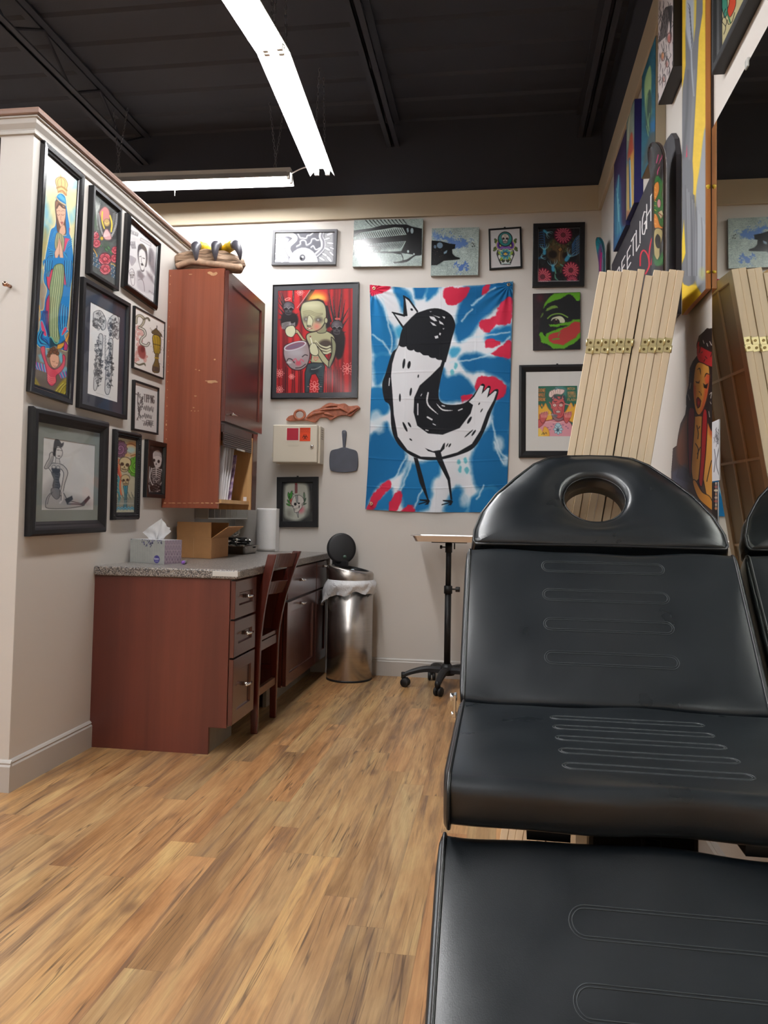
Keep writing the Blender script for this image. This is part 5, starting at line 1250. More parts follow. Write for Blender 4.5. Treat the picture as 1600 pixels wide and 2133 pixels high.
    a.poly([(800, 1190), (880, 1160), (940, 1060), (975, 930), (965, 1050), (930, 1150), (850, 1240), (790, 1250)], (232, 166, 60), .8, ol=(130, 70, 30), ow=6); a.line([(545, 640), (560, 780), (548, 850)], (236, 170, 60), 12)
    a.poly([(900, 1130), (945, 1200), (930, 1270), (880, 1260)], (196, 60, 110), .8, ol=NV, ow=8)
    # cherub
    WG = (120, 190, 210)
    for k in range(13):
        a.line([(460+k*14, 1420+k*4), (470+k*14, 1460+k*6), (500+k*12, 1520+k*4)], ((214, 90, 160), (40, 90, 180), (120, 200, 220))[k % 3], 13); a.line([(810+k*15, 1560-k*2), (830+k*14, 1600), (850+k*13, 1650-k*3)], ((214, 90, 160), (40, 90, 180), (60, 180, 200))[k % 3], 13)
    a.poly([(530, 1330), (620, 1300), (640, 1450), (560, 1420)], WG, 2, .8); a.poly([(880, 1480), (990, 1530), (900, 1560), (820, 1560)], WG, 2, .8); a.ell(620, 1290, 40, 60, WG, 2, .9); a.ell(850, 1370, 34, 80, WG, 2, .9, rot=-15)
    a.poly([(565, 1230), (620, 1215), (630, 1330), (660, 1440), (700, 1500), (760, 1530), (830, 1490), (870, 1420), (870, 1330), (905, 1350), (900, 1470), (850, 1560), (780, 1620), (780, 1700), (720, 1760), (660, 1700), (650, 1560), (620, 1440), (585, 1340)], (224, 76, 96), sm=True, ol=(110, 20, 60), ow=8)
    for k in range(4): a.line([(660, 1600+k*26), (700, 1640+k*26), (770, 1650+k*20)], (250, 150, 140), 7)
    a.ell(680, 1330, 26, 40, (232, 176, 150)); a.poly([(690, 1370), (720, 1320), (800, 1330), (820, 1400), (800, 1480), (750, 1510), (710, 1470)], (236, 182, 152), sm=True, ol=(140, 80, 60), ow=5)
    for x, y in ((690, 1300), (715, 1260), (745, 1240), (780, 1270), (800, 1310), (705, 1290), (760, 1290), (675, 1340)): a.ell(x, y, 24, 24, (120, 76, 48), ol=(60, 34, 24), ow=5)
    a.line([(728, 1415), (745, 1425), (762, 1418)], (120, 66, 50), 5); a.line([(780, 1440), (792, 1446), (803, 1440)], (120, 66, 50), 5); a.line([(745, 1480), (760, 1488), (775, 1482)], (180, 70, 70), 6)
PROF_W = [(0, .003), (.003, 0), (.020, .001), (.024, .006), (.032, .007), (.034, .011), (.036, .013)]
picture('L', [(85, 290), (176, 367), (155, 842), (53, 818)], .020, 'tall glossy black framed painting of a praying crowned woman over a winged cherub', PROF_W, FGL, d_madonna, group='pictures on the partition wall')
def d_eagle(a):
    a.img[:] = (84, 88, 86); a.mott(26, .12, 5); a.z(170, 360, 7.616)
    a.poly([(150, 580), (260, 700), (260, 900), (150, 880)], (84, 110, 84), 6, .8)
    for k in range(11): a.line([(215+k*9, 380+k*8+(k % 3)*30), (225+k*6, 560), (250+k*3, 900)], (214, 218, 212), 7, .8, taper=True)
    a.poly([(250, 760), (270, 600), (330, 545), (420, 560), (500, 620), (560, 620), (585, 900), (540, 1040), (440, 1100), (330, 1010), (280, 900)], (60, 58, 58), 2, .95, sm=True)
    for k in range(17):
        t = k/16; x = 262+60*t*t; y = 640+330*t; a.line([(x, y), (x+28, y+18)], WHT, 7, .9, taper=True)
        x = 585-110*t**2; y = 640+390*t; a.line([(x, y), (x-38, y+26)], WHT, 8, .9, taper=True); a.line([(x-52, y-6), (x-88, y+14)], (222, 222, 220), 6, .8, taper=True)
    a.poly([(285, 620), (360, 540), (420, 570), (445, 650), (430, 760), (340, 770), (300, 700)], (206, 130, 128), 1.5, sm=True, ol=(110, 60, 60), ow=4)
    a.line([(330, 620), (325, 760), (360, 880)], (226, 200, 60), 22); a.line([(450, 680), (480, 800), (470, 930)], (226, 200, 60), 24); a.ell(400, 790, 50, 60, (196, 160, 100), 1.5, ol=(80, 60, 40), ow=5); a.line([(370, 790), (400, 810), (430, 790)], (240, 220, 120), 10)
    a.poly([(340, 980), (400, 890), (450, 960), (470, 1050), (380, 1060)], (222, 170, 170), 1.5, sm=True, ol=(110, 40, 50), ow=5)
    for k in range(6): a.line([(345+k*8, 1010), (380+k*18, 900+k*16)], (250, 226, 226), 6)
    a.ell(320, 1040, 26, 30, (214, 180, 60), ol=(80, 60, 20), ow=5); a.poly([(340, 1120), (400, 1080), (450, 1140), (430, 1240), (360, 1220)], (70, 86, 70), 2, .9, sm=True)
    for x, y in ((300, 1150), (395, 1220), (430, 1190), (470, 1260)): a.ell(x, y, 34, 16, (84, 130, 84), rot=50, ol=(30, 50, 30), ow=4)
    for cx, cy, s in ((190, 1360, 1), (520, 1560, 1)):
        for r_ in range(6):
            for k in range(8):
                x = cx-50+k*26+(r_ % 2)*12; y = cy-110+r_*38+k*14; a.ell(x, y, 9, 14, (60+20*(r_ % 2), 140, 190) if (k+r_) % 2 else (232, 236, 236), 1, .95, ol=(16, 40, 70), ow=4)
    a.line([(170, 1180), (220, 1260), (250, 1330)], (226, 170, 60), 12); a.line([(470, 1440), (530, 1470), (580, 1530)], (226, 180, 60), 12)
    rose(a, 215, 1000, 62); rose(a, 235, 1120, 66); rose(a, 535, 1230, 60); rose(a, 525, 1360, 64); rose(a, 370, 1370, 96); rose(a, 375, 1530, 84)
    a.line([(240, 930), (170, 1010)], (250, 220, 220), 8)
PROF_B = [(0, .003), (.003, 0), (.020, 0), (.022, .006), (.024, .012)]
picture('L', [(188, 386), (256, 438), (248, 604), (173, 570)], .026, 'black framed chalk drawing of an eagle with red roses on dark paper', [(0, .002), (.002, 0), (.014, 0), (.016, .008), (.017, .012)], FBK, d_eagle, group='pictures on the partition wall')
def d_portrait(a):
    a.img[:] = (226, 222, 222); a.mott(10, .1, 8); a.z(170, 360, 7.616); G = (120, 112, 116); G2 = (170, 162, 168)
    a.poly([(760, 900), (900, 960), (890, 1000), (760, 960)], (206, 202, 202), 1, ol=G, ow=5); a.poly([(940, 1030), (1100, 1120), (1100, 1170), (930, 1070)], (210, 206, 206), 1, ol=G, ow=5)
    a.text('TALES', (778, 915), (18, 10), (-2, 34), (90, 84, 88), 4)
    for k in range(7): a.line([(740+k*16, 1150), (770+k*12, 1090+(k % 2)*40), (800+k*10, 1200)], G, 9, .8)
    a.poly([(760, 1320), (820, 1340), (860, 1380), (800, 1470), (770, 1400)], G2, 2, .9, sm=True, ol=G, ow=5)
    a.poly([(1080, 1200), (1140, 1260), (1160, 1420), (1160, 1620), (1090, 1500), (1060, 1400)], (96, 88, 92), 2.5, .9, sm=True); a.poly([(1030, 1560), (1130, 1640), (1160, 1780), (1060, 1700)], G, 2.5, .85)
    for k in range(10): a.line([(1080+k*12, 1180+k*12), (1100+k*9, 1350), (1090+k*10, 1640)], G2, 5, .7)
    a.poly([(880, 1560), (960, 1640), (1050, 1640), (1130, 1760), (1170, 1900), (1000, 1900), (880, 1800)], (196, 190, 194), 2, .9, sm=True)
    a.poly([(885, 1560), (930, 1540), (1000, 1640), (960, 1700), (890, 1640)], (130, 122, 126), 2, .9)
    a.poly([(890, 1210), (910, 1140), (970, 1130), (1030, 1210), (1045, 1340), (1030, 1480), (1000, 1500), (990, 1560), (950, 1560), (920, 1480), (890, 1330)], (74, 68, 72), sm=True)
    a.poly([(915, 1240), (960, 1210), (1010, 1270), (1020, 1400), (990, 1530), (950, 1540), (920, 1450), (905, 1330)], (236, 232, 230), 1.2, sm=True)
    a.line([(920, 1330), (945, 1325)], K, 10); a.line([(970, 1350), (1000, 1360)], K, 10); a.line([(950, 1340), (948, 1410), (960, 1420)], G, 6); a.poly([(940, 1440), (965, 1432), (985, 1470), (950, 1470)], K, 1.0)
    a.line([(750, 1560), (770, 1640), (800, 1780), (840, 1760), (840, 1600), (800, 1520), (750, 1560)], G, 9, .8); skull(a, 800, 1620, 44, (210, 206, 206), (84, 78, 82), ol=4); a.line([(900, 1700), (960, 1690), (990, 1780), (1000, 1880)], G, 10, .8)
    a.text('POE', (1070, 1865), (26, 16), (-2, 30), G, 5)
picture('L', [(260, 443), (336, 504), (334, 648), (250, 598)], .028, 'black framed pencil portrait of a moustached man with a raven', [(0, .012), (.010, .002), (.016, 0), (.020, .004), (.028, .010), (.031, .016)], FGL, d_portrait, group='pictures on the partition wall')
def d_sleeves(a):
    a.img[:] = (232, 230, 228); a.z(0, 650, 4.0); G = (70, 70, 74)
    def patch(pts, seed):
        a.poly(pts, (206, 206, 206), sm=True, ol=(40, 40, 44), ow=4); rs = np.random.RandomState(seed); P = np.array(pts); x0, y0 = P.min(0); x1, y1 = P.max(0); c = P.mean(0)
        for _ in range(int((x1-x0)*(y1-y0)/240)):
            x, y = x0+rs.rand()*(x1-x0), y0+rs.rand()*(y1-y0)
            if (abs(x-c[0])/(x1-x0)*2)**2+(abs(y-c[1])/(y1-y0)*2)**2 > .8: continue
            a.ell(x, y, 4+rs.rand()*9, 3+rs.rand()*7, (236, 236, 236) if rs.rand() < .5 else (70+rs.rand()*80,)*3, .5, .9, rot=rs.rand()*180, ol=(50, 50, 54), ow=2.5, n=9)
            a.line([(x, y), (x+rs.randn()*10, y+rs.randn()*12)], (40, 40, 44), 3)
    patch([(785, 0), (840, -10), (880, 60), (880, 130), (850, 150), (820, 100), (800, 135), (775, 100), (778, 40)], 1); patch([(900, 80), (950, 20), (990, 60), (990, 215), (960, 210), (955, 160), (930, 190), (905, 150)], 2)
    patch([(825, 190), (858, 200), (850, 330), (838, 430), (825, 560), (800, 650), (780, 630), (790, 480), (800, 370), (820, 320)], 3); patch([(908, 230), (940, 235), (935, 380), (930, 480), (925, 600), (905, 685), (875, 660), (880, 520), (890, 400), (910, 330)], 4)
    for k in range(9): a.line([(868, 195+k*26), (884, 199+k*26), (872, 210+k*26), (882, 215+k*26)], G, 3.5, sm=False)
    a.line([(800, 672), (920, 712)], (190, 190, 190), 3)
MATK = simple('charcoal_mat', (46, 50, 62), .5, var=.25, scale=5)
picture('L', [(170, 578), (277, 635), (262, 873), (153, 848)], .020, 'wide black framed sheet of black and white tattoo sleeve designs on a dark mat', [(0, .002), (.002, 0), (.018, 0), (.020, .008), (.022, .012)], FBK, d_sleeves, mat=(.07, MATK), opx=[(191, 627.5), (252, 663.8), (243, 836), (180.5, 820.5)], group='pictures on the partition wall')
def d_snake(a):
    a.img[:] = (234, 228, 222); a.z(0, 650, 4.0)
    rs = np.random.RandomState(3)
    for cx, cy in ((1150, 150), (1170, 190), (1130, 210), (1160, 260), (1190, 320), (1150, 340), (1140, 390), (1210, 380)):
        for _ in range(9): a.ell(cx+rs.randn()*14, cy+rs.randn()*16, 10, 9, (222, 176, 166), 1, .8, ol=(190, 120, 112), ow=2)
    a.poly([(1150, 290), (1190, 280), (1215, 340), (1200, 390), (1160, 370)], (140, 60, 56), 1.5, .9, sm=True); a.ell(1190, 310, 18, 26, (110, 40, 40), 1.5)
    S = [(1135, 90), (1140, 40), (1170, 30), (1200, 60), (1190, 100), (1160, 130)]; a.line(S, (96, 92, 76), 22); a.line(S, (190, 184, 160), 10); a.line([(1200, 60), (1230, 50), (1245, 70)], (96, 92, 76), 16)
    S = [(1160, 130), (1200, 150), (1210, 190), (1180, 220), (1175, 260), (1220, 280), (1240, 260)]; a.line(S, (70, 68, 60), 22); a.line(S, (222, 220, 206), 11)
    S = [(1120, 420), (1160, 440), (1200, 430), (1212, 450)]; a.line(S, (96, 92, 70), 16, taper=True)
    Y_ = (196, 164, 40)
    a.line([(1308, 115), (1306, 140)], K, 6); a.poly([(1262, 165), (1300, 135), (1345, 185), (1350, 205), (1320, 200), (1270, 180)], (90, 78, 48), ol=K, ow=4)
    a.poly([(1275, 195), (1335, 210), (1338, 290), (1330, 345), (1290, 345), (1278, 290)], Y_, sm=True, ol=K, ow=5)
    for k in range(4): a.line([(1288+k*13, 200+k*3), (1284+k*14, 270), (1294+k*10, 340)], K, 3.5)
    a.line([(1276, 265), (1338, 280)], K, 5); a.poly([(1296, 350), (1322, 352), (1318, 400), (1330, 460), (1322, 505), (1275, 498), (1272, 455), (1292, 400)], (110, 92, 44), sm=True, ol=K, ow=4); a.line([(1290, 380), (1322, 385)], Y_, 8); a.poly([(1275, 450), (1325, 460), (1325, 500), (1272, 490)], (66, 62, 56), .8)
    for _ in range(46): a.line([(x := 1255+rs.rand()*110, y := 120+rs.rand()*390), (x+rs.randn()*4, y+6)], (120, 100, 80), 3)
picture('L', [(277, 637), (346, 672), (341, 790), (272, 766)], .014, 'thin black framed drawing of a snake with a yellow lantern', [(0, .001), (.001, 0), (.006, 0), (.007, .003)], FBK, d_snake, glass=True, group='pictures on the partition wall')
def d_tipping(a):
    a.img[:] = (226, 224, 222); a.z(0, 650, 4.0); I = (54, 52, 54)
    rs = np.random.RandomState(9)
    for k in range(26):
        x, y = 1140+rs.rand()*40, 680+k*8.5; a.line([(x, y), (x+14+rs.randn()*8, y-14+rs.randn()*8), (x+6, y+10)], I, 3.5)
    a.line([(1150, 670), (1148, 760), (1160, 850), (1140, 900)], I, 6); a.text('TIPPING', (1200, 685), (11, 2), (2, 62), I, 5, gap=.28)
    for r_, (y, n) in enumerate(((775, 6), (840, 5), (905, 5))):
        pts = [(1196, y+20)]
        for k in range(n*2): pts.append((1200+k*7.2, y+(6 if k % 2 else 42)+(rs.rand()-.5)*12+k*1.2))
        a.line(pts, I, 3.6)
    a.text('FREE', (1222, 900), (11, 2), (1, 34), I, 4); a.line([(1185, 905), (1215, 912)], I, 3); a.line([(1220, 940), (1275, 944)], (150, 148, 148), 3)
picture('L', [(277, 791), (334, 809), (329, 905), (270, 896)], .016, 'small black framed hand-lettered tipping note below the snake drawing', [(0, .001), (.001, 0), (.008, 0), (.009, .004), (.010, .006)], FBK, d_tipping, group='pictures on the partition wall')
def d_pinup(a):
    a.img[:] = (220, 220, 218); a.mott(6, .04, 2); a.z(0, 650, 4.0); D = (50, 50, 54); S_ = (206, 204, 202); M_ = (120, 120, 122)
    a.poly([(350, 1500), (450, 1380), (480, 1400), (500, 1500), (700, 1560), (760, 1600), (700, 1640), (360, 1630)], (160, 160, 160), 9, .75, sm=True); a.poly([(600, 1080), (800, 1100), (790, 1240), (650, 1200)], (206, 206, 204), 14, .7)
    a.poly([(395, 1540), (440, 1500), (520, 1500), (560, 1560), (610, 1580), (690, 1600), (690, 1615), (560, 1635), (400, 1635), (380, 1600)], (170, 168, 168), 1, sm=True, ol=D, ow=5)
    a.poly([(540, 1560), (600, 1530), (608, 1560), (560, 1600)], D, .8); a.poly([(670, 1600), (740, 1530), (752, 1550), (700, 1612)], D, .8, sm=False); a.line([(560, 1600), (640, 1600), (690, 1610)], D, 7)
    a.poly([(400, 1290), (430, 1260), (500, 1265), (540, 1290), (565, 1340), (540, 1430), (520, 1520), (500, 1520), (520, 1420), (530, 1340), (500, 1310), (490, 1400), (500, 1460), (440, 1460), (450, 1380), (420, 1320)], S_, 1, sm=True, ol=D, ow=4.5)
    a.poly([(430, 1340), (460, 1330), (500, 1345), (490, 1400), (500, 1450), (480, 1490), (440, 1480), (450, 1400)], (84, 86, 92), .9, sm=True, ol=D, ow=4)
    for k in range(6): a.line([(462, 1350+k*22), (486, 1354+k*22)], (30, 30, 34), 4)
    a.poly([(430, 1300), (462, 1296), (496, 1306), (500, 1334), (470, 1345), (440, 1336)], (60, 60, 64), .9, sm=True); a.ell(448, 1290, 16, 14, S_, 1, ol=D, ow=3); a.ell(484, 1294, 15, 14, S_, 1, ol=D, ow=3)
    a.poly([(430, 1470), (490, 1470), (500, 1530), (470, 1560), (430, 1520)], M_, 1, sm=True, ol=D, ow=4); a.line([(440, 1500), (410, 1540), (395, 1600)], D, 4); a.line([(520, 1500), (520, 1560), (500, 1590)], S_, 15); a.line([(512, 1500), (510, 1570)], D, 3)
    a.poly([(415, 1180), (440, 1170), (440, 1240), (400, 1300), (370, 1300), (390, 1250), (408, 1220)], S_, 1, sm=True, ol=D, ow=4.5); a.poly([(430, 1200), (440, 1200), (436, 1250), (402, 1296), (380, 1296)], (160, 158, 158), 1.2, .8)
    a.poly([(455, 1140), (500, 1130), (520, 1160), (515, 1200), (485, 1225), (460, 1200)], (216, 214, 212), .9, sm=True, ol=D, ow=4)
    a.poly([(445, 1130), (455, 1070), (475, 1055), (500, 1075), (512, 1095), (530, 1085), (528, 1110), (510, 1130), (480, 1120), (466, 1160), (462, 1200), (445, 1190)], (46, 46, 50), .9, sm=True); a.line([(478, 1150), (494, 1150)], D, 5); a.line([(502, 1152), (516, 1156)], D, 4); a.line([(484, 1200), (500, 1200)], D, 6)
    a.poly([(465, 1215), (495, 1222), (500, 1265), (460, 1260)], S_, 1, ol=D, ow=3)
    for _ in range(14): a.line([(RS.rand()*130+410, RS.rand()*90+1230), (RS.rand()*130+410, RS.rand()*90+1240)], M_, 2, .4)
MATG = simple('grey_mat', (128, 134, 128), .6, var=.08, scale=4)
picture('L', [(62, 847), (233, 880), (221, 1109), (46, 1117)], .030, 'largest thick black frame, low on the partition: kneeling pin-up drawing on a grey mat', [(0, .008), (.008, .001), (.022, 0), (.030, .004), (.038, .010), (.043, .012), (.050, .017), (.053, .019)], FBK, d_pinup, mat=(.05, MATG), opx=[(93, 912), (200.75, 926.75), (192.5, 1062), (85, 1062)], group='pictures on the partition wall')
def d_skulls(a):
    a.img[:] = (190, 186, 160); a.mott(14, .1, 4); a.z(0, 650, 4.0)
    a.poly([(1060, 1090), (1160, 1100), (1160, 1240), (1100, 1200), (1040, 1200)], (214, 160, 100), 3, .85, sm=True)
    for p in ([(1040, 1110), (1100, 1100), (1160, 1140)], [(1090, 1200), (1130, 1190), (1160, 1230)], [(1040, 1130), (1060, 1160), (1090, 1180)]): a.line(p, (140, 80, 44), 8)
    a.ell(1090, 1150, 40, 30, (170, 206, 206), 4, .9)
    for cx, cy, r_, c in ((1003, 1140, 52, (122, 84, 112)), (1132, 1290, 62, (96, 170, 50))):
        for k in range(12):
            an = k*30; a.ell(cx+r_*.8*math.cos(math.radians(an)), cy+r_*1.1*math.sin(math.radians(an)), r_*.34, r_*.30, c, 1, .95, ol=(40, 50, 30), ow=3)
        a.ell(cx, cy, r_*.8, r_*1.0, c, 1); a.line([(cx+(4+k*r_*.062)*math.cos(k*.72), cy+(4+k*r_*.075)*math.sin(k*.72)) for k in range(15)], tuple(v*.35 for v in c), 6); a.line([(cx+(2+k*r_*.062)*math.cos(k*.72+.5), cy+(2+k*r_*.075)*math.sin(k*.72+.5)) for k in range(14)], tuple(min(255, v*1.5+30) for v in c), 4)
    a.line([(970, 1230), (975, 1300), (1010, 1380)], (200, 80, 66), 22); a.line([(990, 1230), (1000, 1330), (1030, 1420)], (226, 130, 90), 14)
    for k in range(5): a.line([(985-k*8, 1370+k*26), (1000, 1440+k*22), (985, 1600)], (60, 160, 176), 13); a.line([(1030+k*8, 1450), (1040+k*4, 1530), (1030+k*6, 1640)], (70, 170, 186) if k % 2 else (20, 90, 110), 9)
    for k in range(22):
        x = 960+k*9.5; a.line([(x+8, 1640), (x+4, 1560), (x-8, 1500+(k % 3)*22)], (84, 96, 92), 4); a.line([(x+8, 1600), (x+18, 1570)], (206, 206, 196), 4)
    for k in range(14): a.ell(960+k*14, 1630+(k % 2)*10, 10, 9, (90, 176, 206), 1, .9, ol=(30, 80, 120), ow=2)
    a.line([(1010, 1380), (1000, 1450), (1010, 1520)], (214, 120, 80), 16)
    skull(a, 1040, 1270, 54, (216, 200, 156), (60, 44, 30), .15, 5); skull(a, 1046, 1400, 40, (206, 190, 146), (60, 44, 30), -.1, 4)
PROF_O = [(0, .008), (.008, 0), (.014, .002), (.018, .010), (.024, .012), (.026, .006), (.032, .012), (.034, .016)]
pt_ = picture('L', [(236, 893), (299, 906), (291, 1081), (226, 1084)], .024, 'ornate black framed painting of two skulls with purple and green swirls', PROF_O, FBK, d_skulls, group='pictures on the partition wall')
C, U, V, W, H, nn = rect_on('L', [(236, 893), (299, 906), (291, 1081), (226, 1084)], .024)
mb = MB()
for s_ in range(2):
    for k in range(24): mb.sphere(C+U*(W*(k+.5)/24)+V*(.020+(H-.04)*s_)-nn*.006, .0042, 6)
    for k in range(44): mb.sphere(C+V*(H*(k+.5)/44)+U*(.020+(W-.04)*s_)-nn*.006, .0042, 6)
obj('beaded_moulding', mb, FBK, pt_)
def d_skeleton(a):
    a.img[:] = (22, 19, 20); a.z(0, 650, 4.0); Wt = (222, 218, 216); rs = np.random.RandomState(2)
    a.ell(1305, 1160, 22, 18, (150, 148, 148), 3, .7); a.ell(1270, 1130, 16, 22, (120, 118, 118), 3, .7)
    a.poly([(1272, 1190), (1285, 1160), (1320, 1150), (1345, 1180), (1350, 1240), (1335, 1290), (1300, 1300), (1280, 1260)], Wt, 1, sm=True, ol=K, ow=4)
    for k in range(4): a.line([(1285, 1170+k*10), (1320, 1160+k*11), (1345, 1180+k*10)], (130, 128, 128), 4)
    a.ell(1285, 1235, 9, 13, K); a.ell(1322, 1245, 10, 14, K); a.poly([(1302, 1255), (1296, 1272), (1308, 1272)], K)
    for k in range(7): a.line([(1262+k*2, 1310+k*16), (1300, 1300+k*17), (1345-k*2, 1318+k*16)], Wt, 7); 
    a.line([(1302, 1295), (1302, 1420)], Wt, 8)
    for _ in range(60): a.ell(1240+rs.rand()*100, 1370+rs.rand()*140, 4+rs.rand()*6, 3+rs.rand()*5, Wt if rs.rand() < .7 else (120, 116, 116), .7, .9, ol=K, ow=2.5, n=8)
    for p in ([(1370, 1150), (1365, 1260)], [(1246, 1290), (1240, 1420)], [(1375, 1300), (1360, 1400)], [(1238, 1440), (1250, 1500)]): a.line(p, (200, 198, 198), 7, taper=True)
    a.line([(1262, 1300), (1250, 1380), (1270, 1440)], Wt, 8); a.line([(1345, 1310), (1365, 1380), (1340, 1430)], Wt, 8)
picture('L', [(302, 915), (353, 925), (343, 1038), (296, 1036)], .022, 'smallest black framed picture on the partition: white skeleton with praying hands on black', [(0, .002), (.002, 0), (.018, .002), (.026, .010), (.028, .014)], FGL, d_skeleton, group='pictures on the partition wall')
# ================================================================= BACK WALL PICTURES
GB = 'pictures on the back wall'
def d_eye(a):
    a.img[:] = (104, 104, 112); a.mott(8, .15, 2); a.z(560, 470, 10.667); D = (96, 96, 104); Wt = (250, 250, 250); Mg = (196, 196, 200)
    rs = np.random.RandomState(4)
    a.poly([(140, 170), (330, 230), (450, 300), (400, 420), (390, 560), (440, 690), (450, 810), (140, 810)], (176, 176, 180), 2); a.poly([(1430, 150), (1240, 170), (1230, 330), (1250, 500), (1190, 640), (1100, 700), (1110, 810), (1430, 810)], (176, 176, 180), 2)
    for x, y, r_, an in ((200, 300, 90, 30), (330, 270, 60, 20), (190, 430, 80, 10), (300, 350, 70, 35), (280, 510, 80, 5), (180, 610, 70, -20), (320, 620, 80, -30), (200, 750, 90, -35), (340, 760, 90, -40), (250, 380, 60, 30),
                         (1350, 190, 80, -15), (1300, 290, 70, -15), (1360, 390, 80, 5), (1300, 520, 80, 25), (1390, 620, 70, 45), (1250, 650, 80, 30), (1340, 740, 90, 50), (1180, 740, 80, 30), (1400, 500, 60, 20)):
        a.ell(x, y, r_, r_*.38, (236, 236, 238), 1, .95, rot=an, ol=(90, 90, 98), ow=7); a.line([(x-r_*.6, y+8), (x, y+4), (x+r_*.5, y)], (170, 170, 176), 10, .8)
    a.line([(140, 200), (300, 200), (450, 190), (560, 240), (580, 300), (500, 380), (440, 440), (430, 540), (480, 640)], (90, 90, 98), 118); a.line([(140, 200), (300, 200), (450, 190), (560, 240), (580, 300), (500, 380), (440, 440), (430, 540), (480, 640)], Wt, 104); a.line([(450, 470), (455, 560), (490, 620)], (206, 206, 210), 42)
    a.line([(1180, 150), (1160, 240), (1200, 350), (1200, 480), (1130, 580), (1040, 660)], (240, 240, 242), 96); a.line([(1190, 160), (1175, 250), (1215, 350), (1210, 490), (1130, 590), (1050, 660)], (140, 140, 148), 46)
    for p in ([(650, 190), (700, 270), (750, 275), (830, 280), (860, 220), (920, 210), (980, 160)], [(620, 460), (700, 410), (700, 350), (760, 320), (820, 350), (840, 430), (930, 380), (960, 300), (1030, 290), (1060, 320), (1110, 320)], [(940, 480), (990, 450), (1030, 520), (1070, 530), (1130, 495)]):
        a.line(p, (226, 226, 230), 26); a.line([(x, y+16) for x, y in p], (150, 150, 156), 22, .6, soft=2)
    a.ell(770, 840, 325, 350, Wt, ol=(150, 150, 156), ow=10); a.ell(770, 880, 300, 330, (252, 252, 252), 4)
    for k in range(22):
        an = math.radians(-200+k*11); a.line([(745+80*math.cos(an), 720+75*math.sin(an)), (745+140*math.cos(an), 720+110*math.sin(an))], (90, 90, 96), 7, taper=True)
    a.ell(745, 715, 62, 68, (96, 96, 104), ol=(60, 60, 66), ow=8); a.ell(722, 730, 26, 34, K); a.ell(752, 695, 26, 22, Wt)
picture('B', [(567, 479), (701, 477), (701, 551), (566.5, 552)], .024, 'wide grey framed drawing of a winged eyeball, top row nearest the cabinet', [(0, .002), (.002, 0), (.017, 0), (.018, .006), (.019, .009)], simple('grey_frame', (84, 84, 88), .4), d_eye, group=GB)
def silver(a, sd):
    a.img[:] = (160, 174, 170); a.mott(26, .06, sd); a.mott(34, .7, sd+1); a.speck(150, (70, 84, 84), (.2, .5), sd); a.speck(60, (220, 228, 224), (.3, .8), sd+2)
def d_fish(a):
    silver(a, 3); a.z(720, 440, 5.517); K2 = (20, 20, 22)
    for k in range(11): x = 225+k*43; a.line([(x, 95-k*.5), (x+40, 140), (x+95-k*5, 190-k*6)], K2, 12, taper='t')
    a.poly([(90, 222), (300, 195), (420, 160), (560, 150), (700, 150), (760, 175), (880, 200), (876, 500), (820, 500), (700, 580), (560, 590), (640, 570), (720, 545), (790, 500), (640, 480), (400, 480), (440, 470), (640, 460), (700, 330), (500, 350), (300, 375), (180, 375), (90, 385), (90, 350), (420, 300), (700, 270), (660, 190), (560, 185), (420, 210), (300, 225), (200, 240), (130, 260), (90, 260)], K2)
    for k in range(26): x = 110+k*23; y = 262-k*3.2; a.line([(x, y), (x+20, y+40), (x+46, y+88-k*.4)], K2, 10, taper=True)
    for k in range(20): x = 300+k*20; y = 350-k*1.0; a.line([(x, y), (x-22, y+46), (x-60, y+110-k*.5)], K2, 9, taper=True)
    a.poly([(90, 230), (220, 215), (160, 250), (90, 300)], K2, 1); a.poly([(90, 330), (420, 300), (700, 270), (720, 340), (420, 360), (180, 380), (90, 388)], K2)
    for k in range(16): a.line([(120+k*18, 375+k*2), (105+k*20, 430+(k % 3)*12), (95+k*20, 455)], K2, 6, .9)
    a.line([(90, 500), (120, 455), (300, 470), (480, 470), (640, 490)], K2, 12); a.line([(640, 490), (660, 540), (655, 580)], K2, 9); a.poly([(700, 200), (720, 190), (726, 230), (712, 250)], (150, 164, 168)); a.ell(763, 225, 17, 32, (150, 164, 168)); a.ell(718, 462, 12, 16, (190, 204, 204)); a.ell(786, 492, 9, 9, (190, 204, 204))
    a.poly([(664, 505), (760, 510), (700, 555), (664, 560)], (170, 184, 180)); a.line([(90, 385), (90, 620)], (170, 180, 176), 5, .6); a.line([(560, 590), (700, 575), (790, 510), (860, 500)], K2, 16)
EDG = simple('silver_canvas_edge', (150, 146, 138), .5, var=.2, scale=40)
canvas('B', [(737, 458), (881, 456), (879, 553), (735, 556)], .034, 'large silver canvas of a black fish skeleton, touching the tan band', EDG, d_fish, amat=ARTG, group=GB)
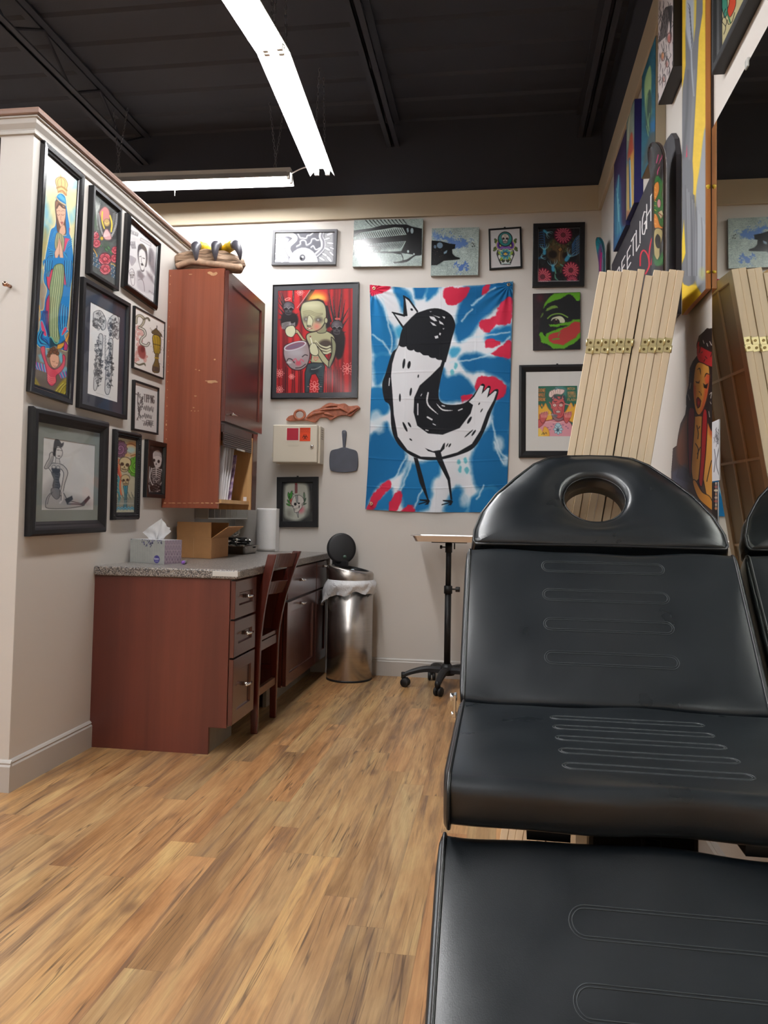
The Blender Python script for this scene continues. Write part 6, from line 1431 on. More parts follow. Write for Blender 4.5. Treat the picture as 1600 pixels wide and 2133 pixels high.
def d_jaw(a):
    silver(a, 23); a.z(720, 440, 5.517); K2 = (20, 20, 22); B_ = (84, 116, 176)
    a.warp(9, .35, 4); a.poly([(1010, 270), (1130, 290), (1300, 320), (1420, 350), (1380, 400), (1300, 430), (1250, 420), (1150, 330), (1010, 310)], B_, 1.2, .9); a.poly([(1000, 230), (1060, 250), (1050, 330), (1000, 320)], (110, 140, 190), 2, .7)
    for x, y, r_ in ((1275, 610, 24), (1325, 650, 34), (1385, 612, 26), (1390, 660, 20), (1382, 575, 15), (1350, 620, 22), (1300, 700, 12), (1442, 332, 12)): a.ell(x, y, r_, r_, B_)
    a.warp(0); rs = np.random.RandomState(8)
    for _ in range(50): a.ell(1150+rs.randn()*110, 300+rs.randn()*50, 3+rs.rand()*5, 3+rs.rand()*5, B_, n=8)
    for x, y in ((1455, 365), (1470, 378), (1458, 405), (1480, 400)): a.ell(x, y, 7, 6, K2, n=8)
    a.poly([(985, 335), (1100, 345), (1190, 370), (1262, 380), (1256, 430), (1225, 440), (1230, 490), (1260, 520), (1312, 535), (1314, 552), (1230, 562), (1130, 570), (1100, 590), (1050, 620), (985, 622)], K2)
    a.ell(1083, 392, 34, 34, (104, 124, 142)); a.ell(1028, 408, 14, 20, (92, 110, 128)); a.poly([(1128, 470), (1170, 446), (1160, 480), (1130, 492)], (122, 144, 160)); a.speck(12, (150, 120, 110), (.3, .5), 5, box=(900, 925, 520, 545))
canvas('B', [(899, 475), (997.5, 474), (996.5, 572), (898, 575)], .032, 'square silver canvas of a black fish head with blue splatter', EDG, d_jaw, amat=ARTG, group=GB)
def d_doll(a):
    a.img[:] = (214, 212, 214); a.z(1000, 460, 16.0); G = (96, 120, 50); LY = (206, 206, 110)
    a.poly([(560, 1100), (590, 980), (840, 930), (1110, 980), (1140, 1110), (1050, 1330), (1010, 1450), (700, 1450), (640, 1330)], (222, 224, 220), sm=False, ol=K, ow=26)
    for sg in (-1, 1):
        X_ = lambda x: 850+sg*x
        for x, y, an in ((320, 650, -50), (330, 900, 20), (350, 960, 40), (300, 720, -20)): a.ell(X_(x), y, 70, 34, G, rot=sg*an, ol=K, ow=12); 
        a.ell(X_(210), 810, 100, 150, (150, 110, 190), 1, ol=LY, ow=24); a.ell(X_(190), 810, 70, 110, (74, 40, 120), 1.2); a.ell(X_(170), 820, 34, 50, LY, ol=K, ow=14); a.poly([(X_(250), 1020), (X_(270), 1090), (X_(250), 1180), (X_(210), 1090)], K); a.poly([(X_(240), 1220), (X_(180), 1330), (X_(130), 1400), (X_(150), 1430)], K)
    a.poly([(660, 930), (760, 820), (940, 820), (1030, 920), (850, 960)], (130, 90, 176), 2, sm=True)
    a.ell(840, 610, 235, 240, (40, 130, 130), 1, ol=K, ow=30); a.ell(840, 560, 170, 120, (130, 190, 186), 4, .6)
    skull(a, 840, 590, 140, (214, 206, 198), (50, 34, 40), 0, 16); a.ell(840, 505, 28, 30, (226, 220, 190), ol=(90, 70, 50), ow=8)
    for x, y, an in ((660, 1080, 40), (1040, 1080, -40), (730, 1270, -40), (960, 1260, 40)): a.ell(x, y, 80, 48, (150, 176, 60), rot=an, ol=K, ow=12)
    for x, an in ((780, 20), (920, -20)): a.ell(x, 1320, 50, 66, (56, 66, 50), rot=an, ol=K, ow=10)
    for k in range(8): an = k*45+22; a.ell(850+110*math.cos(math.radians(an)), 1110+112*math.sin(math.radians(an)), 76, 62, (60, 150, 176), 1.2, rot=an, ol=(190, 206, 120), ow=16)
    a.ell(850, 1110, 100, 90, (14, 80, 120), 2); a.ell(850, 1110, 78, 48, (214, 216, 206), ol=K, ow=12); a.ell(848, 1096, 42, 38, (236, 190, 66), ol=(120, 90, 30), ow=8)
    a.line([(720, 1440), (860, 1410), (1010, 1430)], (180, 214, 216), 22)
picture('B', [(1017, 476), (1086, 472), (1088, 557), (1020, 562)], .020, 'small crooked black framed flash drawing of a skull doll with a blue flower', [(0, .002), (.002, 0), (.010, 0), (.011, .004)], FBK, d_doll, group=GB, hook=True)
def d_chrys(a):
    a.img[:] = (34, 34, 36); a.mott(20, .2, 6, (.6, 1, 1)); a.z(1000, 440, 6.667)
    a.poly([(960, 440), (1060, 380), (1200, 480), (1260, 560), (1200, 700), (1100, 800), (1000, 700), (930, 600)], (96, 74, 46), 3, .9, sm=True); a.ell(1010, 600, 60, 55, (34, 24, 22), 2); a.ell(1190, 610, 46, 50, (34, 24, 22), 2); a.poly([(1120, 490), (1080, 530), (1110, 570), (1150, 530)], (150, 110, 60), 1, ol=(50, 34, 20), ow=8); a.line([(1110, 570), (1100, 640), (1106, 700)], (140, 110, 80), 12)
    rs = np.random.RandomState(6)
    for _ in range(46):
        x, y = 900+rs.rand()*400, 360+rs.rand()*170; a.line([(x, y), (x+rs.randn()*18, y+22), (x+rs.randn()*16, y+46)], ((96, 104, 66), (64, 74, 46), (40, 46, 34))[rs.randint(3)], 12, taper=True)
    for _ in range(30): x, y = 1060+rs.rand()*120, 680+rs.rand()*140; a.line([(x, y), (x+rs.randn()*16, y+20), (x+rs.randn()*16, y+40)], ((70, 96, 60), (44, 60, 44), (120, 90, 50))[rs.randint(3)], 10, taper=True)
    for k in range(7): a.line([(820, 300+k*32), (870+k*6, 290+k*36), (900, 340+k*40)], (40, 84, 130), 12); a.line([(1385, 330+k*38), (1330, 380+k*36), (1280, 470+k*24)], (60, 110, 160), 11); a.line([(1385, 345+k*38), (1335, 395+k*36)], (200, 216, 230), 4)
    def splash(cx, cy, s_, an, c=(70, 160, 196)):
        ca, sa = math.cos(an), math.sin(an); R = lambda x, y: (cx+s_*(x*ca-y*sa), cy+s_*(x*sa+y*ca))
        a.poly([R(-.25, 1), R(-.3, .2), R(0, -.4), R(.3, .2), R(.25, 1)], c, 1, sm=True, ol=(30, 70, 100), ow=6)
        for q in (-1, -.5, .5, 1): a.line([R(q*.2, 0), R(q*.7, -.5), R(q*.9, -1), R(q*.5, -1.2)], (150, 210, 226), 8, taper='t')
    splash(930, 300, 60, 2.2); splash(895, 530, 70, 0); splash(1235, 620, 84, .6); splash(1012, 760, 74, -.1); splash(850, 640, 50, 1.2, (50, 110, 150))
    chrysanthemum(a, 1155, 330, 128, (160, 48, 84)); chrysanthemum(a, 870, 910, 130, (206, 80, 96)); chrysanthemum(a, 1262, 820, 125, (206, 74, 92)); chrysanthemum(a, 1280, 970, 84, (190, 60, 90))
    for p in ([(1040, 870), (1050, 930), (1090, 960)], [(1040, 800), (1050, 860)], [(1120, 740), (1150, 760)]): a.line(p, (90, 150, 130), 18, taper=True)
    a.line([(808, 240), (1388, 228), (1388, 966), (806, 972), (808, 240)], (206, 206, 208), 7, sm=False)
picture('B', [(1111, 465), (1219, 462), (1217.5, 594.5), (1109.5, 597)], .034, 'thick black framed painting of a skull hidden among red chrysanthemums and blue waves', [(0, .003), (.003, 0), (.028, 0), (.031, .008), (.032, .014)], FBK, d_chrys, group=GB)
def d_green(a):
    a.img[:] = (40, 28, 32); a.mott(12, .1, 9); a.z(1100, 600, 13.333); G = (92, 158, 32); G2 = (112, 150, 60); K2 = (22, 23, 26); R_ = (176, 58, 56)
    a.ell(330, 280, 90, 100, (90, 26, 40), 4, .7)
    a.poly([(600, 150), (760, 120), (1460, 110), (1450, 1700), (640, 1700), (400, 1560), (300, 1300), (330, 900), (400, 560), (520, 340)], K2, 2, sm=False)
    a.warp(1.6, .9, 5)
    a.poly([(720, 150), (1450, 110), (1450, 290), (1430, 350), (1340, 350), (1250, 220), (1140, 170), (1010, 230), (900, 300), (760, 340), (560, 420), (480, 500), (420, 580), (460, 440), (540, 320), (620, 240)], G, .8)
    a.poly([(490, 650), (520, 580), (640, 500), (740, 480), (820, 500), (830, 550), (740, 560), (640, 590), (540, 630)], G2, .8); a.poly([(350, 820), (380, 740), (415, 680), (425, 720), (395, 780), (370, 825)], G2, .8)
    a.poly([(300, 1300), (330, 1230), (410, 1230), (430, 1290), (480, 1340), (520, 1250), (760, 1160), (900, 1110), (1010, 1080), (1130, 1040), (900, 1040), (850, 1080), (620, 1070), (580, 1010), (760, 1010), (1000, 960), (1180, 940), (1240, 880), (1450, 870), (1450, 1380), (1380, 1450), (1280, 1540), (1140, 1600), (1000, 1690), (880, 1680), (700, 1690), (620, 1610), (520, 1560), (370, 1510), (350, 1400)], G, .8)
    a.warp(.8, .9, 7); a.poly([(560, 1380), (590, 1300), (700, 1250), (860, 1220), (900, 1180), (960, 1130), (1140, 1060), (1190, 990), (1300, 930), (1450, 950), (1450, 1230), (1380, 1290), (1330, 1380), (1190, 1450), (1060, 1530), (980, 1590), (860, 1560), (690, 1540), (590, 1470)], R_, .9)
    a.warp(0); a.line([(840, 1340), (860, 1270), (900, 1230)], (120, 120, 60), 30); a.line([(690, 1430), (780, 1410), (860, 1410)], (104, 140, 50), 44); a.line([(430, 1230), (440, 1290), (490, 1330)], K2, 18)
    a.line([(545, 845), (640, 760), (780, 715), (920, 720), (1030, 770), (1100, 810)], G2, 34); a.poly([(640, 920), (670, 840), (760, 800), (880, 780), (960, 810), (1020, 890), (1010, 960), (880, 960), (850, 880), (790, 850), (700, 860)], (206, 206, 176), sm=True)
    a.poly([(620, 960), (680, 890), (760, 850), (850, 880), (880, 950), (820, 1000), (720, 1000)], K2, sm=True); a.ell(780, 930, 66, 66, (58, 34, 36)); a.ell(780, 930, 34, 34, K2); a.ell(784, 876, 26, 14, (220, 206, 176)); a.line([(900, 1060), (1000, 1050), (1110, 1040)], K2, 22, taper=True)
canvas('B', [(1111, 612), (1210, 608), (1208.5, 727), (1109.5, 729)], .018, 'black canvas with a close-up green and red cartoon face', simple('dark_canvas_edge', (40, 30, 34), .5), d_green, group=GB)
def d_devil(a):
    a.img[:] = (34, 104, 84); a.z(1060, 740, 8.889); FL = (236, 180, 60); F2 = (214, 110, 40); RD = (206, 92, 92); PK = (232, 150, 148); OR = (214, 150, 90)
    a.poly([(900, 570), (1000, 570), (1080, 640), (1060, 760), (900, 640)], (84, 146, 146), 3, .8)
    for r_, wd in enumerate(('DONE', 'WHILE', 'DRUNK')): a.text(wd, (556, 622+r_*84), (136/len(wd)*.72, 0), (-2, 58), (90, 50, 30), 13, gap=.36); a.text(wd, (554, 620+r_*84), (136/len(wd)*.72, 0), (-2, 56), OR, 8, gap=.36)
    for y, wd, w_ in ((598, 'MITCH', 150), (674, 'OCONNELL', 158), (734, 'TATTOO', 160), (800, 'FLASH', 160)): a.text(wd, (1092, y), (w_/len(wd)*.72, 0), (0, 44), OR, 7.5, gap=.36)
    a.poly([(545, 1300), (545, 1020), (560, 920), (590, 960), (610, 900), (640, 960), (680, 890), (710, 950), (740, 1000), (790, 1060), (790, 1200), (600, 1260)], FL, 1, sm=True, ol=F2, ow=9); a.poly([(1030, 1100), (1080, 1000), (1150, 880), (1200, 960), (1230, 900), (1260, 1000), (1260, 1240), (1100, 1200)], FL, 1, sm=True, ol=F2, ow=9); a.ell(612, 965, 14, 24, (34, 104, 84))
    a.poly([(545, 1500), (545, 1300), (600, 1230), (700, 1210), (820, 1190), (1000, 1190), (1100, 1220), (1170, 1300), (1190, 1500)], (226, 156, 168), 1, sm=True, ol=(120, 30, 44), ow=8); a.line([(660, 1225), (780, 1212), (900, 1230), (1010, 1210), (1120, 1220)], (190, 60, 70), 11); a.line([(670, 1238), (780, 1226), (900, 1244), (1010, 1226), (1110, 1236)], (246, 214, 214), 9)
    a.poly([(600, 1500), (630, 1400), (660, 1320), (720, 1360), (750, 1440), (740, 1500)], FL, 1, sm=True, ol=F2, ow=8); a.poly([(545, 1500), (545, 1360), (600, 1380), (640, 1500)], (244, 206, 90), 1, sm=True)
    a.poly([(545, 1200), (600, 1190), (680, 1180), (660, 1250), (590, 1320), (545, 1330)], RD, 1, sm=True, ol=(110, 20, 30), ow=7)
    # neck, head
    a.poly([(800, 1060), (1020, 1060), (1010, 1180), (920, 1220), (830, 1180)], (150, 110, 116), 1, sm=True, ol=(60, 30, 40), ow=7)
    a.poly([(795, 860), (820, 790), (900, 760), (1000, 780), (1040, 880), (1030, 1000), (1010, 1120), (930, 1170), (860, 1130), (810, 1020)], RD, 1, sm=True, ol=(84, 20, 34), ow=9)
    a.poly([(780, 830), (800, 720), (870, 730), (930, 820), (990, 730), (1040, 760), (1056, 860), (1030, 860), (1000, 790), (930, 830), (850, 790), (800, 860)], (60, 70, 80), 1); a.line([(755, 870), (790, 920), (790, 980)], RD, 20)
    a.poly([(740, 730), (760, 670), (820, 640), (870, 620), (960, 625), (1030, 640), (1020, 690), (970, 730), (900, 720), (840, 730), (790, 780), (750, 770)], (240, 214, 206), 1, sm=True, ol=(90, 60, 60), ow=7)
    for k in range(5): a.line([(770+k*44, 660-k*6), (800+k*36, 700), (790+k*40, 740-k*2)], (150, 100, 96), 6)
    a.line([(870, 600), (900, 610), (860, 640)], (96, 140, 150), 20)
    for x in (815, 1005): a.line([(x, 800), (x+(12 if x < 900 else -12), 780), (x+(-6 if x < 900 else 6), 735)], (226, 130, 130), 20, taper='t')
    for x in (848, 966): a.ell(x, 925, 36, 30, (236, 190, 180), 1, ol=(84, 20, 34), ow=6); a.ell(x, 925, 14, 14, (226, 230, 216)); a.ell(x, 925, 7, 7, K)
    a.line([(820, 845), (860, 862), (895, 850)], K, 16, taper=True); a.line([(935, 890), (980, 872), (1015, 900)], K, 16, taper=True); a.line([(920, 930), (905, 980), (930, 1000)], (110, 24, 40), 7)
    a.poly([(860, 1040), (900, 1020), (960, 1030), (950, 1065), (890, 1072)], (236, 230, 216), .8, ol=(84, 20, 34), ow=7); [a.line([(875+k*16, 1032), (873+k*16, 1066)], (84, 20, 34), 3.5) for k in range(5)]
    for p in ([(830, 980), (850, 1040), (870, 1090)], [(990, 960), (990, 1040), (970, 1100)], [(880, 1110), (920, 1100), (960, 1112)], [(850, 880), (900, 900), (950, 885)]): a.line(p, (120, 30, 46), 6)
    a.line([(730, 1105), (850, 1100)], (200, 204, 206), 9, sm=False); a.line([(1040, 900), (1140, 930), (1130, 990)], PK, 16); a.ell(860, 1120, 40, 26, (96, 110, 120), 2)
    for cx, sg in ((660, 1), (1100, -1)):
        a.poly([(cx-90, 1110), (cx-60, 1080), (cx+40, 1050), (cx+60, 1090), (cx+30, 1180), (cx-30, 1260), (cx-80, 1200)], RD, 1, sm=True, ol=(100, 16, 30), ow=8)
        for k in range(5): a.line([(cx-70+k*30, 1060+k*-6), (cx-60+k*28, 1100), (cx-50+k*22, 1150)], (250, 190, 186), 9); a.line([(cx-58+k*30, 1060+k*-6), (cx-48+k*28, 1100)], (120, 20, 34), 5)
    for k in range(8): an = k*45; a.ell(915+52*math.cos(math.radians(an)), 1370+62*math.sin(math.radians(an)), 36, 22, (190, 220, 232), 1, rot=an, ol=(60, 110, 130), ow=6)
    a.ell(912, 1290, 46, 36, (176, 210, 222), 1, ol=(60, 110, 130), ow=6); a.ell(905, 1385, 26, 30, (40, 90, 110), 1)
    for x, y in ((760, 1380), (725, 1340), (1060, 1320), (1095, 1350), (1005, 1290), (830, 1280), (790, 1320)): a.line([(x-12, y-8), (x, y+6), (x+12, y-6)], (90, 60, 120), 7)
    a.line([(610, 1470), (640, 1430), (650, 1465), (690, 1430), (700, 1455)], K, 8)
MATW = simple('white_mat', (212, 210, 206), .6)
picture('B', [(1082, 760), (1243, 757.5), (1241, 953), (1080.5, 953)], .028, 'white-matted black framed print of a red devil with flames, partly hidden by the screens', [(0, .006), (.004, .001), (.014, 0), (.030, .008), (.038, .012), (.043, .016)], FBK, d_devil, mat=(.07, MATW), opx=Z(1060, 740, 8.889, (545, 570), (1268, 568), (1268, 1500), (545, 1500)), group=GB, hook=True)
def d_boy(a):
    a.img[:] = (186, 36, 40); a.mott(16, .06, 3, (1, .3, .3)); a.z(550, 570, 7.273); K2 = (30, 22, 26); SK = (176, 172, 136); S2 = (140, 140, 110); S3 = (206, 204, 170)
    rs = np.random.RandomState(10)
    for x, w_ in ((290, 60), (450, 26), (560, 40), (980, 36), (1070, 40), (1180, 44), (1120, 30), (1300, 34), (230, 30), (340, 40)): a.line([(x, 240), (x+rs.randn()*8, 800), (x+rs.randn()*10, 1800)], (84, 18, 26), w_, .75, soft=2.5)
    for k in range(16):
        x = (420, 470, 520, 550, 930, 960, 1000, 1050, 330, 1110, 1150, 1090, 360, 580, 900, 1020)[k]; a.line([(x, 1400+rs.rand()*80), (x+rs.randn()*6, 1600), (x, 1800)], (60, 14, 20), 12, .8)
    a.line([(560, 540), (640, 400), (740, 240)], K2, 60, .9); a.line([(500, 520), (610, 380), (700, 250)], (210, 200, 196), 6); a.line([(445, 240), (440, 420)], K2, 22); a.line([(432, 240), (452, 420)], (170, 160, 150), 4)
    a.ell(810, 390, 130, 100, (250, 190, 60), 8, .9, a0=180, a1=360); a.ell(810, 395, 90, 60, (254, 214, 110), 6, .9, a0=180, a1=360)
    # wings with skulls
    for tips, base in ((((215, 330), (230, 250), (210, 420), (205, 500), (215, 590), (520, 600), (515, 690), (215, 690), (250, 250)), (370, 720)), (((980, 240), (1045, 350), (1180, 240), (1225, 400), (1290, 520), (1285, 660), (1240, 880), (1230, 980), (1000, 500)), (1110, 940))):
        for t_ in tips: a.line([base, ((base[0]+t_[0])/2+rs.randn()*16, (base[1]+t_[1])/2), t_], K2, 44, taper='t'); a.line([((base[0]+t_[0])/2, (base[1]+t_[1])/2), t_], (196, 186, 176), 5, .8, taper='t')
    a.poly([(290, 600), (460, 600), (520, 680), (490, 800), (330, 860), (250, 760)], K2, 2, sm=True); a.poly([(1010, 860), (1180, 860), (1230, 1000), (1190, 1240), (1120, 1300), (1060, 1200), (1040, 1000)], K2, 2, sm=True)
    for cx, cy, r_ in ((372, 530, 92), (1105, 820, 98)): skull(a, cx, cy, r_, (74, 68, 74), (16, 12, 16), .05, 8); a.ell(cx-16, cy-50, r_*.4, r_*.36, (130, 122, 128), 4, .7); a.line([(cx-70, cy-6), (cx-30, cy-24), (cx, cy), (cx+36, cy-24), (cx+74, cy-4)], (170, 164, 166), 6)
    a.ell(358, 386, 42, 15, None, ol=(250, 150, 140), ow=10, rot=-15); a.ell(1113, 685, 34, 9, None, ol=(240, 120, 110), ow=10)
    for k in range(6): a.line([(270, 760+k*14), (330, 740+k*18), (400, 730+k*10)], (186, 180, 180), 8, .9); a.line([(470, 740+k*10), (430, 760+k*8), (390, 745+k*10)], (150, 144, 146), 7)
    # torso and arms
    a.poly([(640, 980), (660, 910), (760, 880), (900, 860), (1010, 900), (1070, 970), (1085, 1100), (1070, 1280), (1000, 1420), (960, 1400), (1000, 1300), (1010, 1200), (900, 1250), (890, 1360), (720, 1350), (720, 1240), (690, 1100)], SK, 1, sm=True, ol=K2, ow=14)
    a.ell(930, 1090, 110, 90, (60, 48, 44), 3, .9); 
    for k in range(3): a.line([(780, 1020+k*50), (850, 1090+k*46), (940, 1120+k*44), (1000, 1100+k*42)], S3, 26); a.line([(790, 1042+k*50), (860, 1108+k*46), (945, 1138+k*44)], (70, 60, 50), 8)
    a.poly([(810, 1100), (850, 1150), (985, 1330), (1000, 1420), (960, 1410), (880, 1330), (800, 1200)], SK, 1, ol=K2, ow=12); a.poly([(1020, 960), (1085, 1040), (1090, 1150), (1060, 1280), (990, 1430), (980, 1340), (1020, 1240), (1030, 1100)], S2, 1, sm=True, ol=K2, ow=12)
    a.poly([(700, 1080), (760, 1050), (800, 1090), (830, 1190), (800, 1240), (730, 1230), (690, 1170)], S3, 1, sm=True, ol=K2, ow=9); a.line([(705, 970), (730, 1060)], (240, 238, 220), 14); a.ell(702, 955, 10, 12, (120, 40, 40))
    a.line([(850, 870), (900, 885), (950, 870)], (96, 90, 70), 7); a.line([(690, 1300), (760, 1345), (880, 1350)], S2, 10); a.line([(780, 1320), (755, 1280), (770, 1262), (786, 1280), (806, 1262), (820, 1282), (782, 1322)], (214, 70, 80), 7)
    a.poly([(450, 820), (520, 860), (600, 980), (650, 1020), (600, 1040), (500, 900), (450, 920)], (186, 170, 130), 1, ol=K2, ow=10); a.poly([(320, 860), (360, 800), (450, 790), (480, 880), (430, 960), (350, 940)], S3, 1, sm=True, ol=K2, ow=9)
    # shorts
    a.poly([(620, 1500), (660, 1370), (740, 1350), (890, 1355), (920, 1400), (900, 1600), (890, 1800), (830, 1800), (830, 1600), (780, 1510), (720, 1530), (690, 1620), (680, 1800), (620, 1800)], (58, 72, 78), 1, ol=K2, ow=12); a.ell(760, 1470, 70, 50, (36, 44, 50), 3, .9)
    for k in range(8): a.line([(835, 1560+k*34), (890, 1566+k*34)], (30, 38, 44), 7); a.ell(722+k*20, 1450+12*math.sin(k*.5)-k*6, 6, 6, (206, 210, 206))
    # fish bowl
    a.poly([(300, 1130), (330, 1080), (450, 1040), (580, 1020), (650, 1040), (690, 1160), (690, 1280), (640, 1400), (540, 1460), (420, 1440), (340, 1350), (300, 1240)], (158, 140, 142), 1, sm=True, ol=(50, 30, 36), ow=14)
    a.ell(480, 1200, 130, 80, (186, 182, 190), 8, .7); a.ell(470, 1095, 165, 52, (150, 84, 96), 1.5, rot=-16, ol=(214, 210, 216), ow=16); a.ell(470, 1098, 140, 36, (104, 110, 140), 3, .6, rot=-16)
    a.line([(345, 1330), (370, 1290), (420, 1300), (460, 1350)], (40, 30, 34), 14); a.line([(580, 1260), (620, 1230), (660, 1240)], (40, 30, 34), 13); a.line([(440, 1320), (480, 1290), (520, 1360), (560, 1300), (600, 1330)], (206, 90, 110), 16, .9); a.ell(520, 1360, 44, 36, (206, 80, 96), 2, .8); a.line([(480, 1430), (560, 1420), (630, 1370)], (30, 20, 26), 12); a.ell(380, 1345, 40, 16, (210, 206, 206), 2, .8)
    # head
    a.poly([(840, 700), (950, 720), (950, 860), (900, 900), (800, 880)], S2, 1, sm=True, ol=K2, ow=8)
    a.poly([(560, 500), (600, 430), (700, 400), (820, 380), (900, 410), (940, 500), (960, 700), (950, 600), (990, 640), (1010, 800), (940, 830), (920, 500), (760, 440), (620, 460)], K2, 1.5); a.poly([(555, 540), (590, 450), (700, 415), (840, 410), (920, 470), (945, 600), (930, 720), (860, 830), (740, 880), (640, 850), (590, 760), (560, 640)], SK, 1, sm=True, ol=K2, ow=14); a.line([(950, 500), (975, 600), (1010, 720)], K2, 40, .95)
    a.ell(720, 480, 130, 50, S3, 6, .8); a.ell(940, 710, 26, 44, SK, 1, ol=K2, ow=9)
    for k in range(3): a.line([(590, 580+k*24), (690, 560+k*24), (790, 600+k*22), (890, 600+k*10)], (120, 116, 90), 6)
    a.ell(636, 690, 46, 42, (96, 88, 84), 4, .95); a.ell(830, 700, 56, 42, (84, 76, 72), 4, .95); a.ell(638, 690, 15, 15, (150, 150, 150)); a.ell(820, 700, 17, 17, (150, 150, 150)); a.poly([(675, 630), (740, 700), (725, 790), (690, 800), (650, 790)], S3, 1, sm=True, ol=(70, 60, 50), ow=7); a.ell(668, 790, 9, 14, K2); a.ell(697, 790, 8, 13, K2)
    a.ell(800, 800, 46, 44, (226, 120, 110), 6, .85); a.poly([(650, 830), (690, 818), (730, 830), (690, 846)], (236, 230, 216), .8, ol=(150, 60, 60), ow=8)
    FLC = (250, 160, 156)
    for cx, cy, r_ in ((548, 285, 50), (1262, 1440, 86), (765, 1710, 86), (235, 1510, 60), (420, 1560, 40), (235, 1760, 56)):
        for k in range(6): an = k*60+30; a.ell(cx+r_*.55*math.cos(math.radians(an)), cy+r_*.55*math.sin(math.radians(an)), r_*.36, r_*.22, None, rot=an, ol=FLC, ow=8); a.line([(cx+r_*.95*math.cos(math.radians(an+30)), cy+r_*.95*math.sin(math.radians(an+30))), (cx+r_*1.25*math.cos(math.radians(an+30)), cy+r_*1.25*math.sin(math.radians(an+30)))], FLC, 6)
        a.ell(cx, cy, r_*.12, r_*.12, FLC)
picture('B', [(567, 593), (747, 587), (745.5, 829), (564.5, 831)], .022, 'big framed painting of a pale thin boy with a fish bowl on a red curtain', [(0, .002), (.002, 0), (.006, 0), (.008, .004)], FGL, d_boy, mat=(.04, simple('charcoal_mat2', (52, 52, 58), .5)), opx=Z(550, 570, 7.273, (210, 255), (1340, 225), (1325, 1800), (190, 1805)), group=GB, glass=2)
def d_dagger(a):
    a.img[:] = (44, 46, 46); a.z(560, 980, 13.333); P_ = (196, 198, 186)
    a.poly([(430, 560), (480, 400), (640, 340), (1000, 370), (1100, 520), (1120, 1000), (1060, 1240), (800, 1400), (560, 1350), (430, 1200)], P_, 4, sm=True); a.ell(560, 1200, 90, 110, (130, 130, 118), 6, .8); a.ell(1080, 1180, 60, 90, (90, 92, 88), 5, .7)
    def leaf(x0, y0, x1, y1, w_, c): a.poly([(x0, y0), ((x0+x1)/2-w_*(y1-y0)/300, (y0+y1)/2+w_*(x1-x0)/300), (x1, y1), ((x0+x1)/2+w_*(y1-y0)/300, (y0+y1)/2-w_*(x1-x0)/300)], c, .6, sm=True, ol=K, ow=7)
    G = (70, 150, 60)
    for q in ((590, 830, 540, 600), (590, 820, 645, 560), (600, 930, 510, 810), (620, 990, 480, 920), (600, 860, 560, 720)): leaf(*q, 46, G)
    for q in ((985, 800, 980, 600), (975, 900, 1030, 760), (940, 960, 1045, 910), (975, 930, 985, 800)): leaf(*q, 34, (120, 150, 116) if q[3] < 700 else (70, 120, 80))
    a.poly([(590, 820), (640, 780), (640, 940), (620, 960)], (206, 60, 50), 1.5); a.ell(890, 1090, 70, 60, (226, 90, 110), 6, .9, rot=-50)
    a.poly([(640, 840), (700, 720), (790, 690), (880, 700), (955, 770), (975, 880), (920, 930), (925, 1010), (860, 1100), (800, 1160), (720, 1160), (700, 1060), (640, 990), (625, 900)], (222, 216, 208), 1, sm=True, ol=K, ow=9)
    a.ell(735, 935, 38, 42, K); a.ell(836, 912, 28, 22, K); a.poly([(830, 980), (860, 970), (850, 1040), (830, 1050)], K); a.line([(680, 1080), (740, 1060), (810, 1040)], (110, 110, 104), 12); a.line([(690, 1110), (760, 1090)], (90, 90, 86), 8); a.line([(640, 970), (690, 1000)], K, 18)
    a.poly([(745, 690), (800, 690), (805, 890), (780, 900), (765, 860)], (170, 176, 172), .8, ol=K, ow=10); a.poly([(775, 1160), (825, 1160), (825, 1310), (808, 1300)], (176, 180, 176), .8, ol=K, ow=8)
    for k in range(7): a.line([(728, 400+k*36), (790, 385+k*36)], (60, 24, 28), 16); a.line([(728, 416+k*36), (790, 401+k*36)], (170, 70, 76), 14)
    a.ell(757, 372, 30, 26, (176, 60, 66), ol=K, ow=6); a.line([(665, 640), (720, 665), (760, 650), (820, 665), (860, 650), (840, 680)], (170, 170, 160), 14); a.line([(665, 640), (690, 660)], K, 16)
picture('B', [(576, 993.5), (663, 993), (661, 1098), (576, 1098)], .026, 'small wide-bordered black frame with a dagger through a skull, lowest beside the paper towels', [(0, .002), (.002, 0), (.034, .001), (.036, .008), (.038, .012)], FBK, d_dagger, group=GB, hook=True)

# ================================================================= TAPESTRY
tp = thing('bird_tapestry', 'blue, white and red tie-dye cloth banner with a big black and white bird', 'tapestry', (-.62, YB, 1.1))
nu_, nv_ = 340, 560
Yt = YB-.012
Lp = [(770, 592), (773.5, 690), (774, 790), (771, 880), (766, 980), (761, 1061)]; Rp = [(1069, 585), (1066, 690), (1063.5, 790), (1061, 880), (1058, 980), (1055, 1066)]
uu = np.linspace(0, 1, nu_+1); vv = np.linspace(0, 1, nv_+1)
def edge(Pl, t): q = np.array(Pl, float); s_ = np.linspace(0, 1, len(q)); return np.column_stack([np.interp(t, s_, q[:, 0]), np.interp(t, s_, q[:, 1])])
Lw = np.array([on(1, Yt, *p) for p in edge(Lp, vv)]); Rw = np.array([on(1, Yt, *p) for p in edge(Rp, vv)])
A_, B_ = np.meshgrid(uu, vv)
P = Lw[:, None, :]*(1-A_[..., None])+Rw[:, None, :]*A_[..., None]
sag = .032*np.exp(-B_*9)*(np.sin(np.pi*A_)**.6)+.012*np.sin(np.pi*A_)*(B_**3)
P[..., 2] -= sag*np.where(A_ > .55, .8, 1)
fold = .005*np.sin((A_*.9+B_*.35)*16)*np.exp(-((B_-.02)/.25)**2)+.0035*np.sin(A_*21+B_*3)*(.4+B_)+.003*np.sin(B_*14+A_*4)+.004*(fbm(A_*5, B_*8, 3)-.5)
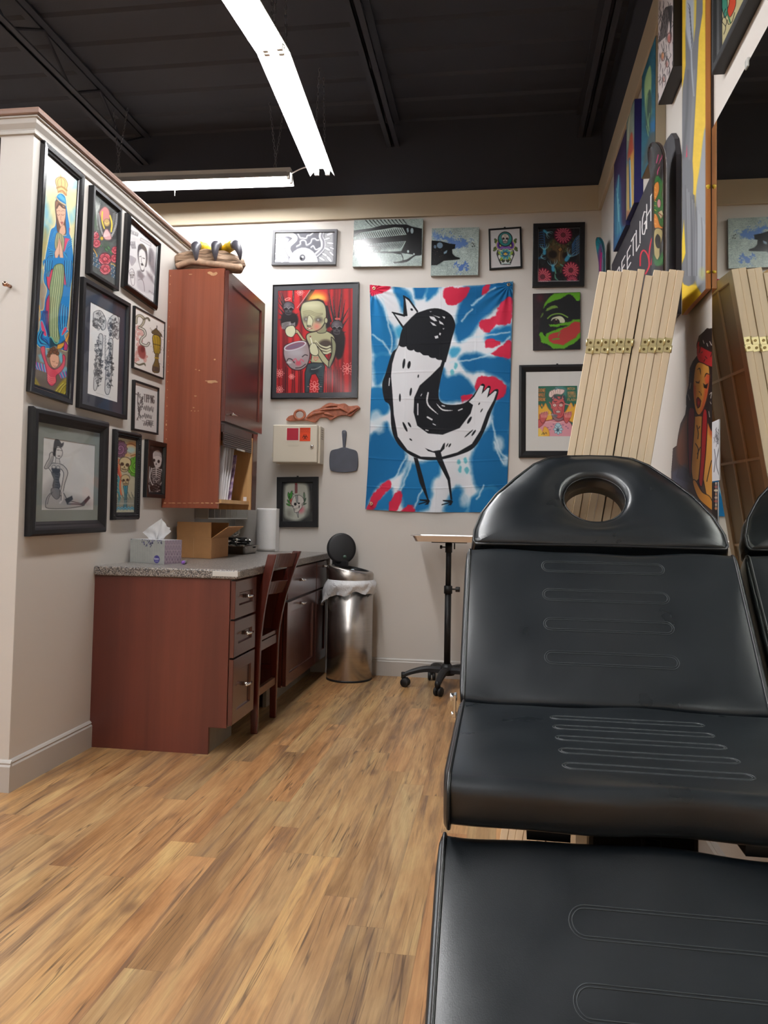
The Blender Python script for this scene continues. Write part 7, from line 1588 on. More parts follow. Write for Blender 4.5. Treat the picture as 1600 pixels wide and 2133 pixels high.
for cx_, cy_ in ((0.03, .02), (.97, .015)):
    dd = np.hypot((A_-cx_)*.9, (B_-cy_)*1.5); th_ = np.arctan2((B_-cy_)*1.5, (A_-cx_)*.9); fold += .006*np.sin(th_*15)*np.exp(-dd/.22)*np.clip(dd/.05, 0, 1)
for k in range(1, 8): fold += .0016*np.exp(-((B_-k/8-.01*np.sin(A_*3+k))/.003)**2)
for k in range(1, 4): fold += .0012*np.exp(-((A_-k/4)/.004)**2)
P[..., 1] = Yt-fold
C = P[0, 0]; a = Art(C, np.array([1., 0, 0]), np.array([0, 0, -1.]), 1, 1, step=3)
a.P = P; a.A, a.B = A_, B_; d_ = P-CAM; zz_ = d_@_f; a.GX = 800+F_PX*(d_@_r)/zz_; a.GY = PP_Y-F_PX*(d_@_u)/zz_; a.img = np.ones(P.shape)*np.array((228, 230, 236.)); a.DX = a.DY = 0
a.z(740, 560, 3.95)
B1, B2_, B3_, RD_ = (30, 110, 166), (24, 96, 150), (70, 160, 200), (206, 44, 72)
a.warp(7, .035, 5)
def bl(pts, c=B1, soft=4.5, al=.95): a.poly(pts, (120, 190, 220), soft+3, .7, sm=True); a.poly(pts, c, soft, al, sm=True)
bl([(110, 240), (200, 250), (270, 400), (330, 560), (290, 690), (140, 680)]); bl([(150, 720), (260, 700), (290, 760), (240, 920), (170, 940)], B1); bl([(110, 1000), (220, 980), (290, 1110), (240, 1190), (120, 1230)]); bl([(110, 1420), (170, 1330), (260, 1270), (310, 1360), (430, 1520), (350, 1700), (200, 1760), (90, 1980)], B2_)
bl([(320, 160), (420, 180), (470, 260), (480, 330), (380, 340)], B1, 4); bl([(480, 150), (585, 150), (580, 230), (540, 250), (490, 230)], B2_, 3); bl([(600, 150), (720, 150), (650, 230), (600, 260)], B1, 3); bl([(330, 480), (400, 470), (390, 540), (340, 560)], B3_, 4)
bl([(900, 160), (1290, 110), (1290, 250), (1190, 290), (1100, 380), (1030, 430), (960, 540), (860, 600), (820, 560), (820, 420), (860, 300)], B2_); bl([(1100, 520), (1280, 450), (1280, 580), (1180, 600), (1080, 590)], B1); bl([(780, 660), (850, 650), (860, 700), (800, 730)], B3_, 3)
bl([(880, 720), (1000, 700), (1120, 740), (1280, 740), (1280, 960), (1200, 900), (1060, 860), (960, 860), (880, 800)], B2_); bl([(720, 820), (760, 900), (880, 880), (960, 950), (980, 1010), (900, 1080), (760, 1110), (690, 1060), (690, 900)], B2_)
bl([(1140, 1100), (1280, 960), (1270, 1500), (1240, 1850), (1130, 1900), (1000, 1780), (950, 1600), (1000, 1450), (1090, 1280)], B2_); bl([(500, 1600), (700, 1560), (700, 1680), (640, 1740), (600, 1980), (420, 1980), (380, 1800), (440, 1600)], B1); bl([(830, 1800), (920, 1860), (900, 2000), (740, 2000), (760, 1900)], B1); bl([(960, 1880), (1100, 1800), (1200, 1880), (1180, 2010), (940, 2010)], B1)
bl([(180, 1900), (300, 1800), (300, 1990), (150, 1990)], B1)
a.warp(3, .09, 8)
for pts in ([(220, 250), (300, 560), (290, 690)], [(140, 545), (220, 600), (300, 700)], [(960, 300), (1080, 200), (1150, 160)], [(880, 600), (1000, 560), (1270, 520)], [(780, 770), (880, 760), (1100, 700), (1270, 560)], [(420, 1540), (340, 1700), (290, 1740)], [(480, 1540), (420, 1720), (370, 1830)], [(1140, 1430), (1190, 1540), (1220, 1600)], [(1000, 1900), (1060, 1780)], [(1130, 1250), (1180, 1480), (1250, 1560)], [(480, 1980), (560, 1800)], [(880, 430), (960, 330)]): a.line(pts, (206, 228, 238), 14, .75, soft=1.6)
for cx, cy, r_ in ((1180, 1440, 44), (1240, 1580, 30), (880, 1640, 50), (900, 1900, 40), (820, 810, 30), (1100, 1240, 30), (170, 1230, 50), (200, 1300, 40)): a.ell(cx, cy, r_, r_*1.3, (216, 230, 238), 5, .75)
for cx, cy in ((850, 1590), (910, 1580), (860, 1650), (920, 1660), (800, 850), (830, 800)): a.ell(cx, cy, 16, 26, (84, 180, 196), 1.5, .8)
a.warp(4, .12, 12)
for pts in ([(120, 130), (280, 130), (270, 180), (190, 205), (120, 210)], [(720, 190), (760, 160), (930, 150), (920, 220), (860, 280), (790, 300), (735, 260)], [(1060, 140), (1110, 125), (1090, 190), (1040, 210)], [(1030, 430), (1150, 380), (1200, 280), (1290, 240), (1285, 440), (1170, 460), (1110, 520), (1040, 500)], [(1070, 590), (1150, 580), (1190, 610), (1150, 640), (1080, 650)], [(1120, 700), (1180, 650), (1280, 590), (1280, 730), (1180, 720)],
            [(990, 940), (1040, 885), (1140, 890), (1240, 960), (1230, 1040), (1160, 1090), (1100, 1060), (1000, 1000)], [(880, 1040), (960, 1030), (960, 1060), (880, 1100)], [(230, 1760), (290, 1740), (290, 1800), (200, 1900), (150, 1980), (85, 1990), (130, 1890)], [(320, 1850), (380, 1830), (380, 1900), (330, 2000), (270, 1980)], [(400, 1970), (470, 1940), (480, 2010), (380, 2010)]):
    a.poly(pts, RD_, 1.4, .96, sm=True)
a.warp(0)
K3, W3 = (30, 31, 35), (226, 226, 230)
# bird body
a.poly([(350, 640), (385, 500), (450, 420), (560, 345), (680, 325), (780, 370), (820, 440), (818, 500), (775, 640), (715, 860), (685, 1040), (730, 1110), (860, 1115), (940, 1075), (1010, 985), (1045, 945), (1068, 960), (1060, 1000), (1095, 962), (1115, 975), (1105, 1030), (1150, 992), (1180, 1000), (1160, 1080), (1115, 1190), (1060, 1340), (980, 1470), (860, 1530), (700, 1570), (560, 1570), (450, 1530), (350, 1440), (300, 1320), (285, 1130), (240, 1080), (222, 950), (250, 860), (285, 740), (310, 680)], K3, .5, sm=True)
a.poly([(362, 625), (420, 640), (460, 665), (500, 660), (560, 710), (620, 715), (650, 735), (680, 725), (715, 755), (700, 800), (620, 880), (530, 960), (485, 1060), (480, 1180), (510, 1290), (600, 1355), (720, 1365), (860, 1310), (950, 1190), (970, 1120), (935, 1095), (980, 1050), (1030, 960), (1055, 965), (1040, 1030), (1090, 980), (1105, 980), (1085, 1060), (1150, 1005), (1165, 1010), (1140, 1080), (1085, 1180), (1030, 1330), (960, 1440), (840, 1510), (700, 1550), (540, 1545), (430, 1490), (350, 1380), (318, 1200), (305, 1000), (295, 880), (305, 780), (330, 690)], W3, .5)
a.poly([(470, 780), (720, 740), (735, 800), (700, 1040), (610, 1200), (500, 1130), (530, 950), (620, 880), (705, 800)], K3, .5, al=0)
for cx, cy in ((390, 622), (455, 650), (515, 665), (575, 690), (635, 712), (690, 728)): a.ell(cx, cy, 32, 22, K3, rot=12)
a.poly([(480, 370), (560, 345), (680, 325), (790, 380), (822, 460), (780, 640), (745, 770), (700, 745), (620, 705), (520, 660), (420, 630), (365, 605), (395, 490)], K3, .5)
a.line([(735, 760), (712, 800)], K3, 14)
# crown / beak
a.poly([(400, 218), (445, 245), (520, 350), (480, 400), (390, 490), (302, 355), (395, 375)], K3); a.poly([(412, 240), (440, 262), (508, 358), (462, 400), (396, 470), (325, 372), (405, 395), (430, 380)], W3); a.line([(398, 222), (425, 385), (305, 358)], K3, 10, sm=False); a.ell(465, 335, 12, 9, K3, rot=40)
for pts in ([(610, 390), (650, 395), (675, 430), (650, 430), (620, 410)], [(615, 435), (650, 450), (670, 470), (640, 465)], [(690, 425), (720, 445), (730, 462), (695, 450)], [(715, 390), (740, 395), (735, 412)], [(720, 490), (735, 488), (725, 500)], [(695, 525), (706, 530), (700, 548), (690, 540)], [(652, 555), (680, 548), (685, 568), (660, 575)], [(640, 380), (700, 398), (690, 404)], [(612, 350), (630, 350), (620, 356)]): a.poly(pts, W3)
for x, y, w_, h_, an in ((400, 780, 11, 42, 8), (443, 790, 13, 32, 10), (519, 883, 6, 14, 10), (368, 1060, 8, 34, 0), (457, 1012, 9, 34, 8), (410, 1300, 10, 44, -25), (447, 1283, 8, 24, -30), (457, 1405, 6, 14, -50), (940, 1245, 11, 34, 30), (1040, 1165, 5, 18, 30), (1020, 1110, 5, 12, 30), (935, 1355, 6, 48, 48), (975, 1350, 8, 30, 35), (757, 1450, 5, 18, 30), (778, 1452, 7, 18, 30)): a.ell(x, y, w_, h_, K3, rot=an)
for pts, w_ in (([(590, 1040), (600, 1120), (680, 1195)], 13), ([(515, 1110), (515, 1200)], 9), ([(670, 1110), (720, 1160), (800, 1165)], 11), ([(595, 1220), (630, 1240)], 14), ([(850, 1165), (880, 1152)], 9), ([(640, 1275), (660, 1285)], 7), ([(580, 1325), (600, 1330)], 7), ([(540, 1045), (548, 1030)], 5), ([(715, 1125), (735, 1130)], 9), ([(283, 900), (278, 960)], 7), ([(600, 1020), (590, 1080)], 12)): a.line(pts, W3, w_, taper=True)
a.poly([(575, 1475), (640, 1500), (700, 1490), (725, 1440), (740, 1430), (735, 1480), (705, 1510), (720, 1570), (780, 1720), (800, 1900), (785, 1900), (760, 1740), (670, 1570), (655, 1515), (600, 1500)], K3); a.poly([(480, 1550), (515, 1560), (560, 1720), (605, 1900), (595, 1905), (530, 1760)], K3)
for fx_, fy_ in ((600, 1905), (790, 1910)): a.poly([(fx_-70, fy_-8), (fx_+5, fy_-8), (fx_+15, fy_+5), (fx_, fy_+35), (fx_-30, fy_+36), (fx_-10, fy_+18), (fx_-80, fy_+36), (fx_-78, fy_+26), (fx_-20, fy_+10), (fx_-68, fy_+2)], K3)
a.line([(125, 135), (140, 700), (122, 1300), (95, 1900)], (20, 60, 90), 3, .5); a.line([(1290, 105), (1278, 700), (1262, 1300), (1245, 1900)], (20, 60, 90), 3, .6)
a.build('cloth', tp, CLOTH)
for px_, rad in (((779.2, 600.5), .0085), ((1059.5, 592.5), .0085), ((773, 1049), .0095)):
    q = on(1, Yt-.010, *px_); obj('grommet', MB().tube([(q[0]+rad*math.cos(t_), q[1], q[2]+rad*math.sin(t_)) for t_ in np.linspace(0, 2*math.pi, 18, endpoint=False)], .0026, 6, closed=True), simple('grommet_metal', (206, 190, 150), .25, 1.0), tp)
    obj('pin', MB().tube([(q[0], YB-.001, q[2]), (q[0], q[1]-.004, q[2])], .003, 8), CHROME, tp)

# ================================================================= RIGHT WALL PICTURES
GR = 'pictures on the right wall'
z5 = (1240, 180, 5.331); z8 = (1200, 0, 3.81); z6b = (1300, 0, 5.333)
def d_purple(a):
    a.img[:] = (44, 30, 66); a.mott(20, .1, 3); a.z(*z5)
    a.poly([(205, 900), (330, 500), (335, 900), (330, 1500), (205, 1200)], (50, 32, 72), 3, .8)
    a.poly([(215, 1900), (210, 1300), (240, 1050), (262, 980), (280, 1100), (290, 1400), (300, 1540), (340, 1560), (340, 1640), (230, 1880)], (44, 110, 140), 3, .95, sm=True)
    for k in range(9): a.line([(228+k*6, 1100+k*30), (240+k*5, 1350+k*20), (236+k*9, 1700-k*10)], (110, 180, 190) if k % 2 else (24, 70, 110), 7, .85)
    a.line([(262, 985), (250, 1200), (262, 1500)], (150, 206, 206), 8, .8); a.poly([(205, 1700), (340, 1560), (340, 1640), (205, 1920)], (40, 84, 130), 4, .7)
canvas('R', Z(*z5, (205, 880), (337, 490), (340, 1530), (205, 1830)), .04, 'purple and teal canvas on the right wall, farthest of the painted canvases', simple('navy_edge', (30, 32, 84), .5), d_purple, group=GR)
def d_flame(a):
    a.img[:] = (90, 120, 130); a.z(*z5); a.poly([(345, 390), (400, 250), (430, 180), (432, 560), (345, 700)], (134, 144, 130), 3, .9); a.line([(390, 260), (370, 450), (365, 600)], (190, 190, 160), 14, .7)
    a.poly([(360, 820), (370, 680), (395, 520), (420, 560), (425, 800)], (176, 70, 44), 2, .9, sm=True); a.poly([(350, 900), (380, 780), (432, 700), (434, 1300), (400, 1380), (350, 1560)], (196, 150, 70), 2.5, .9); a.poly([(372, 800), (386, 790), (400, 1330), (380, 1380)], (40, 80, 130), 1.5); a.line([(388, 820), (395, 1100), (400, 1340)], (150, 190, 216), 10); a.line([(430, 1100), (434, 1300)], (190, 206, 230), 6)
    a.poly([(345, 1380), (400, 1390), (345, 1570)], (130, 84, 70), 2, .8)
canvas('R', Z(*z5, (345, 390), (430, 180), (435, 1250), (345, 1508)), .04, 'narrow-looking orange and blue canvas with deep navy sides on the right wall', simple('navy_edge2', (24, 24, 92), .45), d_flame, group=GR)
def d_teal(a):
    a.img[:] = (22, 84, 104); a.mott(18, .1, 8); a.z(*z8); a.poly([(545, 640), (585, 520), (600, 600), (595, 800), (600, 900), (560, 960), (545, 800)], (150, 176, 120), 1.5, .95, sm=True); a.poly([(560, 800), (585, 710), (600, 800), (590, 1000), (570, 1070), (552, 980)], (40, 64, 60), 1.5, .95, sm=True)
    for p in ([(570, 760), (560, 880), (572, 1000)], [(585, 900), (575, 960), (580, 1040)], [(560, 1000), (575, 1080)]): a.line(p, (120, 160, 110), 7, .8)
    a.poly([(530, 1350), (560, 1150), (610, 1030), (635, 1100), (628, 1160), (560, 1290)], (60, 66, 66), 3, .9, sm=True); a.poly([(590, 980), (640, 930), (638, 1040), (600, 1050)], (16, 90, 140), 3, .9)
canvas('R', [(1336.5, 163), (1366.7, 71), (1363.8, 309.4), (1336.6, 371)], .04, 'teal canvas with a green-faced figure, above the lettered sign', simple('bare_canvas_edge', (150, 138, 116), .6), d_teal, group=GR)
def d_ink(a):
    a.img[:] = (206, 196, 194); a.z(*z8); rs = np.random.RandomState(12)
    for k in range(90):
        x, y = 645+rs.rand()*130, rs.rand()*820; a.line([(x, y), (x+rs.randn()*7, y+24), (x+rs.randn()*10, y+50+rs.rand()*30)], (40, 36, 38), 4.5, .9, taper=True)
    for k in range(7): a.line([(665+k*9, 330-k*8), (690+k*9, 120-k*4), (725+k*6, 60), (750, 200+k*20)], (44, 40, 42), 6)
    for x, y, r_ in ((690, 450, 14), (740, 300, 16), (700, 620, 12), (725, 500, 14)): a.ell(x, y, r_, r_*2.4, None, ol=(40, 36, 38), ow=5); a.ell(x-4, y+10, r_*.6, r_*1.6, (176, 84, 66), 2, .6)
    a.ell(742, 300, 10, 40, (190, 60, 50), 3, .5); a.ell(688, 440, 9, 24, (214, 130, 66), 2, .8)
C_, U_, V_, W_, H_, nn_ = rect_on('R', [(1370.6, 0-150), (1403.4, -290), (1400.8, 141.7), (1370.6, 219.2)], .045)
canvas('R', [(1371.9, 64.3-210), (1403.4, -265), (1400.8, 141.7), (1370.6, 219.2)], .050, 'black-sided canvas densely inked in black on white, under the ceiling line', simple('black_side', (26, 20, 20), .5), d_ink, group=GR)
def d_yellow(a):
    a.img[:] = (222, 186, 44); a.mott(10, .1, 2); G = (104, 106, 112); G2 = (140, 144, 150); DK = (66, 66, 72)
    a.z(*z8); a.poly([(875, -900), (1010, -900), (1005, 100), (975, 300), (960, 620), (945, 900), (925, 1280), (940, 1540), (955, 1900), (830, 1900), (840, 1300), (835, 1000), (845, 700), (870, 520), (868, 250), (878, 100)], G, .8, sm=False); a.poly([(935, -900), (950, -900), (960, -100), (950, 200), (935, 330), (930, 100)], (214, 184, 50), 1)
    a.poly([(880, -200), (935, -120), (935, 240), (915, 400), (890, 330), (870, 180)], (176, 184, 196), 2, .9, sm=True)
    for k in range(9): a.line([(885+k*5, 20+k*34), (905+k*2, 60+k*36), (900+k*2, 110+k*34)], (60, 64, 76), 6, .9, taper=True)
    a.line([(915, 400), (920, 560), (935, 760)], (176, 182, 192), 12, .8); a.line([(890, 560), (880, 900), (850, 1250)], DK, 18, .6, soft=2); a.line([(940, 560), (925, 900), (900, 1260)], (130, 132, 138), 16, .6, soft=2)
    a.z(*z5); a.poly([(950, 2133), (940, 1400), (970, 1000), (1020, 830), (1060, 1100), (1090, 1500), (1120, 2133)], G, 1.2, sm=True); a.poly([(1100, 2133), (1110, 1500), (1120, 1160), (1160, 900), (1200, 560), (1222, 460), (1245, 500), (1270, 2200)], G2, 1.5, sm=True); a.poly([(1080, 1200), (1100, 1170), (1130, 1400), (1120, 2200), (1060, 2200)], DK, 3, .7)
    for k in range(12): a.line([(1000+k*20, 1100+k*40), (1010+k*20, 1500+k*20), (1020+k*18, 2100)], (170, 174, 180) if k % 3 else DK, 7, .55, soft=1.2)
    a.poly([(950, 1990), (960, 1750), (985, 1480), (1003, 1850), (990, 1900), (955, 1990)], (222, 190, 40), .8); a.poly([(1008, 790), (1018, 650), (1022, 780)], (214, 40, 80), .7); a.ell(1190, 2080, 30, 60, (170, 170, 90), 5, .6); a.line([(1110, 860), (1105, 1100), (1102, 1190)], (222, 186, 44), 30, .9)
pe = [(1418, -330), (1470, -520), (1476, 597), (1419, 640)]
# upright board with a raw orange wood edge
Ya, Yb_, zt_, zb_ = 2.685, 2.385, 2.95, 1.685
ye = thing('board_painting', 'very tall yellow and grey painting on a board with orange wood edges', 'painting', (XR-.03, (Ya+Yb_)/2, zb_), GR)
obj('board', MB().box(.587, .603, Yb_, Ya, zb_, zt_), wood('orange_wood', (164, 96, 44), (206, 138, 72), 2, .8, .5, fine=.6), ye, bevel=.002)
obj('backing', MB().box(.6032, .6095, Yb_-.003, Ya-.03, zb_+.01, zt_-.01), simple('dark_backing', (40, 24, 18), .6), ye, label='dark backing frame')
a = Art(np.array([.5865, Ya, zt_]), np.array([0, -1., 0]), np.array([0, 0, -1.]), Ya-Yb_, zt_-zb_, .85); d_yellow(a); a.build('painted_face', ye)
mb = MB(); 
for (z_, r_) in ((1.735, .006), (1.99, .007), (1.985, .004)): mb.sphere((.595, Yb_-.0, z_), r_, 8, sc=(1, .5, .8))
obj('paint_drip', mb, simple('yellow_drip', (226, 190, 50), .4), ye, label='yellow paint drips on the wood edge')
def d_top(a):
    a.img[:] = (196, 186, 140); a.z(*z6b)
    a.poly([(1080, 0), (1130, -200), (1150, 100), (1120, 200), (1095, 120)], (50, 130, 110), 1, .95, sm=True, ol=K, ow=5); a.poly([(1160, -100), (1230, -60), (1240, 60), (1180, 190), (1150, 120), (1170, 20)], (206, 70, 44), 1, .95, sm=True, ol=K, ow=5)
    for p in ([(1110, 180), (1090, 240), (1130, 300), (1110, 380)], [(1150, 220), (1160, 270), (1200, 240), (1230, 140)], [(1080, 100), (1090, 200)], [(1130, 100), (1110, 160), (1140, 230), (1130, 290)]): a.line(p, K, 6)
    a.line([(1140, 140), (1165, 200), (1180, 250)], (60, 120, 80), 16)
Yn, Yf_, zb2 = 1.93, 2.272, 2.262
C2 = np.array([.575, Yf_, zb2+.44])
tf = thing('framed_picture', 'black framed picture cut off by the top right of the photo, above the mirror', 'picture', (XR, 2.1, zb2), GR)
rings = [(0, .0345), (0, .002), (.003, 0), (.020, .0), (.024, .008), (.034, .012), (.038, .018)]; v = []
U_, V_, nn_ = np.array([0, -1., 0]), np.array([0, 0, -1.]), np.array([-1., 0, 0]); W_, H_ = Yf_-Yn, .44
for i, h in rings: v += [C2+U_*i+V_*i-nn_*h, C2+U_*(W_-i)+V_*i-nn_*h, C2+U_*(W_-i)+V_*(H_-i)-nn_*h, C2+U_*i+V_*(H_-i)-nn_*h]
n = len(rings); obj('frame', MB().add(v, [(k*4+j, k*4+(j+1) % 4, (k+1)*4+(j+1) % 4, (k+1)*4+j) for k in range(n-1) for j in range(4)]+[(0, 3, 2, 1)]), FBK, tf)
a = Art(C2+U_*.038+V_*.038-nn_*.019, U_, V_, W_-.076, H_-.076, .85); d_top(a); a.build('artwork', tf, ARTG)
# lettered sign
sg = thing('lettered_sign', 'long charcoal sign with white hand-painted capitals running under the canvases', 'sign', (XR, 3.7, 1.7), GR)
obj('sign_board', MB().prism([(2.80, 1.72), (4.40, 1.72), (4.40, 2.41), (2.95, 2.41), (2.88, 2.395), (2.83, 2.35), (2.80, 2.28)], lambda p_, q_, t_: (t_, p_, q_), .592, .609), simple('sign_edge', (46, 44, 50), .5), sg)
a = Art(np.array([.5915, 4.40, 2.410]), U_, V_, 1.44, .69, .8, bg=(50, 48, 54)); a.mott(4, .1, 2); a.z(*z5)
def sgn(ch_, x, y, dx, h, w=11): a.text(ch_, (x, y), (dx, -dx*1.95), (0, h), (236, 234, 232), w)
for ch_, x, y, dx, h in (('B', 243, 2050, 34, 150), ('E', 296, 1950, 36, 170), ('E', 356, 1840, 38, 190), ('T', 400, 1720, 44, 200), ('L', 456, 1600, 36, 230), ('I', 487, 1520, 22, 240), ('G', 520, 1440, 42, 250), ('H', 572, 1310, 46, 270), ('T', 618, 1220, 60, 300)): sgn(ch_, x, y, dx, h)
R4 = (206, 40, 60); a.line([(500, 1990), (505, 1870), (540, 1820), (585, 1880), (600, 1990), (560, 2080)], R4, 16); a.line([(600, 2000), (600, 1850), (620, 1720), (650, 1640)], R4, 14); a.line([(620, 1980), (640, 1850), (655, 1700)], R4, 12)
a.build('lettering', sg)
# skateboard decks: outline in (u along Y, z), extruded with kicked nose
def deck(name, label, yc, wd, z0_, z1_, x0_, kick, edge_mat, draw, bg):
    t = thing(name, label, 'skateboard deck', (x0_, yc, z0_), GR); n = 14
    def half(tz):
        q = min(tz, 1-tz)/.13; return wd/2*(math.sqrt(max(0, 1-(1-min(1, q))**2)) if q < 1 else 1)
    def px(tz, s_): e = max(0, (abs(tz-.5)-.30)/.20); return x0_-kick*e*e+.010*(1-(s_)**2)*-1*.0+.006*abs(s_)**2*-1
    ts = np.concatenate([np.linspace(0, .13, 12)**1.0, np.linspace(.15, .85, 30), np.linspace(.87, 1, 12)]); mb = MB(); v = []
    ss = np.linspace(-1, 1, n+1)
    for side in (0, 1):
        for tz in ts:
            h_ = max(half(tz), .002)
            for s_ in ss: v.append((px(tz, s_)+side*.011, yc-s_*h_, z0_+(z1_-z0_)*(1-tz)))
    m_ = len(ts); w1 = n+1; f = []
    for i in range(m_-1):
        for k in range(n): f.append((i*w1+k, i*w1+k+1, (i+1)*w1+k+1, (i+1)*w1+k)); o_ = m_*w1; f.append((o_+i*w1+k, o_+(i+1)*w1+k, o_+(i+1)*w1+k+1, o_+i*w1+k+1))
        for k in (0, n): o_ = m_*w1; f.append((i*w1+k, (i+1)*w1+k, o_+(i+1)*w1+k, o_+i*w1+k))
    obj('deck', mb.add(v, f, 0, True), edge_mat, t)
    a = Art(np.array([x0_, yc+wd/2, z1_]), U_, V_, wd, z1_-z0_, .8, bg=bg)
    H1, W1 = a.A.shape; P_ = np.zeros((H1, W1, 3))
    for i in range(H1):
        tz = i/(H1-1); h_ = max(half(tz), .002)*.985; s_ = np.linspace(-1, 1, W1); P_[i, :, 0] = [px(tz, q) for q in s_]; P_[i, :, 0] -= .0012; P_[i, :, 1] = yc-s_*h_; P_[i, :, 2] = z1_-(z1_-z0_)*tz
    d_ = P_-CAM; zz_ = d_@_f; a.P = P_; a.GX = 800+F_PX*(d_@_r)/zz_; a.GY = PP_Y-F_PX*(d_@_u)/zz_
    draw(a); a.build('deck_graphic', t, ARTG); return t
def d_dragon(a):
    a.img[:] = (38, 38, 42); a.z(*z5); G = (44, 110, 56); G2 = (90, 160, 90); O = (206, 130, 56)
    a.poly([(760, 980), (805, 950), (808, 1300), (800, 1500), (740, 1560)], (196, 198, 200), 4, .85); a.poly([(730, 1760), (790, 1560), (795, 1800), (760, 1850)], (150, 150, 152), 4, .7)  # first pale patch is a white reflection painted into the graphic
    for p in ([(770, 700), (740, 780), (700, 870)], [(720, 880), (695, 940), (690, 990)], [(700, 760), (680, 850)]): a.line(p, (190, 60, 110), 12, .9, taper=True)
    a.poly([(655, 1060), (690, 990), (740, 1040), (750, 1100), (740, 1200), (760, 1300), (780, 1400), (770, 1540), (720, 1560), (660, 1480), (650, 1300)], G, 1, sm=True, ol=(16, 34, 20), ow=7)
    a.poly([(655, 1100), (700, 1060), (710, 1150), (680, 1240), (655, 1260)], O, 1, sm=True, ol=(90, 40, 20), ow=6); a.poly([(655, 1420), (690, 1440), (720, 1540), (755, 1570), (700, 1590), (655, 1560)], O, 1, sm=True, ol=(90, 40, 20), ow=6)
    a.ell(708, 1300, 22, 50, (196, 140, 140), 1, ol=(60, 30, 30), ow=6); a.poly([(690, 1400), (740, 1370), (760, 1420), (730, 1480)], (190, 176, 136), 1, ol=(40, 40, 30), ow=6); a.line([(700, 1400), (745, 1440)], (140, 40, 40), 9)
    a.poly([(655, 1600), (740, 1590), (745, 1680), (720, 1800), (715, 1920), (680, 1940), (655, 1880)], (176, 160, 110), 1, sm=True, ol=(40, 36, 30), ow=7); a.poly([(665, 1700), (690, 1640), (725, 1690), (715, 1790), (680, 1780)], (36, 34, 32), 1, sm=True)
    a.poly([(645, 1860), (690, 1930), (740, 1840), (770, 1900), (770, 1960), (700, 2000), (650, 1960)], G, 1, sm=True, ol=(16, 34, 20), ow=7)
    for k in range(9): a.line([(745, 1060+k*52), (762, 1075+k*52)], G2, 8); a.line([(660, 1120+k*50), (676, 1130+k*50)], (226, 170, 90), 6)
    for k in range(5): a.line([(720+k*12, 1960-k*24), (740+k*10, 1930-k*24)], G2, 8)
deck('skateboard_deck', 'black skateboard deck with a green and orange dragon graphic hung on end over the sign', 2.845, .205, 1.745, 2.335, .545, .030, simple('deck_side', (58, 44, 38), .4), d_dragon, (38, 38, 42))
def d_teal_deck(a):
    a.img[:] = (24, 128, 140); a.z(*z5); a.mott(20, .2, 3)
    a.poly([(30, 1900), (60, 1750), (80, 1850), (70, 2133), (40, 2133)], (150, 60, 130), 3, .9, sm=True); a.line([(140, 1540), (100, 1700), (90, 1900)], (60, 190, 190), 10); a.line([(70, 1850), (60, 2100), (90, 2500)], (206, 40, 130), 14)
deck('skateboard_deck', 'teal and magenta skateboard deck hung on end in the far corner', 4.67, .22, 1.93, 2.655, .575, .030, simple('teal_side', (20, 70, 80), .4), d_teal_deck, (24, 128, 140))
# paper cut-out of a pin-up woman, flat against the wall
sj = (1380, 660, 5.077)
cut = Z(*sj, (470, 118), (490, 125), (520, 118), (545, 150), (545, 2200), (330, 2200), (90, 2200), (92, 1640), (105, 1480), (110, 1390), (150, 1360), (165, 1250), (190, 1130), (240, 1030), (252, 950), (250, 850), (275, 720), (290, 540), (320, 470), (365, 410), (360, 290), (385, 200), (440, 150))
wc_ = thing('pinup_cutout', 'flat paper cut-out of a dark-haired woman in a red headscarf beside the mirror edge', 'cut-out', (XR, 2.6, .95), GR)
Q_ = [on(0, .6035, *p) for p in cut]; poly2 = [(q[1], q[2]) for q in Q_]
obj('card', MB().prism(poly2, lambda a_, b_, t_: (t_, a_, b_), .604, .6065), simple('card_edge', (70, 50, 40), .6), wc_)
y0_, y1_ = min(q[1] for q in Q_), max(q[1] for q in Q_); z0_, z1_ = min(q[2] for q in Q_), max(q[2] for q in Q_)
a = Art(np.array([.6032, y1_, z1_]), U_, V_, y1_-y0_, z1_-z0_, .7, bg=(52, 40, 36)); a.z(*sj)
SKN = (206, 146, 66); RS_ = (160, 30, 36); BK = (26, 16, 16)
a.poly([(90, 2200), (100, 1400), (200, 1100), (300, 1000), (545, 1100), (545, 2200)], (70, 54, 52), 2); a.poly([(150, 1380), (250, 1060), (300, 1100), (290, 1500), (200, 1620)], (120, 66, 38), 3, .9, sm=True); a.poly([(100, 1640), (240, 1560), (300, 1700), (260, 1900), (100, 1800)], (74, 76, 96), 4, .9)
for k in range(12): a.line([(150+k*14, 1700+k*6), (180+k*12, 1560+k*8)], (34, 28, 30), 6, .8)
a.poly([(320, 1100), (360, 1050), (440, 1060), (545, 1180), (545, 1900), (470, 1900), (420, 1700), (330, 1750), (300, 1500)], SKN, 2, sm=True, ol=BK, ow=8); a.poly([(480, 1150), (545, 1180), (545, 1300), (500, 1240)], (170, 60, 30), 4, .9)
for p in ([(365, 1150), (380, 1230), (375, 1290)], [(350, 1340), (380, 1400), (370, 1500)], [(400, 1380), (370, 1450)], [(470, 1740), (500, 1600), (520, 1520)], [(385, 1180), (395, 1160)]): a.line(p, BK, 9)
a.poly([(275, 1000), (330, 940), (340, 1100), (310, 1500), (300, 1700), (280, 1600), (270, 1300)], (120, 30, 40), 1.5, sm=True, ol=BK, ow=8)
a.poly([(430, 1000), (465, 985), (475, 1100), (460, 1400), (440, 1620), (420, 1790), (385, 1740), (405, 1500), (415, 1200)], RS_, 1, sm=True, ol=BK, ow=9)
a.poly([(320, 1750), (350, 1730), (420, 1850), (500, 1900), (545, 2000), (545, 2060), (440, 1980), (370, 1900)], (206, 138, 50), 1, sm=True, ol=BK, ow=8)
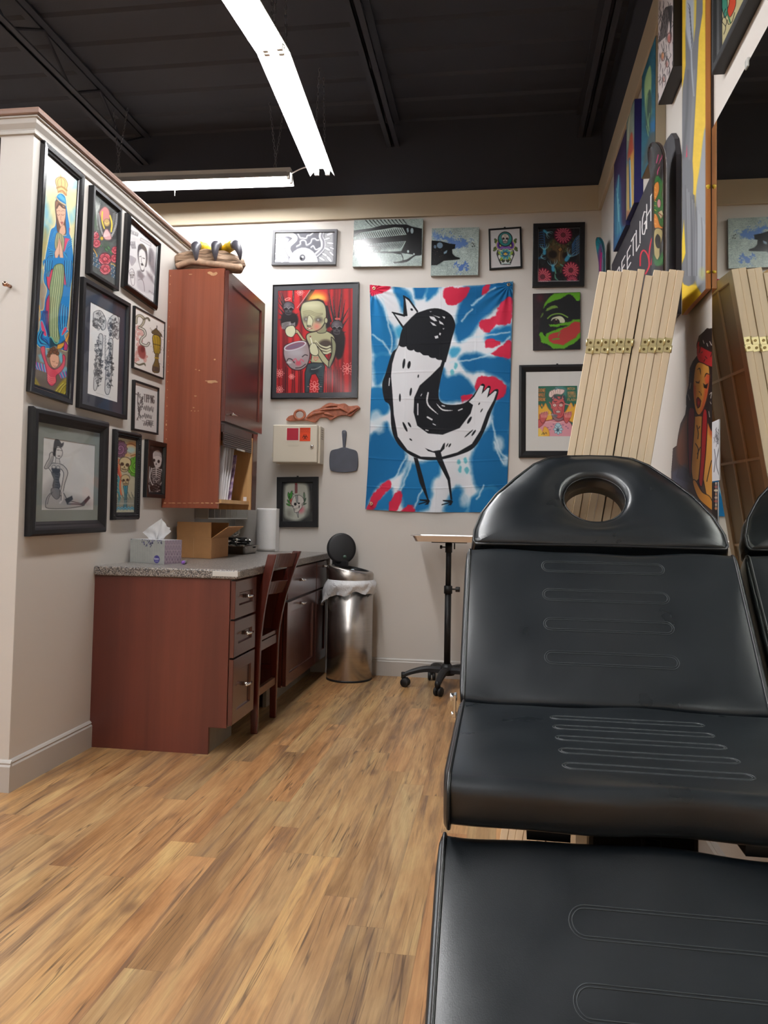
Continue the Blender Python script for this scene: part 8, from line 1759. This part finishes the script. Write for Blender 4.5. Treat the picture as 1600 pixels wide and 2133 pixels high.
a.poly([(250, 980), (255, 800), (285, 560), (340, 450), (390, 430), (500, 480), (545, 560), (545, 1180), (480, 1120), (470, 960), (400, 1000), (300, 960)], BK, 1, sm=True)
a.poly([(340, 560), (380, 480), (470, 500), (498, 560), (490, 740), (460, 900), (410, 1020), (370, 1030), (340, 950), (325, 780)], SKN, 1.2, sm=True, ol=BK, ow=8); a.poly([(470, 600), (500, 620), (480, 800), (430, 980), (400, 1020), (440, 850)], (190, 60, 36), 3, .9); a.poly([(330, 700), (350, 740), (350, 900), (332, 800)], (190, 66, 36), 2.5, .8)
a.line([(370, 560), (395, 545), (405, 610)], BK, 11, taper=True); a.line([(445, 640), (465, 600), (495, 610)], BK, 12, taper=True); a.poly([(350, 680), (380, 690), (395, 670), (390, 705), (360, 700)], BK, .7); a.poly([(430, 700), (455, 720), (485, 700), (470, 760), (440, 750)], BK, .7); a.ell(466, 665, 18, 32, (214, 90, 60), 2.5, .8)
a.line([(388, 790), (400, 800)], BK, 7); a.line([(408, 810), (412, 830)], BK, 7); a.poly([(362, 870), (375, 850), (390, 862), (408, 890), (395, 950), (375, 965), (362, 930)], (120, 24, 28), .8, ol=BK, ow=7); a.ell(384, 910, 9, 18, (170, 40, 40), 1)
a.poly([(360, 400), (375, 260), (440, 300), (540, 350), (545, 520), (490, 520), (430, 490), (385, 470)], RS_, 1, sm=True, ol=BK, ow=9); a.poly([(385, 300), (420, 180), (470, 120), (545, 140), (545, 360), (470, 350), (420, 320)], BK, 1, sm=True)
for p in ([(410, 380), (425, 370)], [(455, 420), (470, 440)], [(510, 420), (525, 380)], [(400, 320), (390, 380)], [(450, 450), (440, 470)]): a.line(p, BK, 9)
for p in ([(500, 260), (520, 300)], [(470, 280), (480, 310)], [(430, 250), (440, 280)], [(270, 820), (290, 880)], [(300, 700), (290, 760)], [(500, 820), (520, 800), (510, 860)], [(490, 1000), (500, 1060)], [(505, 900), (515, 920)]): a.line(p, (226, 220, 210), 6, .85)
M_, = [MB()]
# the print follows the card outline: keep only cells inside it
from mathutils.geometry import tessellate_polygon
o_ = a.build('printed_face', wc_)
me = o_.data; inside = []
py = np.array(poly2)
co = np.zeros(len(me.vertices)*3, np.float32); me.vertices.foreach_get('co', co); co = co.reshape(-1, 3)+np.array(wc_.location)
ins = np.zeros(len(co), bool)
for i in range(len(py)):
    (x1, y1), (x2, y2) = py[i], py[(i+1) % len(py)]
    c_ = (y1 > co[:, 2]) != (y2 > co[:, 2])
    if y2 != y1: ins ^= c_ & (co[:, 1] < (x2-x1)*(co[:, 2]-y1)/(y2-y1)+x1)
import bmesh
bm = bmesh.new(); bm.from_mesh(me); bm.verts.ensure_lookup_table()
bmesh.ops.delete(bm, geom=[v_ for v_ in bm.verts if not ins[v_.index]], context='VERTS'); bm.to_mesh(me); bm.free()
# small sheets fixed to the mirror's lower left
def d_sheet(a):
    a.img[:] = (216, 216, 220); a.z(*sj)
    for k in range(22): a.line([(540+RS.rand()*70, 1160+RS.rand()*150), (545+RS.rand()*60, 1180+RS.rand()*200)], (70, 70, 76), 4, .8)
    a.line([(590, 1190), (610, 1300), (585, 1450), (570, 1560), (600, 1680)], (60, 60, 66), 6); a.line([(550, 1400), (560, 1500), (545, 1640)], (60, 60, 66), 6)
def d_strip(a):
    a.img[:] = (34, 30, 30); a.z(*sj)
    for k in range(8): a.ell(567, 1760+k*38, 12+6*(k % 3), 15, ((176, 150, 130), (150, 60, 50), (206, 190, 160), (190, 110, 50))[k % 4], 1, ol=(60, 50, 50), ow=4)
    a.line([(567, 1740), (567, 2040)], (200, 190, 180), 5)
for (ya_, yb2, z0q, z1q, dr, lb, nm) in ((2.370, 2.300, 1.122, 1.292, d_sheet, 'white line-drawing sheet stuck on the lower left of the mirror', 'drawing_sheet'), (2.372, 2.312, .98, 1.118, d_strip, 'dark patterned strip stuck on the mirror below the white drawing', 'printed_strip')):
    t = thing(nm, lb, 'paper', (.603, ya_, z0q))
    obj('sheet', MB().box(.6015, .6028, yb2, ya_, z0q, z1q), PAPER, t)
    a = Art(np.array([.6010, ya_, z1q]), U_, V_, ya_-yb2, z1q-z0q, .5); dr(a); a.build('print', t)

# ================================================================= PRINTED LABELS
o, ax, ay, up = TISS_FACES
nx_ = ax/np.linalg.norm(ax); ny_ = ay/np.linalg.norm(ay)
a = Art(o+up-ny_*.0008, nx_, np.array([0, 0, -1.]), np.linalg.norm(ax), .108, .5, bg=(186, 188, 184)); a.mott(8, .15, 2); a.z(240, 1060, 10.0)
for k in range(14): a.line([(240+k*50, 640+(k*37) % 90), (245+k*50, 1080)], (200, 200, 190), 12, .6, soft=1.5)
rs = np.random.RandomState(3)
for k in range(150):
    x = 225+rs.rand()*760; y = 600+rs.rand()*240; lim = 840-abs(x-690)*1.15 if 480 < x < 880 else (760-abs(x-930)*.9 if x >= 850 else 690-abs(x-215)*.45)
    if y < lim: a.ell(x, y, 7, 16, ((46, 46, 74), (110, 106, 160), (70, 70, 100))[k % 3], .6, .95, rot=15, n=9)
a.ell(865, 1050, 62, 82, (78, 70, 150), .7); a.text('Kleenex', (815, 1020), (11, 0), (0, 34), (240, 240, 246), 6, gap=.3); a.line([(825, 1068), (905, 1068)], (220, 220, 236), 5); a.line([(835, 1095), (895, 1095)], (200, 200, 226), 9)
a.build('front_print', tb)
C3 = o+ax+up+nx_*.0008
a = Art(C3, ny_, np.array([0, 0, -1.]), np.linalg.norm(ay), .108, .5, bg=(150, 134, 146)); a.z(240, 1060, 10.0)
for r_ in range(5):
    for k in range(7):
        x = 975+k*58+(r_ % 2)*10; y = 640+r_*112; a.poly([(x+8, y+96), (x+50, y+96), (x+29, y+8)] if k % 2 else [(x+8, y+8), (x+50, y+8), (x+29, y+96)], (126, 106, 124) if r_ > 1 else (150, 134, 148), .8); a.line([(x+8, y+96), (x+29, y+4), (x+52, y+96)], (206, 184, 192), 7, .9 if r_ > 1 else .5, sm=False)
    a.line([(970, 640+r_*112), (1370, 640+r_*112)], (206, 184, 192), 9, .8)
a.build('side_print', tb)
# biohazard label
q0, q1 = on(1, YF-.001, *Z(540, 850, 6.096, (517, 250))[0]), on(1, YF-.001, *Z(540, 850, 6.096, (648, 420))[0])
obj('biohazard_label', MB().box(q0[0], q1[0], YF-.0010, YF, q1[2], q0[2]), simple('label_orange', (214, 66, 32), .5), sh)
a = Art(np.array([q0[0], YF-.0016, q0[2]]), np.array([1., 0, 0]), np.array([0, 0, -1.]), q1[0]-q0[0], q0[2]-q1[2], .33, bg=(222, 72, 34)); a.z(540, 850, 6.096); LK = (70, 16, 10)
for y, n_, w_ in ((256, 12, 8), (272, 10, 9), (292, 8, 9)):
    for k in range(n_): a.line([(522+k*120/n_, y), (522+k*120/n_+w_*.6, y+(k % 2)*3)], LK, 5, .8, sm=False)
a.line([(520, 314), (646, 314)], LK, 2, .7); cx_, cy_ = 582, 368
for an in (-90, 30, 150):
    r0_ = math.radians(an); x, y = cx_+16*math.cos(r0_), cy_+16*math.sin(r0_); a.ell(x, y, 17, 17, None, ol=LK, ow=7, a0=an+35, a1=an+325)
a.ell(cx_, cy_, 13, 13, None, ol=LK, ow=4); a.ell(cx_, cy_, 5, 5, (222, 72, 34)); a.ell(cx_, cy_, 4, 4, LK)
a.build('label_print', sh, label='black biohazard symbol and text on orange')
